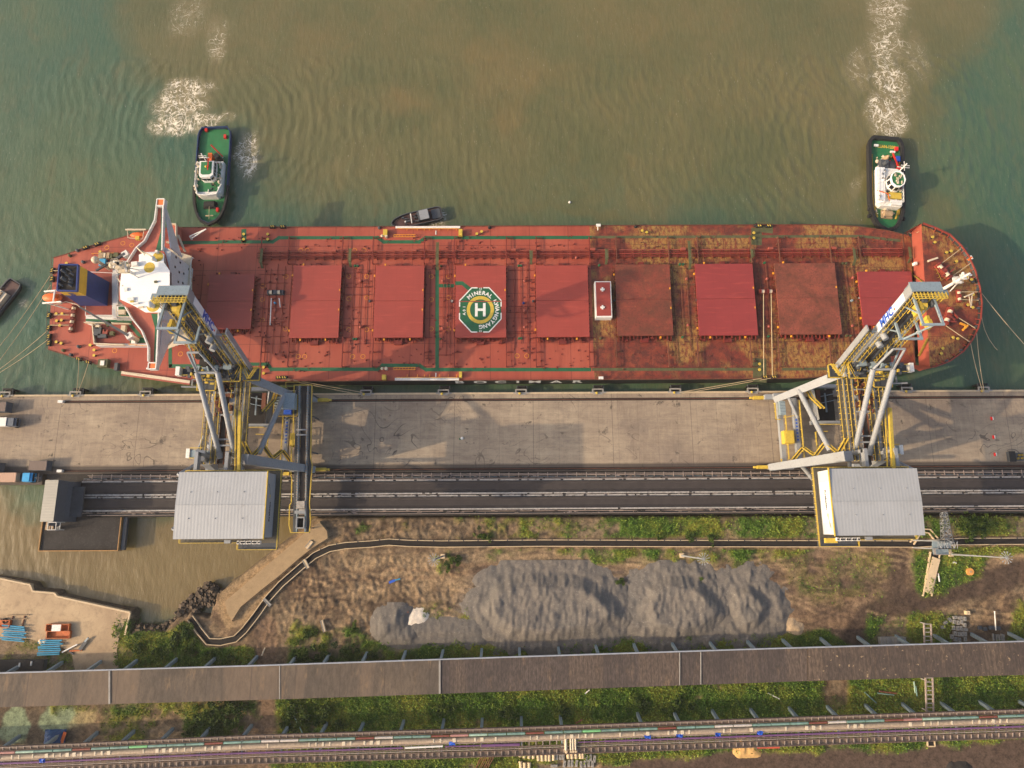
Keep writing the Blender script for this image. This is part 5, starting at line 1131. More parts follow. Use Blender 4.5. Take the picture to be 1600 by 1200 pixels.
# hatch covers
HZ = 8.3; hx = [(320,398,428.5,514,0),(452,534,414.5,528,1),(583,663,415,527.5,1),(711,790.5,415,527.5,1),(838.5,918,414.5,526.5,1),(965,1046,413,524.5,2),(1093,1175.5,412,524,3),(1219.5,1304,411,522.5,4),(1349,1423.5,424,505,3)]
hl = ['smallest aft, dull red in the shadow of the bridge','red, second from the stern','plain red, third from the stern','red with the green helipad octagon','fresh red, left of the white sided house','rust stained grey brown, right of the white sided house','clean crimson red','scratched rusty orange red','short pinkish red nearest the bow']
hboxes = []
for i, (a0, a1, b0_, b1, k_) in enumerate(hx):
    p, q = W(a0, b1, HZ), W(a1, b0_, HZ); x0, x1, y0, y1 = p.x, q.x, p.y, q.y
    if i == 8: y0 = W(1349, 522, HZ).y; y0 = W(1385, 508, HZ).y
    ym = y0+(y1-y0)*.505; hboxes.append((x0, x1, y0, y1))
    hc = MB().bx(x0, x1, ym+.06, y1, HZ-.55, HZ).bx(x0, x1, y0, ym-.06, HZ-.55, HZ-.01).build('hatch_cover', HM[k_], ship); hc['label'] = 'hatch cover, '+hl[i]
    MB().bx(x0+.9, x1-.9, y0+.9, y1-.9, DZ, HZ-.5).build('coaming', M['dred'], hc)
    MB().bx(x0+.3, x1-.3, ym-.06, ym+.06, HZ-.2, HZ-.12).build('seam_seal', M['dred'], hc)
    a = MB(); b = MB()
    nst = int((x1-x0)/1.15)
    for j in range(nst):
        x = x0+.6+j*(x1-x0-1.2)/(nst-1); d_ = random.uniform(.6, 1.5)
        a.bx(x-.12, x+.12, y0-d_, y0+.3, DZ+.3, DZ+random.uniform(.8, 1.5))
        if random.random() < .35: a.bx(x-.5, x+.5, y0-d_-.2, y0-d_+.3, DZ, DZ+random.uniform(.5, 1.1))
        if random.random() < .4: a.bx(x-.1, x+.1, y1-.2, y1+random.uniform(.3, .9), DZ+.3, DZ+1.2)
    xm = (x0+x1)/2; a.bx(xm-1.3, xm+1.1, y0-2.0, y0-.6, DZ, DZ+.9); a.bx(xm-.9, xm+.7, y1+.3, y1+1.1, DZ, DZ+1.1)
    ns2 = int((y1-y0)/1.3)
    for j in range(ns2):
        y = y0+.6+j*(y1-y0-1.2)/(ns2-1)
        a.bx(x1-.2, x1+random.uniform(.2, .5), y-.1, y+.1, DZ+.4, DZ+1.2); a.bx(x0-random.uniform(.2, .5), x0+.2, y-.1, y+.1, DZ+.4, DZ+1.2)
    a.build('cleat_gear', M['dred'], hc)['kind'] = 'stuff'
    for fx, fy in ((x0-.35, y1-3.2), (x0-.35, y0+2.5), (x1-.3, ym+3.6), (x1-.3, ym-2.9), (x0+3.4, y0-.6), (x1-4, y0-.6), (x0+3, y1+.35)):
        if random.random() < .85: b.box((fx, fy, HZ-.2 if fx > x0 else HZ-.5), (.42, .6, .5))
    b.build('lashing_lug', M['orangey'] if 'orangey' in M else M.setdefault('orangey', flat('yellow_orange_paint', (222,150,40), .5, .15, 1)), hc)['kind'] = 'stuff'
# helipad on the fourth cover
hc4 = W(750.5, 484, HZ); hp = MB(); rW, rH = 33.2*.197, 37*.197
oct_ = [(hc4.x+sx*u*rW, hc4.y+sy_*v*rH) for sx, sy_, u, v in ((-1,-1,1,.42),(-1,-1,.42,1),(1,-1,.42,1),(1,-1,1,.42),(1,1,1,.42),(1,1,.42,1),(-1,1,.42,1),(-1,1,1,.42))]
hp.sheet(oct_, HZ+.012)
sw = [W(a_, b_, HZ)[:2] for a_, b_ in ((711.5,439.5),(722.5,439.5),(736,449.5),(731.5,454),(721.5,445.5),(711.5,445.5))]
pad = hp.build('helipad', M['green'], ship); MB().sheet(sw, HZ+.008).build('helipad_walkway', M['green'], pad)
a = MB(); rot = 0
for i in range(8):
    p, q = Vector(oct_[i]), Vector(oct_[(i+1) % 8]); d = q-p
    if i % 2 == 1: a.beam((p.x, p.y, HZ+.022), (q.x, q.y, HZ+.022), .34, .012)   # bottom / right / top / left edges are broken in the middle
    else: a.beam((p.x, p.y, HZ+.022), (q.x, q.y, HZ+.022), .34, .012)
a.v = []; a.f = []
for i in range(8):
    p, q = Vector(oct_[i]), Vector(oct_[(i+1) % 8])
    diag = abs((q-p).x) > 1 and abs((q-p).y) > 1
    if diag: a.beam((p.x, p.y, HZ+.024), (q.x, q.y, HZ+.024), .36, .012)
    else:
        a.beam((p.x, p.y, HZ+.026), (*p.lerp(q, .33), HZ+.026), .36, .012); a.beam((*p.lerp(q, .67), HZ+.026), (q.x, q.y, HZ+.026), .36, .012)
a.build('white_border', M['white'], pad)
a = MB(); N_ = 48; r0, r1 = 3.25, 4.3; cx_, cy_ = hc4.x, hc4.y
vs = [(cx_+r*math.cos(2*math.pi*k/N_), cy_+r*1.06*math.sin(2*math.pi*k/N_), HZ+.024) for r in (r0, r1) for k in range(N_)]
a.add(vs, [(k, N_+k, N_+(k+1) % N_, (k+1) % N_) for k in range(N_)]); a.build('yellow_ring', M['yellow'], pad)
a = MB()
for sx in (-1, 1): a.bx(cx_+sx*1.25-.42, cx_+sx*1.25+.42, cy_-2.2, cy_+2.2, HZ+.02, HZ+.034)
a.bx(cx_-.83, cx_+.83, cy_-.4, cy_+.42, HZ+.02, HZ+.034); a.build('letter_h', M['white'], pad)
a = MB()
def arc_text(a, body, R, a0, a1, size, flip=False):
    n_ = len(body)
    for i, ch in enumerate(body):
        if ch == ' ': continue
        t_ = math.radians(a0+(a1-a0)*i/(n_-1)); px_, py_ = cx_+R*math.cos(t_), cy_+R*1.06*math.sin(t_)
        r_ = t_-math.pi/2
        add_text(a, ch, size, Matrix.Translation((px_, py_, HZ+.028)) @ Matrix.Rotation(r_, 4, 'Z'), .035)
arc_text(a, 'MINERAL', 5.25, 131, 52, 1.75); arc_text(a, 'KWANGYANG', 5.25, 29, -88, 1.75); a.build('ring_lettering', M['white'], pad)['kind'] = 'stuff'; a = MB()
for ch, yy, in (('A', -1.35), ('.', -.85), ('0', -.2), ('1', .95)): add_text(a, ch, 1.15, Matrix.Translation((cx_-5.05, cy_+yy, HZ+.028)) @ Matrix.Rotation(math.pi/2, 4, 'Z'), .03)
a.build('load_limit_lettering', M['white'], pad); a = MB(); add_text(a, '13', .9, Matrix.Translation((cx_, cy_-rH+.25, HZ+.028)), .03); a.build('border_number', M['white'], pad); a = MB(); add_text(a, '13', .9, Matrix.Translation((cx_, cy_+rH-.35, HZ+.028)), .03)
a.build('border_number', M['white'], pad)
MB().bx(hc4.x-rW-.1, hc4.x+rW+.1, hc4.y+2.62, hc4.y+2.9, HZ+.03, HZ+.036).build('cover_joint_gap', HM[1], pad)
# painted walkways
def strip(pts, w_=.9, mt='green', z=DZ+.012, nm='painted_walkway'):
    P_ = [W(a_, b_, DZ) for a_, b_ in pts]; a_ = MB()
    for i, (p, q) in enumerate(zip(P_, P_[1:])): d = (q-p).normalized()*w_*.45; a_.beam((p-d*(i > 0))+Vector((0,0,z-DZ)), q+d+Vector((0,0,z-DZ+.002*i)), w_, .012)
    return a_.build(nm, M[mt], ship)
strip([(340,378),(426,378),(436,371.5),(590,371.5),(600,378),(655,378),(665,371.5),(922,371)], 1.15)
strip([(924,370.5),(1345,369),(1405,376)], .9, 'green2')
strip([(418,569),(424,577),(590,577),(598,571),(655,571),(666,577.5),(921,577.5)], 1.15); strip([(420,569),(383,569)], 1.1)
strip([(925,577.3),(1178,577)], .9, 'green2'); strip([(1222,577),(1330,576)], .9, 'green2')
strip([(683,417),(683,574)], 1.15); strip([(686,446.5),(707,446.5)], 1.15)
strip([(266,542),(266,572)], 1.1); strip([(264,572),(330,572)], 1.2); strip([(284,379),(338,379)], 1.1)
strip([(1187,560),(1187,588)], 4.2, 'green2', DZ+.008); strip([(1182,354),(1200,356)], 3.6, 'green2', DZ+.008); strip([(1182,356),(1182,376)], 3.4, 'green2', DZ+.007); strip([(381,358),(381,376)], 1.6, 'green')
# transverse pipe rails beside each hatch, post shadows modelled as low dark stubs
sides = [408.5,451,535.5,583,663.5,710.5,791.5,838,921]; sidef = [963,1044.5,1090,1173,1217,1297,1343]
for px in sides+sidef:
    mt = M['dred'] if px < 930 else M['rust']
    for (ya, yb) in ((372.5, 413), (528, 573.5)):
        a = MB()
        p, q = W(px, yb, DZ), W(px, ya, DZ); x = p.x; y0, y1 = p.y, q.y
        if px == 408.5: y0, y1 = (p.y, q.y)
        a.beam((x, y0, DZ+1.25), (x, y1, DZ+1.25), .28, .22); a.beam((x, y0, DZ+.75), (x, y1, DZ+.75), .1)
        for f_ in (0, .5, 1): y = y0+(y1-y0)*f_; a.bx(x-.12, x+.12, y-.12, y+.12, DZ, DZ+1.3); a.beam((x, y, DZ+.2), (x+2.2, y, DZ+.2), .2, .18)  # the low bars running east are the posts' shadows built as geometry
        a.build('transverse_rail_with_shadows', mt, ship)
    a = MB(); p, q = W(px, 526, DZ), W(px, 415, DZ); a.tube((p.x-.1, p.y, DZ+.45), (p.x-.1, q.y, DZ+.45), .12, 6); a.build('hatch_side_pipe', mt, ship)
# longitudinal pipes on the north side
ypn = W(800, 397.5, DZ).y
for k_, (dy, r_, mt) in enumerate(((1.05, .16, 'fcwall'), (.45, .2, 'dred'), (-.2, .24, 'bowred'), (-.85, .2, 'dred'), (-1.35, .14, 'dred'))):
    MB().tube((XS(398), ypn+dy, DZ+.75), (XS(1418), ypn+dy, DZ+.75), r_, 7).build('deck_pipe', M[mt], ship)
a = MB()
for px in np.arange(405, 1415, 14): x = XS(px); a.bx(x-.1, x+.1, ypn-1.7, ypn+1.3, DZ, DZ+.6)
a.build('pipe_support', M['dred'], ship)['kind'] = 'stuff'
a = MB()
for px in (519, 646, 803, 928, 1071, 1209, 1309): x = XS(px); a.bx(x-.75, x+.75, ypn+.7, ypn+1.5, DZ+.6, DZ+1.5)
a.build('pipe_box', M['fcwall'], ship)['kind'] = 'stuff'
def catwalk(px, ya, yb, mt='green2'):
    p, q = W(px, yb, DZ+2), W(px, ya, DZ+2); a = MB(); a.bx(p.x-.45, p.x+.45, p.y, q.y, DZ+1.7, DZ+1.8); a.rail([(p.x-.5, p.y, DZ+1.75), (p.x-.5, q.y, DZ+1.75)], .8, .08, 3, False); a.rail([(p.x+.5, p.y, DZ+1.75), (p.x+.5, q.y, DZ+1.75)], .8, .08, 3, False)
    a.beam((p.x, p.y-1.2, DZ), (p.x, p.y, DZ+1.7), .8, .1); o_ = a.build('catwalk', M[mt], ship)
for args in ((407,388,410),(546,388,408),(683,378,413),(830,391,404),(948,389,404),(1079,376,412),(1176,389,400),(1337,388,406),(1424,386,402)): catwalk(*args)
# plate-edge bits: vents, mushroom heads, manholes, rings, bollards, fairleads
for px, py in ((692,440),(692,514),(819.5,440),(819.5,486),(819.5,512),(564,440),(564,512),(1072,437),(1074,509),(1197,437),(1200,511),(1331,435),(432,437),(431,486),(431,498),(900,404),(1330,510),(1360,540),(1420,500)):
    c = W(px, py, DZ); MB().cyl((c.x, c.y, DZ), .28, .8, 8).ball((c.x, c.y, DZ+.9), .48, 10, 5, .6).build('ventilator', M['fcwall'], ship)
for px, py, mt in ((810.5,415.5,'green'),(814,415.5,'green'),(811,529,'green'),(814.5,529,'green'),(555,416,'green'),(559,416,'green'),(553,530,'green'),(557,530,'green'),(936,415,'green'),(938,529,'green2'),(1062,413.5,'green'),(1067,413.5,'green'),(1066,527,'green'),(1194,411,'green'),(1200,526,'green'),(1316,412,'green2'),(1321,412,'green2'),(1322,525,'green2'),(1328,525,'green2'),(689,416,'green2'),(688,530,'green2'),(818,474,'blue'),(833,471,'dgrey'),(705,471,'dgrey'),(578,471,'dgrey'),(706,471,'white'),(960,470,'dgrey'),(1088,469,'dgrey'),(1217,466,'dgrey'),(1343,466,'grey2'),(1330,470,'grey2'),(430,474,'cyan')):
    c = W(px, py, DZ); MB().cyl((c.x, c.y, DZ), .42, .75, 8, .3).build('deck_valve', M[mt], ship)
gaps = [(402,449,0),(537,580,0),(666,681,0),(686,708,0),(794,835,0),(960,963,1),(1048,1090,1),(1178,1216,1),(1307,1345,1),(302,318,0)]
for i, (g0, g1, ru) in enumerate(gaps):
    a = MB(); r_ = random.Random(i); mt_ = M['rust'] if ru else M['dred']
    for k_ in range(3 if g1-g0 > 20 else 1):
        px = g0+(g1-g0)*(k_+1)/4; p, q = W(px, r_.uniform(535, 570), DZ), W(px, r_.uniform(405, 425), DZ); a.tube((p.x, p.y, DZ+.3), (p.x, q.y, DZ+.3), .1, 5)
        for _ in range(2): yy = r_.uniform(p.y, q.y); a.tube((XS(g0), yy, DZ+.22), (XS(g1), yy, DZ+.22), .08, 5)
    for _ in range(int((g1-g0)*1.3)): c = W(r_.uniform(g0, g1), r_.uniform(385, 570), DZ); h_ = r_.uniform(.15, .7); a.box((c.x, c.y, DZ+h_/2), (r_.uniform(.15, .6), r_.uniform(.15, .6), h_))
    a.build('deck_piping', mt_, ship)['kind'] = 'stuff'
for i in range(9):
    a = MB(); r_ = random.Random(40+i); x0, x1, y0, y1 = hboxes[i]
    for _ in range(34):
        yy = r_.choice([r_.uniform(yn-8.0, yn-3.6), r_.uniform(ys2+3, ys2+10)]) if i < 8 else r_.uniform(yn-9, yn-4); h_ = r_.uniform(.1, .5); a.box((r_.uniform(x0, x1), yy, DZ+h_/2), (r_.uniform(.12, .5), r_.uniform(.12, .5), h_))
    a.build('deck_clutter', M['rust'] if i > 4 else M['dred'], ship)['kind'] = 'stuff'
def ringmark(px, py, r=.75):
    c = W(px, py, DZ); a = MB(); vs = [(c.x+rr_*math.cos(k*math.pi/8), c.y+rr_*math.sin(k*math.pi/8), DZ+.018) for rr_ in (r-.14, r) for k in range(16)]
    return a.add(vs, [(k, 16+k, 16+(k+1) % 16, (k+1) % 16) for k in range(16)])
rm = MB()
for px, py in ((411,447),(410,468),(410,500),(447,432),(446,514),(545,432),(545,467),(545,515),(573,432),(573,465),(573,515),(674,432),(674,468),(674,514),(701,432),(701,465),(701,514),(466,557),(476,557),(551,557),(567,557),(569,391),(554,391),(470,391),(480,391),(808,556),(823,556),(192,380),(167,387),(206,383),(179,548),(282,553)):
    a = ringmark(px, py); rm.add(a.v, a.f)
rm.build('ring_marking', M['orangey'], ship)['kind'] = 'stuff'
def bollard(px, py, z=DZ, parent=ship):
    c = W(px, py, z+1); b_ = MB().cyl((c.x, c.y, z), .32, .85, 10).build('bollard', M['black'], parent); MB().cyl((c.x, c.y, z+.85), .46, .14, 12).build('bollard_cap', M['yellow'], b_)
for px, py in ((380.5,365.5),(380.5,373.5),(418,365.5),(418,373.5),(411.5,573.5),(411.5,583),(745,365),(752.5,361.5),(1003.5,360),(1010.5,362.5),(1178,363.5),(1178,371.5),(1187,568.5),(1187,577.5),(87.5,490),(96.5,490),(88,501),(95.5,500),(93,508),(87.5,534),(95,536),(146.5,546.5),(146.5,555),(156,393),(103.5,411),(140.5,539)): bollard(px, py)
for px, py in ((1457.7,370),(1461.2,378),(1479.5,394),(1486.6,392),(1495,408),(1512,432),(1518.6,436.6),(1521,460),(1513,476),(1520.6,480),(1489.6,527),(1497,529),(1473.7,544),(1471.4,552),(1509,511)): bollard(px, py, FZ)
for px, py, mt in ((124,542,'dgrey'),(100,548,'green2'),(112,555,'dgrey'),(110,400,'green2'),(122,392,'dgrey'),(131,410,'dgrey'),(593,356.5,'dgrey'),(1456,355.5,'dgrey'),(765,356,'black'),(993,354.5,'black'),(1180,352.5,'black')):
    c = W(px, py, DZ if px < 1430 else FZ); z = c.z; MB().cyl((c.x, c.y, z), .55, .6, 10, .42).ball((c.x, c.y, z+.7), .5, 10, 5, .5).build('roller_fairlead', M[mt], ship)
def chock(px, py, z=DZ, rz=0):
    c = W(px, py, z+.5); b_ = MB().box((c.x, c.y, z+.45), (1.9, .9, .9), rz).build('mooring_chock', M['black'], ship); MB().box((c.x-.35*math.cos(rz), c.y-.35*math.sin(rz), z+.95), (.25, .7, .12), rz+.5).box((c.x+.35*math.cos(rz), c.y+.35*math.sin(rz), z+.95), (.25, .7, .12), rz+.5).build('roller', M['yellow'], b_)
for a_ in ((134,387,DZ,.35),(152,381.5,DZ,.35),(426,354.5),(442,354.5),(123,561,DZ,-.35),(138,566,DZ,-.3),(82,423,DZ,1.5),(82,436,DZ,1.5),(77,493,DZ,1.5),(77,512,DZ,1.5),(77,526,DZ,1.5),(77,536,DZ,1.5),(436,590),(444,590),(1186,353),(1201,353),(1195,589),(1209,589)): chock(*a_)
for k_ in range(26):
    t_ = k_/25; i_ = 1+t_*(len(fc)-3); i0 = int(i_); p = Vector(fc[i0]).lerp(Vector(fc[min(i0+1, len(fc)-1)]), i_-i0); d = (Vector(cb)-p).normalized()
    a = MB().beam((p.x+d.x*.25, p.y+d.y*.25, FZ+.9), (p.x+d.x*1.3, p.y+d.y*1.3, FZ+.05), .16, .3)
    a.build('bulwark_bracket', M['bowred'], ship)
for px, py in ((1497,380),(1508,390),(1519,441),(1526,453),(1527,468),(1527,482),(1523,511),(1514,534),(1500,548),(1478,564)): c = W(px, py, FZ); MB().cyl((c.x, c.y, FZ), .4, .7, 10).build('pedestal_roller', M['dgrey'], ship)
# accommodation ladders on both sides
for yy, x0p, x1p, s_ in ((355, 618, 719, 1), (592.5, 617, 717, -1)):
    p, q = W(x0p, yy, DZ+.6), W(x1p, yy, DZ+.6); g = MB().beam(p, q, .75, .35).build('gangway', M['white'], ship)
    MB().beam(p+Vector((.5,-.55*s_,.1)), q+Vector((-.5,-.55*s_,.1)), .14, .3).build('gangway_rail', M['orangey'], g)
    a = MB()
    for px_, py_, w_, h_ in (((602, 363.5, 1.3, 2.0), (719.5, 363.5, 1.2, 2.2)) if s_ == 1 else ((600, 589.5, 1.2, 1.5), (719.5, 585.5, .9, 1.8))): c = W(px_, py_, DZ+1); a.box((c.x, c.y, DZ+.7), (w_, h_, 1.4))
    a.build('gangway_winch', M['yellow'], ship)['kind'] = 'stuff'
    a = MB()
    for px_ in (636, 652, 663, 671, 686, 700, 713): c = W(px_, 358.5 if s_ == 1 else 588, DZ); a.beam((c.x, c.y-.5, DZ+.3), (c.x+.15, c.y+.5, DZ+.5), .14)
    a.build('stanchion_crutch', M['orangey'], ship)['kind'] = 'stuff'
    MB().box(W(681, 363.5 if s_ == 1 else 586, DZ+.1), (.3, 1.4, .05)).build('white_marking', M['white'], ship)
# hose davits lying on deck
for x0p, yy in ((610, 370.5), (610, 577)):
    c = W(x0p-14, yy, DZ); a = MB(); c2 = W(650, yy, DZ)
    for dy in (-.35, .35): a.beam((W(616, yy, DZ).x, c.y+dy, DZ+1.0), (c2.x, c.y+dy, DZ+1.0), .14)
    for k_ in range(8): x = W(616, yy, DZ).x+k_*.93; a.beam((x, c.y-.35, DZ+1.0), (x, c.y+.35, DZ+1.0), .1)
    dv = a.build('hose_davit_boom', M['orangey'], ship); MB().cyl((W(604, yy, DZ).x, c.y, DZ), .5, 1.3, 10).ball((W(597, yy, DZ).x+.2, c.y, DZ+1), .5, 8, 5, .7).build('davit_post', M['cream'], dv)
# white searchlight boxes at the rail
for px, py in ((935,352),(939,590.5)): c = W(px, py, DZ+1); MB().box((c.x, c.y, DZ+1), (1.4, .8, .5)).bx(c.x-.3, c.x-.1, c.y-1.6*(1 if py < 400 else 0), c.y, DZ+.5, DZ+1).build('pilot_light', M['white'], ship)
# white sided deck store between hatches five and six
p, q = W(931, 496, DZ+3), W(954.5, 439.5, DZ+3)
hs = MB().bx(p.x, q.x, p.y, q.y, DZ, DZ+3.0).build('deck_store', M['white'], ship); MB().bx(p.x+.3, q.x-.3, p.y+.5, q.y-.3, DZ+3.0, DZ+3.06).build('store_roof', HM[1], hs)
for py in (452, 480): 
    c = W(941.5, py, DZ+3.4); MB().box((c.x, c.y, DZ+3.2), (1.3, .5, .4)).box((c.x, c.y, DZ+3.22), (.5, 1.3, .42)).build('roof_vent', M['white'], hs)
# mooring winches on the main deck
def winch(px, py, z=DZ, rz=0, s=1.0, drum=M['cream'], fr=M['rust'], frame=True):
    c = W(px, py, z+.8); R_ = Matrix.Translation((c.x, c.y, z)) @ Matrix.Rotation(rz, 4, 'Z') @ Matrix.Scale(s, 4)
    def T(mb): mb.v = [tuple(R_ @ Vector(v)) for v in mb.v]; return mb
    w_ = T(MB().box((0,0,.35), (5.2,1.5,.5)).box((-.2,0,.9), (1.1,1.3,1.0)).box((2.2,0,.9), (.5,1.2,1.1)).box((-2.4,0,.9), (.4,1.2,1.1))).build('mooring_winch', fr, ship)
    for x in (-1.5, 1.1): T(MB().tube((x-.55,0,1.0),(x+.55,0,1.0),.62,12)).build('drum', drum, w_); T(MB().tube((x-.62,0,1.0),(x-.52,0,1.0),.85,12).tube((x+.52,0,1.0),(x+.62,0,1.0),.85,12)).build('drum_flange', fr, w_)
    return w_
winch(431, 457, fr=M['dgrey']); winch(1198, 455.5, fr=M['dred'], s=.95); winch(115, 487, rz=1.55, fr=M['dred'], s=.9).name; winch(112, 508, rz=1.55, fr=M['dred'], s=.9)
for (a_, b_, c_, d_) in ((424,466,422,508),(436,466,438,480)): MB().tube(W(a_, b_, DZ+.9), W(c_, d_, DZ+.9), .16, 6).build('derrick_pole', M['white'], ship)
# forecastle machinery
winch(1474, 424, FZ, -.95, 1.15, fr=M['bowred']); winch(1481, 494, FZ, 1.1, 1.15, fr=M['bowred']); winch(1499, 462, FZ, 1.5, .8, fr=M['bowred'])
a = MB()
for x0, y0, x1, y1 in ((1467,418,1474,424),(1473,421,1477,430),(1477,430,1490,421),(1473,421,1484,414),(1476,428,1472,432),(1480,490,1490,489),(1490,489,1497,497),(1478,500,1482,490),(1482,502,1494,503),(1486,496,1492,500)): p, q = W(x0, y0, FZ+1.3), W(x1, y1, FZ+1.3); a.beam(p, q, .4, .5)
a.build('windlass_frame', M['bowred'], ship)['kind'] = 'stuff'
a = MB()
for x0, y0, x1, y1 in ((1460,422,1468,440),(1468,440,1476,434)): a.rail([W(x0, y0, FZ), W(x1, y1, FZ)], 1, .1, 1.5, False)
a.build('hand_railing', M['yellow2'], ship)
c = W(1476, 449, FZ); z = FZ; a = MB(); tx, ty = c.x, c.y        # foremast
a.tube((tx-.6, ty-.6, z), (tx, ty, z+12), .55, 10, .3).tube((tx+1.8, ty+.6, z), (tx+.2, ty, z+8), .2, 6).tube((tx+1.6, ty-1.2, z), (tx+.2, ty, z+8), .2, 6)
fm_ = a.build('foremast', M['white'], ship); a = MB()
for zz, w_ in ((z+6, 2.6), (z+9, 2.0)): a.box((tx, ty, zz), (w_, w_*.8, .12)); a.rail([(tx-w_/2,ty-w_*.4,zz),(tx+w_/2,ty-w_*.4,zz),(tx+w_/2,ty+w_*.4,zz),(tx-w_/2,ty+w_*.4,zz)], .8, .08, 1.2, False, True)
a.box((tx+.8, ty, z+10.6), (1.3, .5, .5)).box((tx-.5, ty+.7, z+9.8), (.5, 1.0, .6)).box((tx, ty-.8, z+6.8), (1.8, .5, .5)); a.build('mast_platform', M['white'], fm_)
p = W(1517, 459, FZ+3); a = MB(); a.beam(W(1507, 464, FZ+3), W(1521, 458, FZ+3), .4, .5).beam(W(1514, 461, FZ+2.8), W(1517.5, 481, FZ+.3), .22).beam(W(1519, 460, FZ+2.8), W(1517.5, 481, FZ+.3), .22); a.build('anchor_davit', M['cream'], ship)
for pts, mt in (((1508,508,1500,505),'orangey'),((1504,516,1512,508),'orangey'),((1450,408,1465,403),'cream'),((1516,400,1519,405),'white'),((1513,406,1518,402),'orange')):
    MB().beam(W(pts[0], pts[1], FZ+.8), W(pts[2], pts[3], FZ+.9), .55, .5).build('deck_fitting', M[mt], ship)
for px, py, mt in ((1431,412,'white'),(1424,487,'white'),(1437.5,519,'white')): c = W(px, py, 9.5); MB().box((c.x-.2, c.y, 9.3), (.8, .9, 1.4)).build('light_housing', M[mt], ship)
a = MB(); a.beam(W(1436, 556, DZ+1), W(1449, 530, FZ+.4), .75, .18); a.rail([W(1434.6, 555, DZ+1), W(1447.5, 529, FZ+.4)], .8, .1, 2, False); a.beam(W(1428, 430, DZ+.5), W(1443, 441, FZ+.3), .6, .18); a.build('inclined_ladder', M['yellow2'], ship)['kind'] = 'stuff'
# ropes: mooring lines from ship to shore, each with a little sag
def rope(a_, b_, lab, sag=1.0, r=.1, n=10):
    p, q = W(*a_), W(*b_); a = MB(); pts = [p.lerp(q, i/n)-Vector((0, 0, sag*4*(i/n)*(1-i/n))) for i in range(n+1)]; a.path(pts, r, 5)
    return tag(a.build('mooring_line', M['rope']), lab, 'rope', 'mooring lines of the bulk carrier')
rope((82,425,DZ+.6), (-60,610,QZ+.8), 'outer of the two mooring lines running from the stern to the upper left', 1.5); rope((79,445,DZ+.6), (-40,612,QZ+.8), 'inner of the two mooring lines running from the stern to the upper left', 1.2)
rope((77,514,DZ+.6), (-60,617,QZ+.8), 'upper of the two lower stern lines running to the left edge', 1.2); rope((77,529,DZ+.6), (-55,613,QZ+.8), 'lower of the two lower stern lines running to the left edge', 1.2)
rope((123,562,DZ+.6), (119,617,QZ+.9), 'short breast line from the poop to the second bollard, western one', .3); rope((138,567,DZ+.6), (120,617,QZ+.9), 'short breast line from the poop to the second bollard, eastern one', .3)
rope((1533,457,FZ+.6), (1650,590,QZ+.8), 'straight bow line leading off the right edge of the photo', .8); rope((1533,485,FZ+.6), (1660,600,QZ+.8), 'sagging bow line curving towards the right edge of the photo', 9)
rope((1516,533,FZ+.5), (1536,613,QZ+.9), 'western of the two bow lines to the last bollard', .4); rope((1526,520,FZ+.5), (1538,613,QZ+.9), 'eastern of the two bow lines to the last bollard', .4)
rope((444,591,DZ+.6), (566,613,QZ+.8), 'upper spring line along the hull beside the left loader', .3); rope((436,591,DZ+.6), (560,616,QZ+.8), 'lower spring line along the hull beside the left loader', .5)
rope((1195,590,DZ+.6), (1062,613,QZ+.8), 'upper spring line ending at the bollard west of the right loader', .3); rope((1209,590,DZ+.6), (1066,615,QZ+.8), 'lower spring line ending at the bollard west of the right loader', .5)
for pts, z in (((1193,459,1193.5,589),DZ+1),((1205,459,1207,589),DZ+1),((1472,411,1501,389),FZ+1),((1486,433,1517,411),FZ+1),((1497,496,1524,513),FZ+1),((1478,509,1515,534),FZ+1),((1500,456,1528,456),FZ+1),((1502,468,1529,469),FZ+1),((84,492,108,492),DZ+1),((78,508,108,508),DZ+1),((93,423,84,423),DZ+1)):
    MB().tube(W(pts[0], pts[1], z), W(pts[2], pts[3], z-.2), .13, 5).build('deck_rope', M['rope'], ship)
# ================================================================ accommodation block, bridge, funnel, stern gear (all parts of the ship)
BZ, CZ = 21.3, 24.0
XF = W(297, 470, DZ).x; bp = [(XF, W(295, 410, DZ).y), (XF, W(289, 531, DZ).y)]
XW = W(190, 440, CZ).x
yN, yS = bp[0][1]-.3, bp[1][1]+.3
M['shipgrey'] = flat('white_steel_side', (210,208,206), .5, .06, .4, dirt=(150,135,120))
acc = MB().prism([(XF, yS+2), (XF, yN-2), (XF-3, yN), (XW+3, yN-1), (XW, yN-4), (XW, yS+10), (XW+5.5, yS+2), (XF-3, yS)], DZ, BZ-.3).build('accommodation_block', M['shipgrey'], ship)
a = MB()
for lv, zz in enumerate((8.8, 11.8, 14.6, 17.4)):
    for k_ in range(7):
        if (lv*3+k_) % 4 == 1: continue
        y = yS+3.2+k_*(yN-yS-6.4)/6+(lv % 2)*.6; MB().bx(XF-.02, XF+.05, y-.35, y+.35, zz, zz+.85).build('cabin_window', M['glass'], acc)
P3 = lambda pts, z: [tuple(p) for p in Wp(pts, z)]
lowdeck = MB().prism(P3([(262,388),(299,400),(301,530),(262,545)], DZ+2.8), DZ+2.6, DZ+2.75).build('side_deck', M['cream'], acc)
a = MB(); a.rail([W(a_, b_, DZ+2.8) for a_, b_ in ((278,540),(299,538),(300,415),(303,404))], 1.0, .16, 2, False); a.build('deck_railing', M['white'], acc)
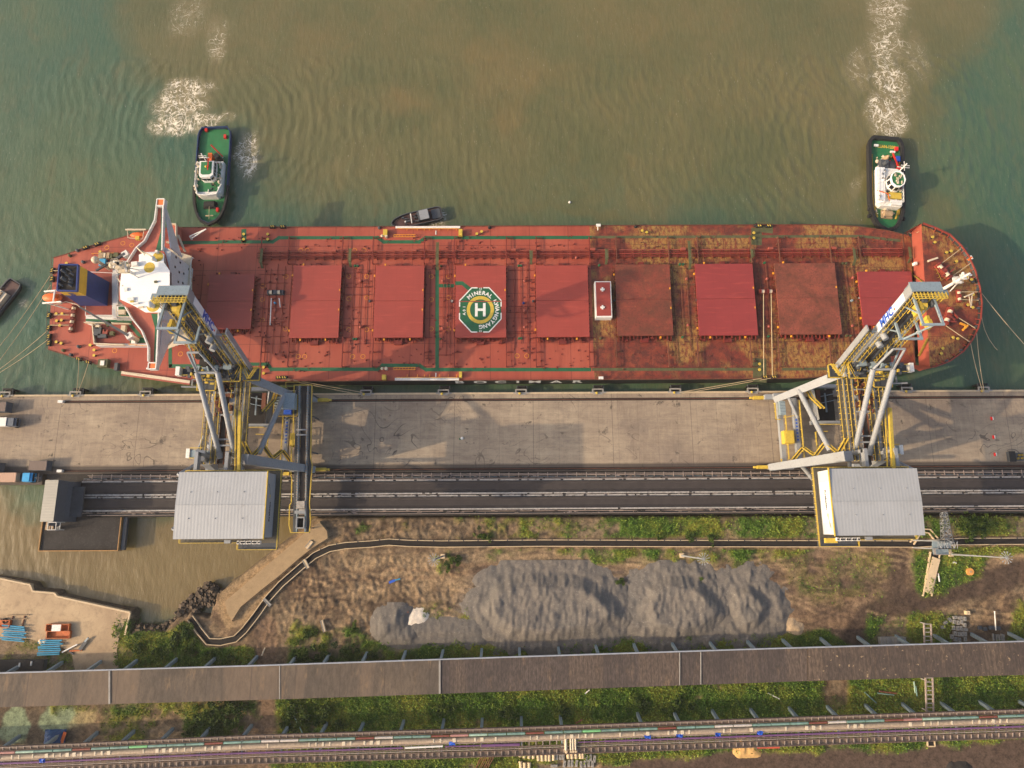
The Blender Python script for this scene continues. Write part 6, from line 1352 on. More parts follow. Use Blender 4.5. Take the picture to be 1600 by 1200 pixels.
# bridge deck with wings
wing = [(247,322),(258,316),(256,393),(258,396),(265,423),(265,450),(252,489),(247,576),(234,576),(234,543),(224,518),(218,511),(208,498),(198,481),(186,470),(186,430),(201,411),(215,389),(228,378),(236,362),(244,346)]
wg = MB().prism(P3(wing, BZ), BZ-.35, BZ).build('bridge_deck', M['fcwing'] if 'fcwing' in M else M.setdefault('fcwing', flat('faded_salmon_deck_paint', (172,90,72), .6, .1, .3, dirt=(140,70,60))), ship)
a = MB(); a.sheet(P3([(251.5,322),(256.5,322),(255,392),(243,392),(251,362)], BZ), BZ+.01); a.sheet(P3([(236,490),(249.5,490),(245,566),(240.5,566),(242,512)], BZ), BZ+.012)
a.build('green_wing_walk', M['green'], wg)
a = MB(); a.wall(P3([(247,321),(244,346),(236,362),(228,378),(215,389),(201,411)], BZ), BZ, BZ+1.1, .28); a.build('wing_bulwark', M['white'], wg); a = MB(); a.wall(P3([(258,314),(256,393)], BZ), BZ, BZ+1.25, .4); a.build('wing_bulwark', M['white'], wg); a = MB()
a.wall(P3([(198,481),(208,498),(218,511),(224,518),(234,543),(234,566)], BZ), BZ, BZ+1.1, .3); a.build('wing_bulwark', M['white'], wg); a = MB(); a.wall(P3([(251,489),(247,577),(232,577)], BZ), BZ, BZ+1.25, .42); a.build('wing_bulwark', M['white'], wg)
for a_, b_, c_, d_ in ((244.5,311,257,321.5), (231.5,567,244.5,576.5)):
    p, q = W(a_, d_, BZ+1.3), W(c_, b_, BZ+1.3); w_ = MB().wall([(p.x,p.y),(q.x,p.y),(q.x,q.y),(p.x,q.y)], BZ-.3, BZ+1.5, .3, True).build('wing_cab', M['white'], wg); MB().bx(p.x+.15, q.x-.15, p.y+.15, q.y-.15, BZ+1.2, BZ+1.3).build('orange_canopy', M['orangetop'] if 'orangetop' in M else M.setdefault('orangetop', flat('orange_canopy_paint', (236,120,60), .5, .08, 1)), w_)
# triangular wing brackets seen on the forward face
for sgn, y_in, y_out in ((1, yN-1, W(250, 316, BZ).y-.5), (-1, yS+1, W(245, 576, BZ).y+.5)):
    xo_ = W(259, 316, BZ).x-.5 if sgn > 0 else W(247.5, 576, BZ).x-.4; a = MB(); t_ = .35; A_ = [(xo_, y_out, BZ-.36), (xo_, y_out, BZ-1.2), (XF-.1, y_in, BZ-7.5), (XF-.1, y_in, BZ-.36)]
    vs = A_+[(x-t_, y, z) for x, y, z in A_]; a.add(vs, [(0,1,2,3),(7,6,5,4),(0,4,5,1),(1,5,6,2),(2,6,7,3),(3,7,4,0)]); a.build('wing_bracket', M['shipgrey'], wg)
    MB().beam((XF-.4, y_in+sgn*6, BZ-4.2), (XF+.4, y_in+sgn*2, DZ+7), .5, .5).build('wing_strut', M['cream'], wg)
# wheelhouse and compass deck
cp_ = [(217,398),(227,394),(250,393),(256,397),(256,410),(265,423),(265,450),(252,488),(227,488),(208,477),(188,468),(187,450),(190,422),(207.5,417),(207.5,409),(217,409)]
wh = [(227,400),(252,398),(253,411),(262,424),(262,449),(250,484),(227,484),(208,474),(192,464),(192,424)]
whs = MB().prism(P3(wh, CZ), BZ+.005, CZ-.3).build('wheelhouse', M['white'], ship)
a = MB(); pw = P3([(253.6,398),(254.3,411),(263.4,424),(263.4,449),(251.4,484)], CZ); a.wall(pw, BZ+1.1, BZ+2.1, .2); a.build('bridge_windows', M['wineglass'] if 'wineglass' in M else M.setdefault('wineglass', flat('dark_maroon_window_band', (70,32,32), .3, .1, 1)), whs)
cdk = MB().prism(P3(cp_, CZ), CZ-.3, CZ).build('compass_deck', M['brightwhite'] if 'brightwhite' in M else M.setdefault('brightwhite', flat('bright_white_deck_paint', (242,240,236), .5, .03, .5, dirt=(215,212,205))), ship)
for px, py, r_ in ((247,401,1.25),(233.5,418,1.3),(239.5,477.5,1.55)): c = W(px, py, CZ); MB().cyl((c.x, c.y, CZ+.01), r_*1.25, .03, 24).build('yellow_disc', M['yellow'], cdk)
for px, py, r_, z_ in ((239,404,.75,1.6),(235,476,.95,1.8)): c = W(px, py, CZ+1.5); MB().cyl((c.x, c.y, CZ), r_*.7, z_, 14).ball((c.x, c.y, CZ+z_), r_, 14, 8).build('satellite_dome', M['white'], cdk)
for px, py, r_ in ((149,406,1.15),(177,414.5,1.3)): c = W(px, py, 17); MB().cyl((c.x, c.y, 9.5), .5, 6.6, 12).ball((c.x, c.y, 17), r_, 16, 8).build('radome', M['cream'], ship)
a = MB(); c = W(208, 428, CZ); mx, my = c.x, c.y      # radar mast
a.tube((mx, my, CZ), (mx-.3, my, CZ+9.5), .5, 10, .28); a.tube((mx+1.6, my+1.2, CZ), (mx, my, CZ+6), .18, 6).tube((mx+1.6, my-1.2, CZ), (mx, my, CZ+6), .18, 6)
rmst = a.build('radar_mast', M['white'], ship); a = MB()
for zz, w_ in ((CZ+4.2, 3.2), (CZ+6.6, 2.6), (CZ+8.6, 1.8)): a.box((mx-.2, my, zz), (w_, w_*.9, .12)); a.rail([(mx-.2-w_/2,my-w_*.45,zz),(mx-.2+w_/2,my-w_*.45,zz),(mx-.2+w_/2,my+w_*.45,zz),(mx-.2-w_/2,my+w_*.45,zz)], .9, .09, 1.1, False, True)
a.beam((mx-3.2, my+.2, CZ+8), (mx+2.4, my+.4, CZ+8), .14); a.build('mast_platform', M['cream'], rmst)
MB().box((mx+.7, my+.2, CZ+5.4), (.5, 3.4, .3), .3).box((mx-.9, my, CZ+7.6), (.4, 2.4, .28), -.4).build('radar_scanner', M['white'], rmst)
MB().ball((mx+.6, my-.4, CZ+9.2), .5, 8, 5).build('black_lamp', M['black'], rmst)
for (p_, q_) in (((221,392,CZ),(236,400,CZ+3)),((214,387,CZ-1),(226,398,CZ+2)),((182,432,CZ-2),(192,447,CZ))): MB().tube(W(*p_), W(*q_), .2, 6).build('antenna_spar', M['cream'], cdk)
for px, py, sx, sy_, sz, mt in ((211,413,1.7,1.3,1.0,'white'),(212,474,1.6,.5,.8,'white'),(220,480,1.5,.4,.6,'cream'),(196,452,1.0,1.0,.4,'white'),(243,440,.8,.6,.5,'green2'),(204,467,1.8,.9,.5,'white'),(246,394,.7,.7,1.2,'white'),(206,471,1.0,.4,.5,'yellow')): c = W(px, py, CZ+.4); MB().box((c.x, c.y, CZ+sz/2), (sx, sy_, sz), .15).build('deck_box', M[mt], cdk)
# casing house aft with its terraces
def blk(pts, z0, z1, nm, mt, parent=ship): return MB().prism(P3(pts, z1), z0, z1).build(nm, M[mt] if isinstance(mt, str) else mt, parent)
M['casing'] = flat('brown_red_casing_top', (138,62,50), .6, .15, .4, dirt=(100,50,42))
cs = blk([(133,424),(176,426),(176,493),(133,493)], DZ, 10.4, 'funnel_casing', 'shipgrey')
MB().sheet(P3([(134,425),(175,427),(175,492),(134,492)], 10.4), 10.42).build('casing_top', M['casing'], cs)
ps = blk([(176,420),(184,420),(184,497),(176,497)], DZ, 11.8, 'passage_house', 'shipgrey')
tr = blk([(134,493),(206,497),(232,508),(236,540),(150,540),(147,507),(134,505)], DZ, 9.0, 'aft_terrace', 'shipgrey')
MB().sheet(P3([(148,508),(206,500),(230,510),(233,537),(151,537)], 9.0), 9.02).build('terrace_floor', M['casing'], tr)
a = MB()
for pts in ([(134,498),(206,501),(206,505),(134,502)], [(198,505),(205,505),(226,530),(219,530)], [(203,530),(232,529),(232,536),(203,536)]): a.sheet(P3(pts, 9.0), 9.035+.004*len(a.f))
a.build('terrace_green_path', M['green'], tr)
a = MB(); a.wall(P3([(147,507),(150,538),(196,540)], 9.0), 9.0, 10.1, .35); a.wall(P3([(134,505),(205,507)], 9.0), 9.0, 10.1, .25); a.build('terrace_bulwark', M['cream'], tr)
a = MB(); a.rail([W(a_, b_, 9) for a_, b_ in ((203,539),(234,542),(235,520))], 1.0, .13, 2, False); a.rail([W(a_, b_, 9) for a_, b_ in ((219,528),(234,528))], 1.0, .1, 2, False); a.build('terrace_railing', M['orangey'], tr)
gd = blk([(184,478),(200,478),(210,496),(184,496)], DZ, 12.5, 'green_terrace', 'shipgrey'); MB().sheet(P3([(185,479),(199.5,479),(208,495),(185,495)], 12.5), 12.52).build('green_floor', M['green'], gd); c = W(191, 488, 13); MB().box((c.x, c.y, 13), (2.0, 1.4, 1.0)).build('air_unit', M['cream'], gd)
a = MB(); a.rail([W(a_, b_, 12.5) for a_, b_ in ((184.5,478),(184.5,496),(210,496),(200,478))], 1.0, .14, 2, False, True); a.build('terrace_railing', M['cream'], gd)
nd = blk([(184,414),(212,400),(218,392),(225,400),(200,425),(184,430)], DZ, 14.0, 'north_house', 'shipgrey'); MB().sheet(P3([(185,415),(212,401),(217,393),(222,400),(199,424),(185,429)], 14.0), 14.02).build('house_deck', M['green'], nd)
for px, py, sx, sy_, mt in ((153,518,2.2,2.6,'dgrey'),(165,519,1.5,1.5,'casing'),(160,525,2.6,1.2,'dgrey'),(193,514,1.3,2.2,'cream'),(175,521,1.2,1.2,'green2'),(209,534,1.2,1.2,'white'),(165,517,.6,.6,'white'),(153,511,1.2,1.2,'cream')): c = W(px, py, 9.8); MB().box((c.x, c.y, 9.6), (sx, sy_, 1.1)).build('terrace_fitting', M[mt], tr)
for px, py, sx, sy_, mt in ((158,399,1.6,1.8,'wood'),(163,399,.8,1.6,'cream'),(169,399,.9,1.8,'wood'),(174,400,.8,1.6,'green2'),(160,410,2.0,2.4,'cyan'),(181,398,1.4,1.4,'green2')): c = W(px, py, DZ+1); MB().box((c.x, c.y, DZ+.6), (sx, sy_, 1.2)).build('deck_locker', M[mt], ship)
a = MB(); a.rail([W(a_, b_, DZ) for a_, b_ in ((146,398),(184,397),(186,412))], 1.0, .12, 2, False); a.build('store_railing', M['orangey'], ship)
# funnel with a yellow band
FT = 26.6; top = P3([(94,414),(122,414),(120,455),(90.5,454)], FT); bot = P3([(128,438),(171,441),(168,478),(126,478)], 10.4)
A2 = sum(bot[i][0]*bot[(i+1) % 4][1]-bot[(i+1) % 4][0]*bot[i][1] for i in range(4))
def flerp(z): f = (z-10.4)/(FT-10.4); return [(b_[0]+(t_[0]-b_[0])*f, b_[1]+(t_[1]-b_[1])*f) for b_, t_ in zip(bot, top)]
fn = MB().prism(flerp(10.42), 10.42, 22.2, flerp(22.2)).build('funnel', M['blue'], ship)
fy = lambda z: [(x+(.03 if i in (1, 2) else -.03), y+(.03 if i in (0, 1) else -.03)) for i, (x, y) in enumerate(flerp(z))]
MB().prism(fy(22.0), 22.0, 26.0, fy(26.0)).build('yellow_band', M['yellowf'] if 'yellowf' in M else M.setdefault('yellowf', flat('funnel_yellow', (196,160,48), .5, .1, .8)), fn)
tp = fy(26.0); MB().wall(tp, 26.0, 26.9, .35, True).build('funnel_rim', M['blue'], fn); MB().sheet([( (x-tp[0][0])*.96+tp[0][0]+.1, y) for x, y in flerp(26.0)], 25.95+.06).build('funnel_top', M['interior'], fn)
cxx, cyy = sum(p[0] for p in tp)/4, sum(p[1] for p in tp)/4; a = MB()
for dx, dy, r_, l_ in ((-1.2,1.8,.42,1.8),(.3,2.3,.3,1.5),(1.3,1.0,.3,1.2),(-.8,-.6,.5,2.0),(1.2,-.6,.45,1.4),(1.3,-1.5,.4,1.3),(1.2,-2.4,.35,1.2),(-1.4,-2.4,.3,1.5),(0,.6,.28,1.2)): a.tube((cxx+dx, cyy+dy, 26.02), (cxx+dx-.8, cyy+dy+.5, 26.02+l_*.6), r_, 10)
a.build('exhaust_pipe', M['dgrey'], fn)['kind'] = 'stuff'
a = MB(); sx_ = (flerp(24)[3][0]+flerp(24)[2][0])/2; sy2 = min(flerp(24)[3][1], flerp(24)[2][1]); add_text(a, 'B', 2.6, Matrix.Translation((sx_+.2, sy2-.22, 24.0)) @ Matrix.Rotation(math.pi/2, 4, 'X'), .06); a.build('funnel_emblem', M['blue'], fn)
# free fall lifeboat on its ramp
c = W(82, 464, 13); lb = MB().ball((c.x-.4, c.y, 12.4), 1.5, 14, 8, .75).build('lifeboat', M['orange'], ship)
lb2 = MB(); vs = []; 
lbm = lb.data
for v in lbm.vertices: v.co.x = (v.co.x-(c.x-.4-ship.location.x))*2.1+(c.x-.4-ship.location.x)
MB().box((c.x+.9, c.y, 13.4), (1.6, 1.4, .8)).build('lifeboat_canopy', M['orange'], lb)
a = MB()
for s_ in (-1.9, 1.9): a.beam((c.x-3.0, c.y+s_, 12.6), (c.x+3.6, c.y+s_, 14.0), .4, .45); a.beam((c.x-1.5, c.y+s_, 12.8), (c.x+1.2, c.y+s_, DZ), .35)
a.beam((c.x+1.2, c.y-1.9, 14.1), (c.x+1.2, c.y+1.9, 14.1), .35); a.build('lifeboat_davit', M['white'], ship)
MB().bx(c.x+1.2, c.x+6.5, c.y-1.5, c.y+1.6, 11.2, 11.35).build('boarding_platform', M['bowred'], ship)
a = MB(); a.rail([W(a_, b_, 10.5) for a_, b_ in ((88,478),(106,473),(122,477),(134,486))], 1.0, .16, 1.5, True); a.build('stern_stair_rail', M['cream'], ship)
# rescue boat on the north side
c = W(213, 366, 10); a = MB().ball((c.x, c.y, 9.4), 1.0, 12, 6, .6); a.v = [((x-c.x)*2.3+c.x, y, z) for x, y, z in a.v]; rb = a.build('rescue_boat', M['orange'], ship); MB().box((c.x+.4, c.y-1.2, 9.6), (1.2, 1.2, .9)).build('boat_engine_box', M['yellow'], rb)
a = MB(); a.rail([W(a_, b_, 8.5) for a_, b_ in ((202,360),(228,361),(226,376),(203,374))], 1.2, .14, 2, False, True); a.bx(c.x-3.4, c.x+3.2, c.y+1.2, c.y+1.6, 10.2, 10.6).build('boat_davit', M['cream'], ship)
c = W(272, 371, 12); MB().prism(P3([(265,351),(277,352),(277,381),(262,380)], 9.5), DZ, 9.5).build('north_side_house', M['fcwing'], ship)
a = MB(); a.wall(P3([(265,351),(277,352),(277,381),(262,380)], 9.5), 9.5, 10.6, .25); a.build('side_house_bulwark', M['cream'], ship)
# stores cranes
def crane(p0, p1, zb, zt, lab):
    b_, t_ = W(p0[0], p0[1], zb+1), W(p1[0], p1[1], zt); cr = MB().cyl((b_.x, b_.y, DZ), .75, zb-DZ, 14).build('stores_crane', M['cream'], ship); cr['label'] = lab
    MB().box((b_.x, b_.y, zb+.7), (1.8, 1.8, 1.6), .6).build('crane_cab', M['white'], cr); MB().beam((b_.x, b_.y, zb+1.2), t_, .8, .8, .5, .5).build('crane_jib', M['dgrey'], cr)
    d = (t_-b_); m_ = b_.lerp(t_, .45); MB().box((m_.x, m_.y, zb+.7), (1.5, 1.5, .6), .6).build('jib_rest', M['green2'], cr)
crane((202,525), (125,480), 12.5, 14.5, 'southern stores crane beside the funnel'); crane((196,397), (150,423), 12.0, 13.5, 'northern stores crane behind the bridge wing')
c = W(298, 369, DZ+1.5); a = MB(); a.beam(W(297, 369, DZ+1.5), W(322, 358, DZ+2.2), .3).beam(W(300, 372, DZ+1.5), W(322, 358, DZ+2.2), .3).beam(W(297, 369, DZ+1.5), W(300, 374, DZ), .5); a.build('pilot_davit', M['white'], ship)
for pts in (((190,582),(297,597)),): 
    p, q = W(*pts[0], DZ+.8), W(*pts[1], DZ+.8); g = MB().beam(p, q, .9, .4).build('gangway', M['cream'], ship); MB().beam(p+Vector((0,-.7,0)), q+Vector((0,-.7,0)), .5, .3).build('gangway_tread', M['fcwall'], g)
c = W(162, 568, DZ+1); MB().box((c.x, c.y, DZ+.8), (3.0, 2.6, 1.6)).build('deck_locker', M['green2'], ship); MB().box((c.x, c.y, DZ+1.7), (1.2, 1.5, .3)).build('locker_lid', M['white'], ship)
c = W(182, 573, DZ+1); MB().box((c.x, c.y, DZ+.7), (1.0, 2.4, 1.4)).build('ladder_winch', M['dgrey'], ship)
a = MB()
for (x0, y0), (x1, y1) in zip(((84,403),(81,440),(76,500),(75,546),(120,560),(160,572),(190,580)), ((81,440),(76,500),(75,546),(120,560),(160,572),(190,580),(230,588))): a.rail([W(x0, y0, DZ), W(x1, y1, DZ)], 1.0, .06, 2.5, False)
a.build('stern_railing', M['rust'], ship)
a = MB(); a.rail([(XS(300), yn-.3, DZ), (XS(1290), yn-.4, DZ)], 1.0, .06, 2.5, False); a.rail([(XS(330), ys2+.3, DZ), (XS(1250), ys2+.4, DZ)], 1.0, .06, 2.5, False); a.build('deck_edge_railing', M['dred'], ship)
# ================================================================ ship loaders
M['panelwhite'] = flat('white_sign_panel', (222,224,226), .4, .03, .5, dirt=(220,220,220))
XR, XL = 97.3, -79.0
def loader(left):
    mp = (lambda v: (XL-(v[0]-XR), v[1], v[2])) if left else (lambda v: tuple(v))
    root = thing('ship_loader', mp((XR, 29, QZ)), 'western grey and yellow ship loader beside the bridge, its boom raised over the aft hatches' if left else 'eastern grey and yellow ship loader near the bow, its boom raised over the last hatch', 'ship loader', 'rail mounted ship loaders')
    def B(a, nm, mt, parent=root, stuff=False):
        a.v = [mp(v) for v in a.v]; o_ = a.build(nm, M[mt] if isinstance(mt, str) else mt, parent)
        if stuff: o_['kind'] = 'stuff'
        return o_
    U = lambda u, y, z: (XR+u, y, z)
    yN_, yS_ = yr0, yr1
    # bogies on the two rails
    for nm, u, y in (('nw', -15, yN_), ('sw', -15.5, yS_), ('ne', 10, yN_), ('se', 10, yS_)):
        bg_ = B(MB().box(U(u, y, 5.6), (7.5, 1.5, 1.6)).box(U(u, y, 6.9), (3.0, 1.7, 1.2)), 'bogie', 'grey')
        a = MB()
        for k_ in range(6): a.tube(U(u-3.4+k_*1.36, y-.3, 4.25), U(u-3.4+k_*1.36, y+.3, 4.25), .5, 10)
        B(a, 'rail_wheel', 'dgrey', bg_, True)
        if u < 0: B(MB().box(U(u-5.2, y, 4.7), (3.4, 1.0, 1.2)).box(U(u-7.3, y, 4.6), (1.2, .6, .9)), 'buffer_beam', 'yellow', bg_)
    # portal legs (leaning inwards to the bridge girders)
    P_ = lambda a, b, z: tuple(W(a, b, z))
    for p, q, w_ in ((P_(1213, 624, 7.5), P_(1332, 577, 31), 2.5), (P_(1207, 730, 7.5), P_(1326, 712.5, 33), 2.7), (U(10, yN_, 7.5), U(4.5, 41.8, 31), 2.4), (U(10, yS_, 7.5), U(4.5, 19.5, 31), 2.4)):
        B(MB().beam(p, q, w_*.75, w_, w_, w_*1.15), 'portal_leg', 'grey')
    # low level sill beams and braces
    for u, z in ((-15.2, 7.6), (-11.2, 9.0), (10.2, 7.6)): B(MB().beam(U(u, yN_-1, z), U(u, yS_+1, z), 1.3, 1.5), 'sill_beam', 'grey')
    for p, q, r_ in ((P_(1248, 609, 16), P_(1297, 704, 24), .75), (P_(1231, 618, 12), P_(1246, 652, 9.5), .5), (P_(1252, 727, 9), P_(1284, 765, 28), .6), (U(10, yN_-2, 9), U(9, yS_+4, 22), .7), (P_(1376, 683, 8), P_(1360, 700, 16), .7)):
        B(MB().tube(p, q, r_, 12).tube(Vector(p).lerp(Vector(q), .48), Vector(p).lerp(Vector(q), .5), r_*1.18, 12), 'brace_tube', 'grey')
    a = MB()
    for u in (-15.2, -11.2): a.rail([U(u+1, yN_-2, 8.4 if u < -12 else 9.8), U(u+1, yS_+2, 8.4 if u < -12 else 9.8)], 1.1, .15, 2.2)
    a.rail([U(-17, yN_-2.5, 8.2), U(-17, yN_-7.5, 8.2), U(-15.7, yN_-7.5, 8.2)], 1.1, .15, 2.2); a.rail([U(-14.5, yN_-7, 8.4), U(-11.8, yN_-6.5, 9)], 1.1, .14); a.rail([U(-16.5, yS_+2, 8.4), U(-16.5, yS_+.5, 8.4), U(-11, yS_+1.5, 8.4)], 1.1, .15)
    B(a, 'sill_handrail', 'yellow')
    a = MB().box(U(-15.0, 35.2, 9.0), (1.8, 4.2, 1.6))
    for k_ in range(4): a.tube(U(-14.2, 33.8+k_*.95, 9.6), U(-15.8, 33.8+k_*.95, 9.6), .42, 8)
    B(a, 'motor_house', 'grey2')
    eh = B(MB().box(U(-14.2, 26.2, 9.6), (2.9, 3.9, 2.8)), 'switch_cabinet', 'yellow'); B(MB().box(U(-14.2, 26.2, 11.08), (2.5, 3.5, .12)), 'cabinet_roof', 'yellow', eh)
    # chute pit frame in the middle of the portal
    p, q = W(1277, 657, 9), W(1309, 606, 9)
    B(MB().bx(p.x, q.x, p.y, q.y, 5.2, 5.5), 'pit_floor', 'interior')
    a = MB(); a.add([(p.x-1.9, q.y-1, 13), (p.x, q.y-1, 9), (p.x, p.y-.2, 9), (p.x-1.1, p.y-.2, 13)], [(0, 1, 2, 3)]); a.bx(p.x-.3, p.x, p.y, q.y, 5.5, 9); a.bx(p.x-2, q.x, p.y-1.2, p.y-.1, 8, 9); a.bx(p.x-1, q.x, q.y+.1, q.y+1.1, 7.5, 9.2)
    B(a, 'pit_wall', 'grey')
    a = MB(); a.rail([(p.x+1.6, p.y+5.5, 6), (q.x-.6, p.y+6.6, 6)], 1.2, .14, .7, True); a.rail([(p.x+1.6, p.y+7.6, 6), (q.x-.6, p.y+8.6, 6)], 1.2, .14, .7, True); a.bx(p.x+4.2, p.x+4.6, p.y+3, p.y+9, 6, 6.4); B(a, 'pit_railing', 'grey2')
    B(MB().bx(p.x+.7, p.x+2.0, p.y+4.5, p.y+9.6, 5.5, 8.4), 'feed_hopper', 'rust')
    a = MB(); a.rail([(p.x+.2, p.y-1.3, 9), (q.x, p.y-1.3, 9)], 1.1, .17, 2); a.rail([(p.x-1.3, p.y-3.6, 9), (p.x+2.4, p.y-3.4, 9)], 1.1, .15); a.rail([(p.x-1.3, p.y-3.6, 9), (p.x-1.2, p.y-9, 9)], 1.1, .15); B(a, 'portal_handrail', 'yellow')
    # north-south bridge: girders, shuttle belt and walkways
    ya, yb = 17.5, 43.0; zg = 25.5
    for u, w_ in ((-4.3, .8), (-1.9, .9), (3.9, .9)): B(MB().beam(U(u, ya, zg), U(u, yb, zg), w_, 2.2), 'bridge_girder', 'grey')
    a = MB()
    for y in np.arange(ya+1, yb, 2.6): a.beam(U(-4.3, y, zg-.4), U(3.9, y, zg-.4), .25, .3)
    B(a, 'cross_tie', 'grey2', stuff=True)
    B(MB().beam(U(.9, ya-1, zg+.5), U(.9, yb-3, zg+.6), 1.35, .15), 'shuttle_belt', 'belt')
    a = MB()
    for s_ in (-.85, .85): a.beam(U(.9+s_, ya, zg+.7), U(.9+s_, yb-3, zg+.7), .18, .5)
    B(a, 'belt_skirt', 'rust')
    for u0, w_ in ((-5.6, 1.3), (-3.1, 1.2), (2.5, 1.3), (5.4, 1.2)):
        wk = B(MB().beam(U(u0, ya, zg+1.2), U(u0, yb-1, zg+1.2), w_, .12), 'walkway', 'grating')
        B(MB().rail([U(u0-w_/2, ya, zg+1.2), U(u0-w_/2, yb-1, zg+1.2)], 1.1, .13, 1.6, False).rail([U(u0+w_/2, ya, zg+1.2), U(u0+w_/2, yb-1, zg+1.2)], 1.1, .13, 1.6, False), 'handrail', 'yellow', wk)
    a = MB()
    for y in (22.5, 24.2, 31.0, 37.2): a.beam(U(-1.9, y, zg+2.0), U(3.9, y, zg+2.0), .45, .3)
    B(a, 'cross_beam', 'grey', stuff=True)
    a = MB(); rg_ = random.Random(4)
    for _ in range(46):
        y = rg_.uniform(31, 42.5); u = rg_.uniform(-1.4, 3.4); a.box(U(u, y, zg+rg_.uniform(.8, 2.6)), (rg_.uniform(.3, 1.1), rg_.uniform(.3, 1.6), rg_.uniform(.3, 1.2)))
    B(a, 'drive_machinery', 'rust', stuff=True)
    a = MB()
    for _ in range(12):
        y = rg_.uniform(31, 42.5); u = rg_.uniform(-1.4, 3.4); a.rail([U(u, y, zg+1.9), U(u+rg_.uniform(-.3, .4), y+rg_.uniform(1.0, 3.0), zg+1.9)], 1.0, .12, 1.2, False)
    B(a, 'machinery_rail', 'yellow', stuff=True)
    # zigzag stairs with yellow rails beside the house
    a = MB(); b = MB()
    for u0, y0, z0, u1, y1, z1 in ((-13.2,19.6,9,-12.0,22.6,14),(-12.0,22.6,14,-10.6,19.8,18),(-10.6,19.8,18,-9.2,23.0,22),(-9.2,23,22,-7.6,20,25),(-7,20,25,-6,23.4,28),(-8.6,41,12,-9.6,37,17),(-9.6,37,17,-8.4,33,21)):
        b.beam(U(u0,y0,z0), U(u1,y1,z1), .9, .12)
        for s_ in (-.5, .5): a.rail([U(u0+s_,y0,z0), U(u1+s_,y1,z1)], 1.1, .15, 1.4)
    B(b, 'stair_flight', 'grating', stuff=True); B(a, 'stair_handrail', 'yellow', stuff=True)
    # tower head platform
    zt_ = 31.5
    for u0, u1, y0, y1, z in ((-9.5, -5.2, 40.2, 43.8, zt_-2.5), (-5.2, 0.0, 39.4, 44.0, zt_), (0.0, 7.5, 40.4, 43.4, zt_), (7.5, 11.2, 41.2, 43.2, zt_), (2.0, 7.0, 37.2, 40.2, zt_-1.5)):
        pl = B(MB().bx(XR+u0, XR+u1, y0, y1, z-.25, z), 'head_platform', 'dgrey')
        B(MB().rail([U(u0, y0, z), U(u1, y0, z), U(u1, y1, z), U(u0, y1, z)], 1.1, .15, 1.8, True, True), 'handrail', 'yellow', pl)
    a = MB()
    for (u0, y0), (u1, y1) in (((-9.2, 43.6), (-7.2, 40.2)), ((-7.2, 40.2), (-5.4, 43.8)), ((-4.8, 43.8), (-3.0, 39.6)), ((-3.0, 39.6), (-1.2, 44))):
        for s_ in (-.3, .3): a.rail([U(u0+s_, y0, zt_-1+.4), U(u1+s_, y1, zt_-1+.4)], 1.0, .15, 1.5)
    B(a, 'zigzag_stair_rail', 'yellow', stuff=True)
    a = MB()
    for u, y, z, sx, sy_, sz in ((-1.8, 43.4, 32.6, 2.4, 1.6, 1.6), (1.4, 43, 32.6, 1.5, 1.6, 1.5), (4.3, 43, 32.4, 1.6, 1.5, 1.4), (6.6, 42.8, 32.4, 1.2, 1.8, 1.2), (-5.8, 42.6, 31, 1.2, 1.6, 1.0)): a.box(U(u, y, z), (sx, sy_, sz), .1)
    B(a, 'winch_machinery', 'grey2', stuff=True)
    a = MB()
    for _ in range(34): a.box(U(rg_.uniform(-4.5, 10.5), rg_.uniform(40, 43.4), rg_.uniform(32, 33.4)), (rg_.uniform(.3, 1.0), rg_.uniform(.3, 1.0), rg_.uniform(.3, 1.0)))
    B(a, 'head_equipment', 'dgrey', stuff=True)
    a = MB()
    for _ in range(16): a.box(U(rg_.uniform(1.0, 8), rg_.uniform(38.5, 42.5), rg_.uniform(32, 33.5)), (rg_.uniform(.4, 1.3), rg_.uniform(.3, .8), rg_.uniform(.3, .8)))
    B(a, 'drum_brake', 'yellow', stuff=True)
    B(MB().box(U(11.6, 42.2, zt_+1.0), (1.1, 2.4, 1.8)), 'end_cabinet', 'white')
    # raking tube struts and pylon
    for u, ut in ((-3.0, -1.0), (1.1, 4.5)):
        p, q = U(u, 19.3, 26.0), U(ut, 40.8, 37)
        B(MB().tube(p, q, .72, 14).tube(Vector(p).lerp(Vector(q), .5), Vector(p).lerp(Vector(q), .52), .86, 14).tube(Vector(p).lerp(Vector(q), .0), Vector(p).lerp(Vector(q), .06), .9, 14), 'raking_strut', 'grey')
    B(MB().tube(U(4.5, 40.8, 37), U(4.6, 44.8, 43), .32, 8).tube(U(-1.0, 40.8, 37), U(1.6, 44.8, 43), .32, 8).tube(U(-1.0, 40.8, 37), U(4.5, 40.8, 37), .35, 8).tube(U(1.6, 44.8, 43), U(4.6, 44.8, 43), .32, 8), 'pylon_frame', 'grey')
    # ----- luffing boom, raised steeply
    H0, H1 = Vector(U(0, 43.4, 31.0)), Vector(U(0, 53.0, 61.6)); s_ax = (H1-H0).normalized(); L = (H1-H0).length; n_ax = Vector((0, -s_ax.z, s_ax.y)); u_ax = Vector((1, 0, 0))
    if n_ax.z < 0: n_ax = -n_ax
    Q = lambda u, s_, n_: tuple(H0+u_ax*u+s_ax*s_+n_ax*n_)
    def bb(a, u0, u1, s0, s1, n0, n1):
        vs = [Q(u, s_, n_) for n_ in (n0, n1) for (u, s_) in ((u0, s0), (u1, s0), (u1, s1), (u0, s1))]
        return a.add(vs, [(3,2,1,0),(4,5,6,7),(0,1,5,4),(1,2,6,5),(2,3,7,6),(3,0,4,7)])
    boom = B(bb(MB(), -3.6, -3.2, -3, L+1, -2.4, 0), 'boom_girder', 'grey'); B(bb(MB(), 3.2, 3.6, -3, L, -2.4, 0), 'boom_girder', 'grey')
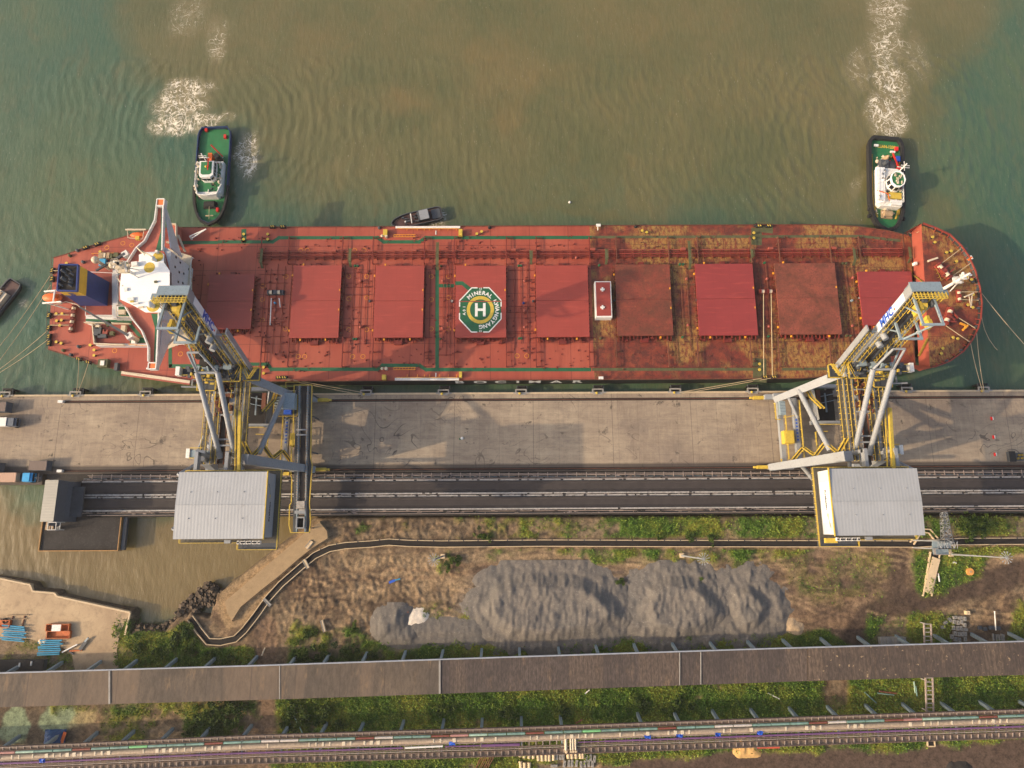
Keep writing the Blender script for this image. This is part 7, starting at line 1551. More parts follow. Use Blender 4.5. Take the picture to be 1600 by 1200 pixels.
    B(bb(bb(MB(), -3.8, 3.6, L+1, L+1.3, -2.8, -.2), -3.6, 3.4, L-1.5, L+1, -2.6, -2.3), 'boom_end_plate', 'grey2')
    B(bb(MB(), -3.66, -3.6, L*.50, L*.93, -2.2, -.1), 'sign_panel', 'panelwhite')
    a = MB(); 
    for s_ in np.arange(-2, L, 2.2): bb(a, -3.2, 3.2, s_, s_+.3, -1.6, -1.2)
    B(a, 'boom_cross_tie', 'grey2', stuff=True)
    B(bb(MB(), -.9, .9, -2, L, -.75, -.6), 'boom_belt', 'belt'); a = MB(); bb(a, -1.5, -1.2, -2, L, -.9, -.3); bb(a, 1.2, 1.5, -2, L, -.9, -.3); bb(a, -.05, .05, 4, L, -.6, -.5); B(a, 'belt_frame', 'dgrey')
    for u0, u1, s1 in ((-3.1, -1.8, L+.5), (1.8, 3.0, L-2), (-6.6, -5.2, L*.52), (3.9, 5.0, L*.42)):
        wk = B(bb(MB(), u0, u1, -2.5 if u1 < 3.5 else 6, s1, -.6, -.5), 'boom_walkway', 'grating'); a = MB()
        for u in (u0, u1):
            for hh in (1.1,): a.beam(Q(u, -2.5 if u1 < 3.5 else 6, -.5+hh), Q(u, s1, -.5+hh), .1)
            for s_ in np.arange(-2.4 if u1 < 3.5 else 6, s1, 1.5): a.beam(Q(u, s_, -.5), Q(u, s_, .65), .1)
        for s_ in np.arange(-2.4 if u1 < 3.5 else 6, s1, 1.5): a.beam(Q(u0, s_, -.42), Q(u1, s_, -.42), .08)
        B(a, 'boom_handrail', 'yellow', wk)
    bb_ = bb(MB(), -7.1, -6.75, -2.5, L*.55, -1.4, .3); B(bb_, 'side_girder', 'grey'); B(bb(MB(), -5.1, -3.8, -2, L*.35, -.9, -.6), 'side_plate', 'grey')
    a = MB()
    for s_ in np.arange(0, L*.55, 3): a.beam(Q(-6.9, s_, -.8), Q(-3.5, s_+.5, -.8), .25)
    B(a, 'outrigger_strut', 'grey2', stuff=True)
    # pylons standing on the boom
    for sp, hh, u0, u1 in ((L-1.2, 7.6, -2.2, 2.4), (L*.66, 5.2, -1.9, 3.2)):
        a = MB()
        for u in (u0, u1): a.beam(Q(u, sp, -.3), Q(u, sp, hh), .5, .5)
        a.beam(Q(u0-.25, sp, hh), Q(u1+.25, sp, hh), .55, .5)
        if sp > L*.8: a.tube(Q(u0+1.0, L*.66, 5.2), Q((u0+u1)/2+.4, sp, hh), .24, 8)
        a.tube(Q(u0, sp-4, -.3), Q(u0, sp, hh*.6), .2, 6); B(a, 'boom_pylon', 'grey2')
    # tip: head chute and yellow drives
    a = MB(); a.tube(Q(-1.2, L-2.2, 1.6), Q(.6, L-2.2, 1.6), 1.0, 14); bb(a, -1.5, -.7, L-4.5, L-1.2, 1.0, 3.2); bb(a, .9, 1.6, L-6.5, L-3.5, 3.4, 4.4); bb(a, .6, 1.5, L-5, L-3, 4.8, 6.6)
    for u in (-1.3, -.2, 1.2): bb(a, u, u+.18, L-6.5, L-.8, .6, .85)
    B(a, 'head_drive', 'yellow'); a = MB(); bb(a, -.6, .5, L-3.6, L-.6, .2, 1.4); bb(a, 1.7, 2.4, L-2.4, L-1.0, .4, 2.0); B(a, 'head_chute', 'dgrey')
    a = MB()
    for hh in (.5, 1.1, 1.7): a.beam(Q(-3.4, L+.9, hh), Q(4.2, L+.9, hh), .18)
    for u in np.arange(-3.4, 4.3, .85): a.beam(Q(u, L+.9, -.1), Q(u, L+.9, 1.7), .17)
    for u in (3.1, 4.2):
        for hh in (.3, .9): a.beam(Q(u, L+.9, hh), Q(u-.5, L-3.5, hh), .17)
    B(a, 'tip_handrail', 'yellow'); B(bb(MB(), 3.4, 5.2, L-.6, L+.4, -1.2, .3), 'tip_bracket', 'grey2')
    # grey pulleys half way up
    a = MB(); a.tube(Q(-2.6, L*.50, .4), Q(-2.2, L*.50, 2.0), .8, 12); a.tube(Q(-2.0, L*.38, .4), Q(-1.7, L*.38, 1.8), .8, 12); bb(a, -3.0, -1.4, L*.30, L*.56, -.2, .3); B(a, 'rope_pulley', 'grey', stuff=True)
    a = MB()
    for _ in range(24): s_ = rg_.uniform(2, L*.9); u = rg_.choice([-2.4, 2.2]); bb(a, u, u+rg_.uniform(.3, .7), s_, s_+rg_.uniform(.4, 1.4), -.5, rg_.uniform(0, .8))
    B(a, 'cable_box', 'dgrey', stuff=True)
    # boom foot frame
    a = MB()
    for u in (2.6, 5.6): a.beam(Q(u, 11, -1.2), U(u+.4, 41.5, 33), .4)
    a.beam(Q(2.6, 11, -1.2), Q(5.6, 11, -1.2), .5); a.beam(Q(2.9, 5, -.2), Q(5.8, 5, -.2), .4); B(a, 'boom_foot_frame', 'grey2')
    B(MB().bx(XR+2.2, XR+4.4, 43.0, 45.6, 34, 36.5), 'counter_box', 'interior'); B(MB().bx(XR+2.6, XR+4.0, 44, 46.5, 38.5, 40), 'counter_box', 'interior')
    # ----- machinery house
    RZ_ = 42.0; p, q = W(1305, 838, RZ_), W(1432, 732.5, RZ_); x0, x1, y0, y1 = p.x, q.x, p.y+.3, q.y
    hs_ = B(MB().bx(x0+.1, x1-.1, y0+.1, y1-.1, 35.4, RZ_-.12), 'machinery_house', 'panelshaded' if left else 'panelshaded2')  # western house: shade of its east side is put into the wall colour
    ym = (y0+y1)/2; B(MB().add([(x0-.15, y0-.15, RZ_-.1), (x1+.15, y0-.15, RZ_-.1), (x1+.15, ym, RZ_+.35), (x0-.15, ym, RZ_+.35), (x0-.15, y1+.15, RZ_-.1), (x1+.15, y1+.15, RZ_-.1)], [(0, 1, 2, 3), (3, 2, 5, 4)]), 'house_roof', 'roof', hs_)
    B(MB().bx(x0-.2, x0, y0-.3, y1+.3, RZ_-.1, RZ_+.35), 'roof_edge', 'yellow', hs_); B(MB().bx(x0, x1, ym-.06, ym+.06, RZ_+.34, RZ_+.44), 'ridge_cap', 'roof', hs_)
    a = MB()
    for fx in (.25, .55, .85):
        for fy in (.3, .7): a.cyl((x0+(x1-x0)*fx, y0+(y1-y0)*fy, RZ_+.1), .12, .3, 8)
    B(a, 'roof_vent', 'grey', hs_, True)
    B(MB().bx(x0-.03, x0+.1, y0+3.0, y1-3.0, 36.2, RZ_-.6), 'sign_panel', 'panelshaded' if left else 'panelwhite', hs_)  # western sign is a shaded copy of the white one
    B(MB().bx(x0-1.5, x1+1.2, y0-1.2, y1+1.0, 35.1, 35.35), 'house_platform', 'grating', hs_)
    B(MB().rail([(x0-1.5, y1+1, 35.35), (x0-1.5, y0-2.9, 35.35), (x0+8.5, y0-2.9, 35.35), (x0+8.5, y0-1.2, 35.35), (x1+1.2, y0-1.2, 35.35), (x1+1.2, y1+1, 35.35), (x0-1.5, y1+1, 35.35)], 1.1, .12, 1.5), 'platform_handrail', 'yellow', hs_)
    B(MB().bx(x0-1.5, x0+8.5, y0-2.9, y0-1.25, 35.1, 35.34), 'lower_landing', 'dgrey', hs_)
    for k_ in range(8):
        fx = x0+2.2+k_*.72+(.18 if k_ % 2 else 0); ac = B(MB().box((fx, y0-1.1, 38.2), (.64, .8, .9)), 'air_conditioner', 'white', hs_); B(MB().cyl((fx, y0-1.1, 38.66), .25, .05, 12), 'fan', 'black', ac)
    B(MB().box((x0+10.5, y0-.9, 37.4), (1.6, .8, .8)), 'vent_box', 'grey', hs_)
    if not left: B(MB().box((x0+.8, y0-1.4, 37.6), (3.0, 1.2, .8)), 'yellow_panel', 'yellow', hs_)
    for u, y in ((-9, 14), (-9, 0), (8, 14), (8, 0)): B(MB().beam(U(u, y, 35), U(u*.55, min(19, y+9), 27), .7, .7), 'house_bracket', 'grey')
    B(MB().beam(U(-4.2, -1, 33.8), U(-4.2, 20, 33.8), .9, 1.8).beam(U(3.8, -1, 33.8), U(3.8, 20, 33.8), .9, 1.8), 'house_girder', 'grey'); B(MB().beam(U(-4.2, 19.5, 26), U(-4.2, 19.5, 34), .9), 'house_post', 'grey'); B(MB().beam(U(3.8, 19.5, 26), U(3.8, 19.5, 34), .9), 'house_post', 'grey')
    # yellow monorail
    if left: a = MB().beam(W(375, 643, 30), W(373, 740, 35.5), .75, .8); pv = [W(368, 640, 30), W(367, 738, 35)]
    else: a = MB().beam(W(1390, 638, 30), W(1396, 736, 35.5), .85, .8); pv = [W(1383, 640, 30), W(1387, 738, 35)]
    o_ = a.build('monorail_beam', M['yellow'], root); MB().beam(pv[0], pv[1], .25).build('monorail_cable', M['yellow'], o_)
    B(MB().tube(U(1.6, 38.4, 29), U(11.8, 38.5, 30), .22, 8).rail([U(4, 40.5, 29), U(9, 40.5, 29), U(9, 38.8, 29)], 1.0, .15, 2), 'monorail_support', 'grey')
    # side arm with a counter box at the back of the portal
    B(MB().beam(U(4.0, 20.3, 24.5), U(9.8, 20.6, 24.5), 2.0, 2.2), 'cable_reel_arm', 'grey2'); B(MB().box(U(10.3, 20.6, 24.6), (1.0, 2.6, 2.6)), 'arm_end_plate', 'white')
    B(MB().rail([U(6, 22, 25.6), U(9.5, 22, 25.6)], 1.0, .16, 2).rail([U(6, 19.2, 25.6), U(9.5, 19.2, 25.6)], 1.0, .16, 2), 'arm_handrail', 'yellow')
    B(MB().tube(U(-.2, 17.2, 24), U(2.0, 17.2, 24), 1.1, 14).box(U(.9, 18.4, 23), (3.6, 1.2, 1.4)), 'cable_drum', 'dgrey')
    # lettering (never mirrored)
    a = MB()
    sgn = 1 if left else -1; xf = (XL+3.68) if left else (XR-3.68)
    def face(pos_s, n_off, body, size, bold=.05):
        # text runs up the boom; its top points away from the boom's belt side
        o3 = H0+s_ax*pos_s+n_ax*n_off; xdir = s_ax if not left else -s_ax; ydir = -n_ax*1.0
        nrm = Vector((-1, 0, 0)) if not left else Vector((1, 0, 0)); ydir = nrm.cross(xdir)
        if left: pass
        m4 = Matrix(((xdir.x, ydir.x, nrm.x, xf), (xdir.y, ydir.y, nrm.y, o3.y), (xdir.z, ydir.z, nrm.z, o3.z), (0, 0, 0, 1)))
        add_text(a, body, size, m4, bold)
    face(L*.66, -1.15, 'MHC', 3.0 if left else 2.9); o_ = a.build('boom_lettering', M['blue2'], root)
    dot = MB(); 
    for k_ in range(1): o3 = H0+s_ax*(L*.66+3.9*(1 if not left else -1))+n_ax*(-.9); dot.box((xf, o3.y, o3.z), (.03, .5, .6))
    dot.build('orange_mark', M['orange'], root)
    wx_ = (mp((x0-.06, 0, 0))[0]); a = MB(); yc_ = (y0+y1)/2+.6 if not left else (y0+y1)/2-1.6
    nrm = Vector((-1, 0, 0)) if not left else Vector((1, 0, 0)); xdir = Vector((0, -1, 0)) if not left else Vector((0, 1, 0)); up_ = Vector((0, 0, 1))
    m4 = Matrix(((xdir.x, up_.x, nrm.x, wx_), (xdir.y, up_.y, nrm.y, yc_), (xdir.z, up_.z, nrm.z, 39.0), (0, 0, 0, 1)))
    add_text(a, 'Krakatau', 1.35, m4, .03); a.build('house_lettering', M['black'], root)
    a = MB(); d_ = xdir; c_ = Vector((wx_+nrm.x*.02, yc_, 39)); a.beam(c_+d_*3.4+Vector((0,0,.5)), c_+d_*4.2+Vector((0,0,.3)), .04, .5); a.build('sign_swoosh_head', M['yellow'], root)
    MB().beam(c_+d_*4.1+Vector((0,0,.4)), c_+d_*6.9+Vector((0,0,1.3)), .04, .16).build('sign_swoosh', M['green'] if left else M['yellow2'], root)
    a = MB()
    for k_ in range(7): a.box(mp(U(-11.2-.0, 31.5-k_*1.0, 9.77)), (.55, .5, .03))
    a.build('blue_beam_mark', M['blue2'], root)['kind'] = 'stuff'
    return root
M['grating'] = flat('olive_grey_grating', (92,86,74), .7, .35, 3, dirt=(60,56,52)); M['panelshaded'] = flat('shaded_wall_panel', (150,154,160), .5, .05, .4, dirt=(120,120,122)); M['panelshaded2'] = flat('light_grey_wall_panel', (196,198,200), .5, .05, .4, dirt=(160,160,160))  # the darker wall panel has shade mixed into its grey
LR_ = loader(False); LL_ = loader(True)
# trailing conveyor tripper of the western loader
t = thing('tripper_conveyor', W(476, 715, QZ), 'long narrow dark trailing conveyor with yellow rails at the east side of the western loader', 'conveyor')
def tz(y): return 13.5+(yr0-y)*.06
a0, a1 = W(476, 603, 13.5), W(474, 832, 9.5); pts = []
X0 = a0.x; X1 = W(472.5, 828, 9).x
TP = lambda du, f, dz=0: Vector((X0+(X1-X0)*f+du, a0.y+(a1.y-a0.y)*f, 14.0-4.0*f+dz))
MB().beam(TP(0, 0), TP(0, .84), 1.5, .15).build('belt', M['belt'], t)
for s_ in (-1.25, 1.25): MB().beam(TP(s_, 0), TP(s_, 1), .35, 1.2).build('side_girder', M['grey2'], t)
a = MB()
for f in np.arange(.01, .85, .018): a.beam(TP(-1.1, f, -.3), TP(1.1, f, -.3), .18, .2); a.box(TP(-1.3, f, .7), (.35, .35, .3)); a.box(TP(1.3, f, .7), (.3, .35, .3))
a.build('idler_frame', M['rustrail'], t)['kind'] = 'stuff'
for s_ in (-2.4, 2.4):
    MB().beam(TP(s_*.85, 0, -.2), TP(s_*.85, 1, -.2), .9, .1).build('side_walkway', M['dgrey'], t)
rl = [TP(-2.7, 0), TP(-2.7, .42), TP(-3.1, .44), TP(-3.1, .62), TP(-2.8, .64), TP(-2.8, .8), TP(-3.3, .82), TP(-3.3, .95), TP(-2.8, 1), TP(2.6, 1), TP(2.9, .93), TP(2.5, .8), TP(2.9, .62), TP(3.1, .55), TP(2.6, .5), TP(2.6, 0), TP(-2.7, 0)]
MB().rail(rl, 1.1, .15, 1.8).build('handrail', M['yellow'], t)
a = MB()
for f in (.31, .345): a.beam(TP(-1.6, f, 1.4), TP(1.8, f, 1.4), .4, .35)
a.beam(TP(-1.5, .865, 1.6), TP(1.7, .865, 1.6), .9, .6); a.build('gantry_beam', M['grey'], t)
a = MB().beam(TP(0, .79, .6), TP(0, .84, .6), 2.2, .8); a.build('head_cover', M['whitegrey'], t)
MB().wall([TP(-1.1, .90)[:2], TP(1.1, .90)[:2], TP(1.1, .97)[:2], TP(-1.1, .97)[:2]], 10.2, 11.6, .35, True).build('tail_hopper', M['grey'], t); MB().box(TP(0, .935, 0), (1.9, 2.6, .2)).build('hopper_grid', M['interior'], t)
a = MB()
for f in (.05, .2, .45, .62, .97):
    for s_ in (-1.3, 1.3): p = TP(s_, f); a.beam(p, (p.x+s_*.5, p.y, QZ-.2), .35)
a.build('support_leg', M['dgrey'], t)
a = MB().box(TP(-3.3, .12, 2.2), (3.2, 4.6, 2.6)); a.build('tripper_cabinet', M['grey2'], t); a = MB()
for k_ in range(5): a.beam(TP(-7.8, .095+.018*k_, 2.2), TP(-5.0, .095+.018*k_, 2.2), .3, 1.2)
a.build('cooling_fin', M['grey2'], t)['kind'] = 'stuff'; MB().box(TP(-4.2, .19, 1.6), (2.2, 1.3, 1.0)).build('blue_motor', M['blue2'], t)
MB().prism([TP(-8.6, .07)[:2], TP(-1.6, .07)[:2], TP(-1.6, .215)[:2], TP(-8.6, .215)[:2]], 13.6, 13.8).build('drive_platform', M['dgrey'], t); MB().rail([TP(-8.6, .07, 0), TP(-1.6, .07, 0), TP(-1.6, .215, 0), TP(-8.6, .215, 0)], 1.1, .17, 2, True, True).build('platform_handrail', M['yellow2'], t)
MB().rail([W(448, 606, 16), W(448, 598, 16), W(470, 598, 16)], 1.0, .15, 2).build('upper_handrail', M['yellow2'], t)
# dockside yellow trolley between the loader legs
for px, lab in ((1312, 'red and yellow trolley on the trestle under the eastern loader'), (444, 'yellow and red trolley on the trestle under the western loader')):
    c = W(px-5 if px > 800 else px-8, 740 if px < 800 else 738.5, 6); t = thing('maintenance_trolley', (c.x, c.y, TZ), lab, 'trolley'); MB().box((c.x, c.y, 5.6), (6.0, 1.0, .5)).build('frame', M['yellow'], t); MB().box((c.x-1.0, c.y+.3, 6.2), (1.4, 1.2, .9)).build('cabinet', M['red'], t); MB().box((c.x, c.y, 4.4), (5.2, .6, 1.6)).build('undercarriage', M['dgrey'], t)
# ================================================================ tugs and small craft
def hullshape(L, Bm, bow='round', n=26):
    """outline in local coords, bow towards +x"""
    o_ = []
    for i in range(n+1):
        t_ = i/n; x = -L/2+L*t_
        if t_ < .08: w_ = Bm/2*(.78+.22*math.sqrt(t_/.08))
        elif t_ < .62: w_ = Bm/2
        else: k_ = (t_-.62)/.38; w_ = Bm/2*math.sqrt(max(0, 1-k_**(2.3 if bow == 'round' else 1.7)))
        o_.append((x, w_))
    return [(x, -w_) for x, w_ in o_]+[(x, w_) for x, w_ in reversed(o_) if w_ > 1e-6]
class Boat:
    def __init__(s, name, cpx, bowpx, lab, cat='tug', z=2.6):
        c, b = W(*cpx, z), W(*bowpx, z); s.c = c; d = (b-c); s.a = math.atan2(d.y, d.x); s.R = Matrix.Translation((c.x, c.y, 0)) @ Matrix.Rotation(s.a, 4, 'Z'); s.root = thing(name, (c.x, c.y, 0), lab, cat)
    def B(s, mb, nm, mt, parent=None, stuff=False):
        mb.v = [tuple(s.R @ Vector(v)) for v in mb.v]; o_ = mb.build(nm, M[mt], parent or s.root)
        if stuff: o_['kind'] = 'stuff'
        return o_
M['tugblue'] = flat('dark_blue_hull_paint', (30,50,92), .5, .15, .4, dirt=(50,50,55)); M['tuggreen'] = flat('bright_green_deck', (38,112,66), .6, .18, .35, dirt=(80,90,60)); M['steelwhite'] = M['white']
# ---- western tug, bow to the ship
tg = Boat('tugboat', (331, 273), (326, 349), 'dark blue tug with a green deck pushing bow first on the ship beside the bridge')
L, Bm = (W(333,197,2.9)-W(327,349,2.9)).length, 11.2; TS = L/30.5; tg.R = tg.R @ Matrix.Diagonal((TS, 1.05, 1, 1)); L = 30.5; Bm = 10.6; hp_ = hullshape(L, Bm)
sc = lambda pts, k, kx=None: [(x*(kx or k), y*k) for x, y in pts]
rgs = [[(x, y, 2.9) for x, y in hp_], [(x, y, 1.2) for x, y in sc(hp_, .97)], [(x, y, -1) for x, y in sc(hp_, .86)]]
tg.B(loft(rgs), 'hull', 'tugblue'); tg.B(MB().prism(sc(hp_, .955, .975), 1.6, 1.75), 'deck', 'tuggreen')
a = MB(); a.wall(sc(hp_, .985), 1.7, 2.95, .3, True); tg.B(a, 'bulwark', 'tugblue'); a = MB(); a.wall([p for p in sc(hp_, 1.01) if p[0] > 3], 1.9, 3.0, .7); tg.B(a, 'bow_fender', 'black')
for k_, (x, y) in enumerate(((-15.2, 3.6), (-15.3, -3.2), (-12, -5.3), (-8.5, -5.3), (-5, -5.3), (-2, -5.3), (1, -5.3))): tg.B(MB().tube((x, y-.25, 2.1), (x, y+.25, 2.1), .6, 12), 'tyre_fender', 'black')
tg.B(MB().prism([(-3.2, -4.2), (6.4, -4.0), (7.4, -2.6), (7.4, 2.6), (6.4, 4.0), (-3.2, 4.2)], 1.7, 4.4), 'deckhouse', 'steelwhite'); tg.B(MB().prism([(-2.6, -3.7), (6.1, -3.6), (6.1, 3.6), (-2.6, 3.7)], 4.4, 4.46), 'boat_deck', 'tuggreen')
a = MB(); a.wall([(-1.2, -3.9), (4.2, -4.0), (7.2, -3.0), (7.5, 0), (7.2, 3.0), (4.4, 4.2)], 4.4, 5.4, .22); tg.B(a, 'deckhouse_bulwark', 'steelwhite')
wh_ = tg.B(MB().prism([(-2.2, -2.2), (2.6, -2.2), (3.4, -1.2), (3.4, 1.6), (2.6, 2.6), (-2.2, 2.6)], 4.46, 7.4, [(-2.0, -2.0), (2.3, -2.0), (3.0, -1.1), (3.0, 1.5), (2.3, 2.4), (-2.0, 2.4)]), 'wheelhouse', 'steelwhite')
tg.B(MB().prism([(-1.7, -1.5), (1.8, -1.5), (2.2, -.8), (2.2, 1.2), (1.8, 1.9), (-1.7, 1.9)], 7.4, 7.46), 'wheelhouse_roof', 'tuggreen', wh_)
a = MB()
for p, q in (((-1.9, -2.2), (2.4, -2.2)), ((2.55, -2.1), (3.3, -1.15)), ((3.3, -1.1), (3.3, 1.5)), ((3.3, 1.6), (2.5, 2.55)), ((2.3, 2.58), (-1.9, 2.58))):
    n_ = max(1, int(math.hypot(q[0]-p[0], q[1]-p[1])/1.0))
    for i in range(n_): f0, f1 = (i+.12)/n_, (i+.88)/n_; a.beam((p[0]+(q[0]-p[0])*f0, p[1]+(q[1]-p[1])*f0, 6.3), (p[0]+(q[0]-p[0])*f1, p[1]+(q[1]-p[1])*f1, 6.3), .14, .9)
tg.B(a, 'window', 'glass', wh_, True); tg.B(MB().ball((-.2, .2, 7.6), .4, 8, 5), 'searchlight', 'yellow', wh_)
a = MB().tube((-1.8, .2, 7.4), (-2.2, .2, 11.5), .18, 8).beam((-2, -1.4, 9.4), (-2, 1.8, 9.4), .15).beam((-2, -1.0, 10.6), (-2, 1.4, 10.6), .12).box((-1.9, .3, 9.8), (.25, 1.8, .2)); tg.B(a, 'mast', 'steelwhite')
for y in (-2.6, 2.4): tg.B(MB().cyl((-4.4, y, 1.75), .95, 4.2, 12, .8), 'funnel', 'black')
tg.B(MB().box((-4.6, -.1, 3.6), (2.4, 1.3, 2.4)), 'engine_vent', 'orange'); tg.B(MB().beam((-4.6, 4.0, 4.6), (-7.4, .8, 6.6), .4), 'crane_jib', 'red'); tg.B(MB().beam((-2.4, .9, 7.8), (1.0, .9, 7.9), .28), 'fire_monitor', 'red')
for (x, y) in ((-12.2, 3.4), (-14.6, -2.9), (10.8, 2.4)): tg.B(MB().box((x, y, 2.2), (1.1, .8, .9)), 'deck_chest', 'red')
tg.B(MB().tube((9.2, -1.6, 2.6), (9.2, 1.6, 2.6), .95, 14).box((9.4, 0, 2.1), (1.8, 4.2, .7)), 'towing_winch', 'black'); tg.B(MB().tube((9.8, 0, 3.0), (13.6, 0, 2.6), .09, 5).beam((12.6, -1.2, 2.4), (12.6, 1.2, 2.4), .3), 'towing_line', 'rope')
tg.B(MB().rail([(-2.6, -3.8, 4.45), (-2.6, 3.8, 4.45)], 1, .12, 1.2).rail([(-1.2, -4.0, 4.45), (4, -4.0, 4.45)], 1, .12, 1.2), 'railing', 'steelwhite')
a = MB()
for _ in range(26): x, y = random.uniform(-3, 5.5), random.choice([-1, 1])*random.uniform(3.0, 4.4); a.box((x, y, 4.9), (random.uniform(.2, .8), random.uniform(.2, .5), random.uniform(.3, .9)))
tg.B(a, 'deck_gear', 'cream', None, True)
for mt_, n_ in (('white', 24), ('dgrey', 20), ('red', 5), ('wood', 10)):
    a = MB()
    for _ in range(n_): x, y = random.uniform(-6, 7), random.uniform(-3.9, 3.9); a.box((x, y, (4.7 if -3 < x < 6 else 2.1)), (random.uniform(.12, .8), random.uniform(.12, .5), random.uniform(.3, .9)), random.random())
    tg.B(a, 'deck_gear', mt_, None, True)
# ---- eastern tug
te = Boat('tugboat', (1385.5, 287), (1387, 360), 'black fendered tug with white wheelhouse and white foaming wake near the bow')
TS = (W(1386,214,2.7)-W(1386,360,2.7)).length/28.8; te.R = te.R @ Matrix.Diagonal((TS, 1, 1, 1)); L, Bm = 28.8, 11.6; hp_ = hullshape(L, Bm); rgs = [[(x, y, 2.7) for x, y in hp_], [(x, y, .8) for x, y in sc(hp_, 1.0)], [(x, y, -1) for x, y in sc(hp_, .86)]]
te.B(loft(rgs), 'hull', 'black'); te.B(MB().prism(sc(hp_, .90, .95), 1.6, 1.78), 'deck', 'tuggreen')
a = MB(); a.wall(sc(hp_, .96, .985), 1.6, 3.0, 1.0, True); te.B(a, 'rubber_fender', 'black')
for sgn in (-1, 1):
    for x in np.arange(-11, 11, 2.1):
        if sgn == -1 or x > -2: te.B(MB().tube((x, sgn*Bm/2*.99-.3, 1.9), (x, sgn*Bm/2*.99+.3, 1.9), .62, 10), 'tyre_fender', 'black')
a = MB(); in_ = sc(hp_, .80, .90); a.wall([p for p in in_ if -9 < p[0] < 9.8 and p[1] > 0], 1.78, 2.4, .45); a.wall([p for p in in_ if -9 < p[0] < 9.8 and p[1] < 0], 1.78, 2.4, .45); te.B(a, 'yellow_waterway', 'yellow2')
a = MB(); a.beam((10.2, -3.0, 2.0), (7.4, -4.0, 2.0), .5, .3).beam((10.2, 3.0, 2.0), (7.4, 4.0, 2.0), .5, .3).beam((7.2, -4.1, 2.1), (7.2, 4.1, 2.1), .45, .4); te.B(a, 'yellow_rail', 'yellow')
te.B(MB().prism([(-4, -3.9), (7.0, -3.9), (7.6, -3.0), (7.6, 3.6), (7.0, 4.2), (-2.6, 4.2), (-4, 3.2)], 1.78, 4.2), 'deckhouse', 'white')
te.B(MB().prism([(-3.8, -4.6), (6.6, -4.6), (7.0, -3.6), (6.6, -1.8), (-3.8, -1.8)], 4.2, 4.9), 'side_house', 'brightwhite'); te.B(MB().prism([(-1.0, -.9), (5.0, -.9), (5.0, 4.0), (-1.0, 4.0)], 4.2, 4.26), 'boat_deck', 'tuggreen')
cxw, cyw = .6, 1.2; oc = [(cxw+2.9*math.cos(k*math.pi/5+.3), cyw+2.9*math.sin(k*math.pi/5+.3)) for k in range(10)]; oi = [(cxw+(x-cxw)*.72, cyw+(y-cyw)*.72) for x, y in oc]
wh_ = te.B(MB().prism(oc, 4.3, 7.2, [(cxw+(x-cxw)*.8, cyw+(y-cyw)*.8) for x, y in oc]), 'wheelhouse', 'white'); te.B(MB().prism(oi, 7.2, 7.26), 'wheelhouse_roof', 'tuggreen', wh_); a = MB(); a.wall([(cxw+(x-cxw)*.8, cyw+(y-cyw)*.8) for x, y in oc], 7.1, 7.5, .3, True); te.B(a, 'roof_coaming', 'brightwhite', wh_)
a = MB()
for i in range(10):
    p, q = Vector(oc[i]), Vector(oc[(i+1) % 10]); c_ = Vector((cxw, cyw)); p0, q0 = c_+(p.lerp(q, .14)-c_)*.97, c_+(p.lerp(q, .86)-c_)*.97; p1, q1 = c_+(p.lerp(q, .14)-c_)*.87, c_+(p.lerp(q, .86)-c_)*.87
    a.add([(p0.x, p0.y, 5.3), (q0.x, q0.y, 5.3), (q1.x, q1.y, 6.75), (p1.x, p1.y, 6.75)], [(0, 1, 2, 3)])
te.B(a, 'window', 'glass', wh_, True)
a = MB()
for _ in range(14): a.box((cxw+random.uniform(-1.3, 1.3), cyw+random.uniform(-1.2, 1.2), 7.5), (random.uniform(.2, .9), random.uniform(.1, .5), .4))
te.B(a, 'roof_gear', 'cream', wh_, True)
te.B(MB().tube((-2.4, 2.4, 4.2), (-2.6, 2.4, 10.5), .2, 8).beam((-2.5, .4, 8.4), (-2.5, 4.4, 8.4), .16).beam((-2.5, 1.0, 9.6), (-2.5, 3.8, 9.6), .14).beam((-4, 2.4, 9), (-1.2, 2.4, 9), .14), 'mast', 'white')
te.B(MB().prism([(3.6, -.6), (5.4, -.6), (5.4, 3.6), (3.6, 3.6)], 4.26, 4.9), 'yellow_box', 'yellow'); te.B(MB().prism([(6.0, -.2), (7.4, 0), (7.4, 3.4), (6.0, 3.8)], 4.26, 5.2), 'liferaft_canister', 'white')
te.B(MB().box((-5.4, -1.4, 3.0), (2.4, 2.6, 2.4)).tube((-5.2, -1.6, 4), (-5.2, -1.6, 6), .6, 10), 'exhaust_casing', 'dgrey'); te.B(MB().box((-5.2, 1.4, 2.8), (2.6, 2.0, 2.0)), 'engine_casing', 'dgrey'); te.B(MB().tube((-7.9, 0, 1.8), (-7.9, 0, 4.2), 1.1, 10, .3), 'canvas_cover', 'wood'); te.B(MB().ball((-6.8, -3.0, 2.4), .6, 8, 5), 'rope_coil', 'cream')
te.B(MB().beam((-8.6, 1.2, 4.6), (-4.6, 3.2, 4.2), .4).cyl((-4.4, 3.4, 1.8), .7, 2.4, 10), 'deck_crane', 'red'); te.B(MB().box((-8, 4.0, 2.3), (1.6, 1.3, 1.1)), 'blue_crate', 'blue2')
te.B(MB().tube((9.2, -1.3, 2.8), (9.2, 1.3, 2.8), .9, 14).box((9.2, 0, 2.1), (2.4, 3.6, .6)), 'towing_winch', 'wood'); te.B(MB().beam((3.4, -4.6, 5.0), (4.2, -1.0, 5.1), .2).beam((4.2, -1.0, 5.1), (6.2, -.6, 5.1), .2), 'fire_monitor_pipe', 'orange')
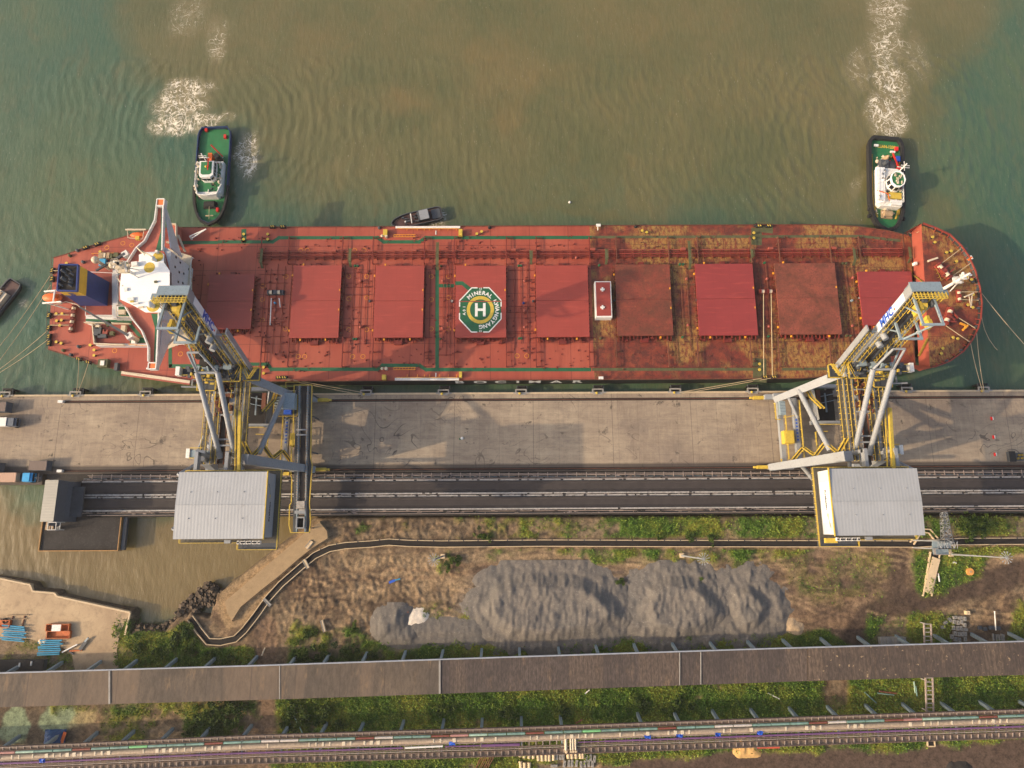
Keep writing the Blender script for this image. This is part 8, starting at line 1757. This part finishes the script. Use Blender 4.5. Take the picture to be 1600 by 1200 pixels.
te.B(MB().box((-11.2, 3.7, 2.3), (1.1, .9, .9)), 'life_ring_box', 'redplastic'); te.B(MB().box((-11.8, -3.2, 2.3), (.6, 1.4, .6)), 'deck_light', 'white'); te.B(MB().beam((-10.2, 1.6, 2.3), (-10.2, 3.2, 2.3), .5, .5), 'capstan', 'white')
for mt_, n_ in (('cream', 26), ('white', 22), ('dgrey', 22), ('red', 6), ('yellow', 6)):
    a = MB()
    for _ in range(n_): x, y = random.uniform(-9, 10), random.uniform(-4.2, 4.6); z_ = 4.9 if (-3.8 < x < 7 and y < -1.8) else 4.4 if -3 < x < 7 else 2.0; a.box((x, y, z_+.2), (random.uniform(.15, .9), random.uniform(.15, .6), random.uniform(.3, .9)), random.random())
    te.B(a, 'deck_gear', mt_, None, True)
te.B(MB().rail([(-3.6, -4.5, 4.95), (6.4, -4.5, 4.95), (7.0, 0, 4.3), (6.4, 4.1, 4.3), (-2.6, 4.1, 4.3)], 1, .12, 1.2), 'railing', 'white')
a = MB(); vs_, fs_ = text_geo('OCEAN-1200', 1.25, .05); a.add([(-11.9-v[1], v[0], 1.82) for v in vs_], fs_); te.B(a, 'deck_lettering', 'yellow')
tag(MB().path([W(1420, 364, 3), W(1427, 366, 6), W(1436, 362, 11)], .09, 5).build('towing_line', M['rope']), 'slack towing line from the eastern tug to the forecastle', 'rope')
# ---- brown pilot boat alongside
pb = Boat('pilot_boat', (651, 341.5), (612, 350.5), 'small dark brown launch with a grey cabin roof alongside the ship under the gangway', 'launch', 1.5)
L, Bm = 17.5, 4.8; hp_ = hullshape(L, Bm, 'sharp'); M['brownhull'] = flat('brown_hull_paint', (84,58,54), .6, .25, .8, dirt=(50,42,42))
pb.B(loft([[(x, y, 1.9) for x, y in hp_], [(x, y, -.6) for x, y in sc(hp_, .85)]]), 'hull', 'brownhull'); pb.B(MB().prism(sc(hp_, .93), 1.2, 1.35), 'deck', 'brownhull'); a = MB(); a.wall(sc(hp_, .98), 1.2, 2.1, .25, True); pb.B(a, 'gunwale', 'dgrey')
pb.B(MB().bx(-4.4, -.6, -1.6, 1.6, 1.35, 3.2), 'cabin', 'dgrey'); pb.B(MB().bx(-4.2, -1.2, -1.7, 1.7, 3.2, 3.3), 'cabin_roof', 'grey'); pb.B(MB().bx(-8.2, -5.2, -1.7, 1.7, 1.35, 1.9), 'engine_cover', 'dgrey'); pb.B(MB().beam((1.6, -1.9, 2.2), (1.9, 1.6, 2.2), .3), 'roll_bar', 'white')
a = MB()
for _ in range(16): a.box((random.uniform(-1, 4.5), random.uniform(-1.4, 1.4), 1.7), (random.uniform(.3, 1.0), random.uniform(.2, .7), .6))
pb.B(a, 'deck_gear', 'dgrey', None, True); pb.B(MB().box((3.9, .4, 1.7), (.5, .5, .6)), 'mooring_bitt', 'white')
# ---- dark launch cut by the left edge
lb_ = Boat('work_boat', (-4, 476), (-28, 506), 'dark flat work boat cut by the left edge of the photo', 'boat', 1.5)
L, Bm = 19, 5.2; hp_ = hullshape(L, Bm, 'sharp'); lb_.B(loft([[(x, y, 1.7) for x, y in hp_], [(x, y, -.6) for x, y in sc(hp_, .88)]]), 'hull', 'black'); lb_.B(MB().prism(sc(hp_, .93), 1.1, 1.25), 'deck', 'brownhull'); a = MB(); a.wall(sc(hp_, .98), 1.1, 1.9, .3, True); lb_.B(a, 'gunwale', 'dgrey')
lb_.B(MB().bx(-4.6, 4.2, -1.5, 1.5, 1.25, 3.0), 'cabin', 'cream'); lb_.B(MB().bx(-4.2, 2.5, -1.0, .2, 3.0, 3.5), 'cabin_top', 'wood')
# ---- birds / floats
c = W(890, 316.5, 0); tag(MB().ball((c.x, c.y, .25), .45, 8, 5).tube((c.x, c.y, .2), (c.x, c.y-.4, 1.6), .1, 6).build('marker_float', M['white']), 'tiny white float on the water above the fifth hatch', 'float')

# ---------------------------------------------------------------- thin haze in the air
hm = bpy.data.materials.new('warm_haze'); hm.use_nodes = True; t_ = hm.node_tree; t_.nodes.clear()
o_ = t_.nodes.new('ShaderNodeOutputMaterial'); v_ = t_.nodes.new('ShaderNodeVolumePrincipled'); v_.inputs['Color'].default_value = (.96, .93, .9, 1); v_.inputs['Density'].default_value = .00009; v_.inputs['Anisotropy'].default_value = .1
t_.links.new(v_.outputs[0], o_.inputs['Volume'])
hz = MB().bx(-4500, 4500, -4500, 4500, -7, 240).build('haze', hm); hz['kind'] = 'stuff'; hz['label'] = 'thin warm haze in the air over the harbour'
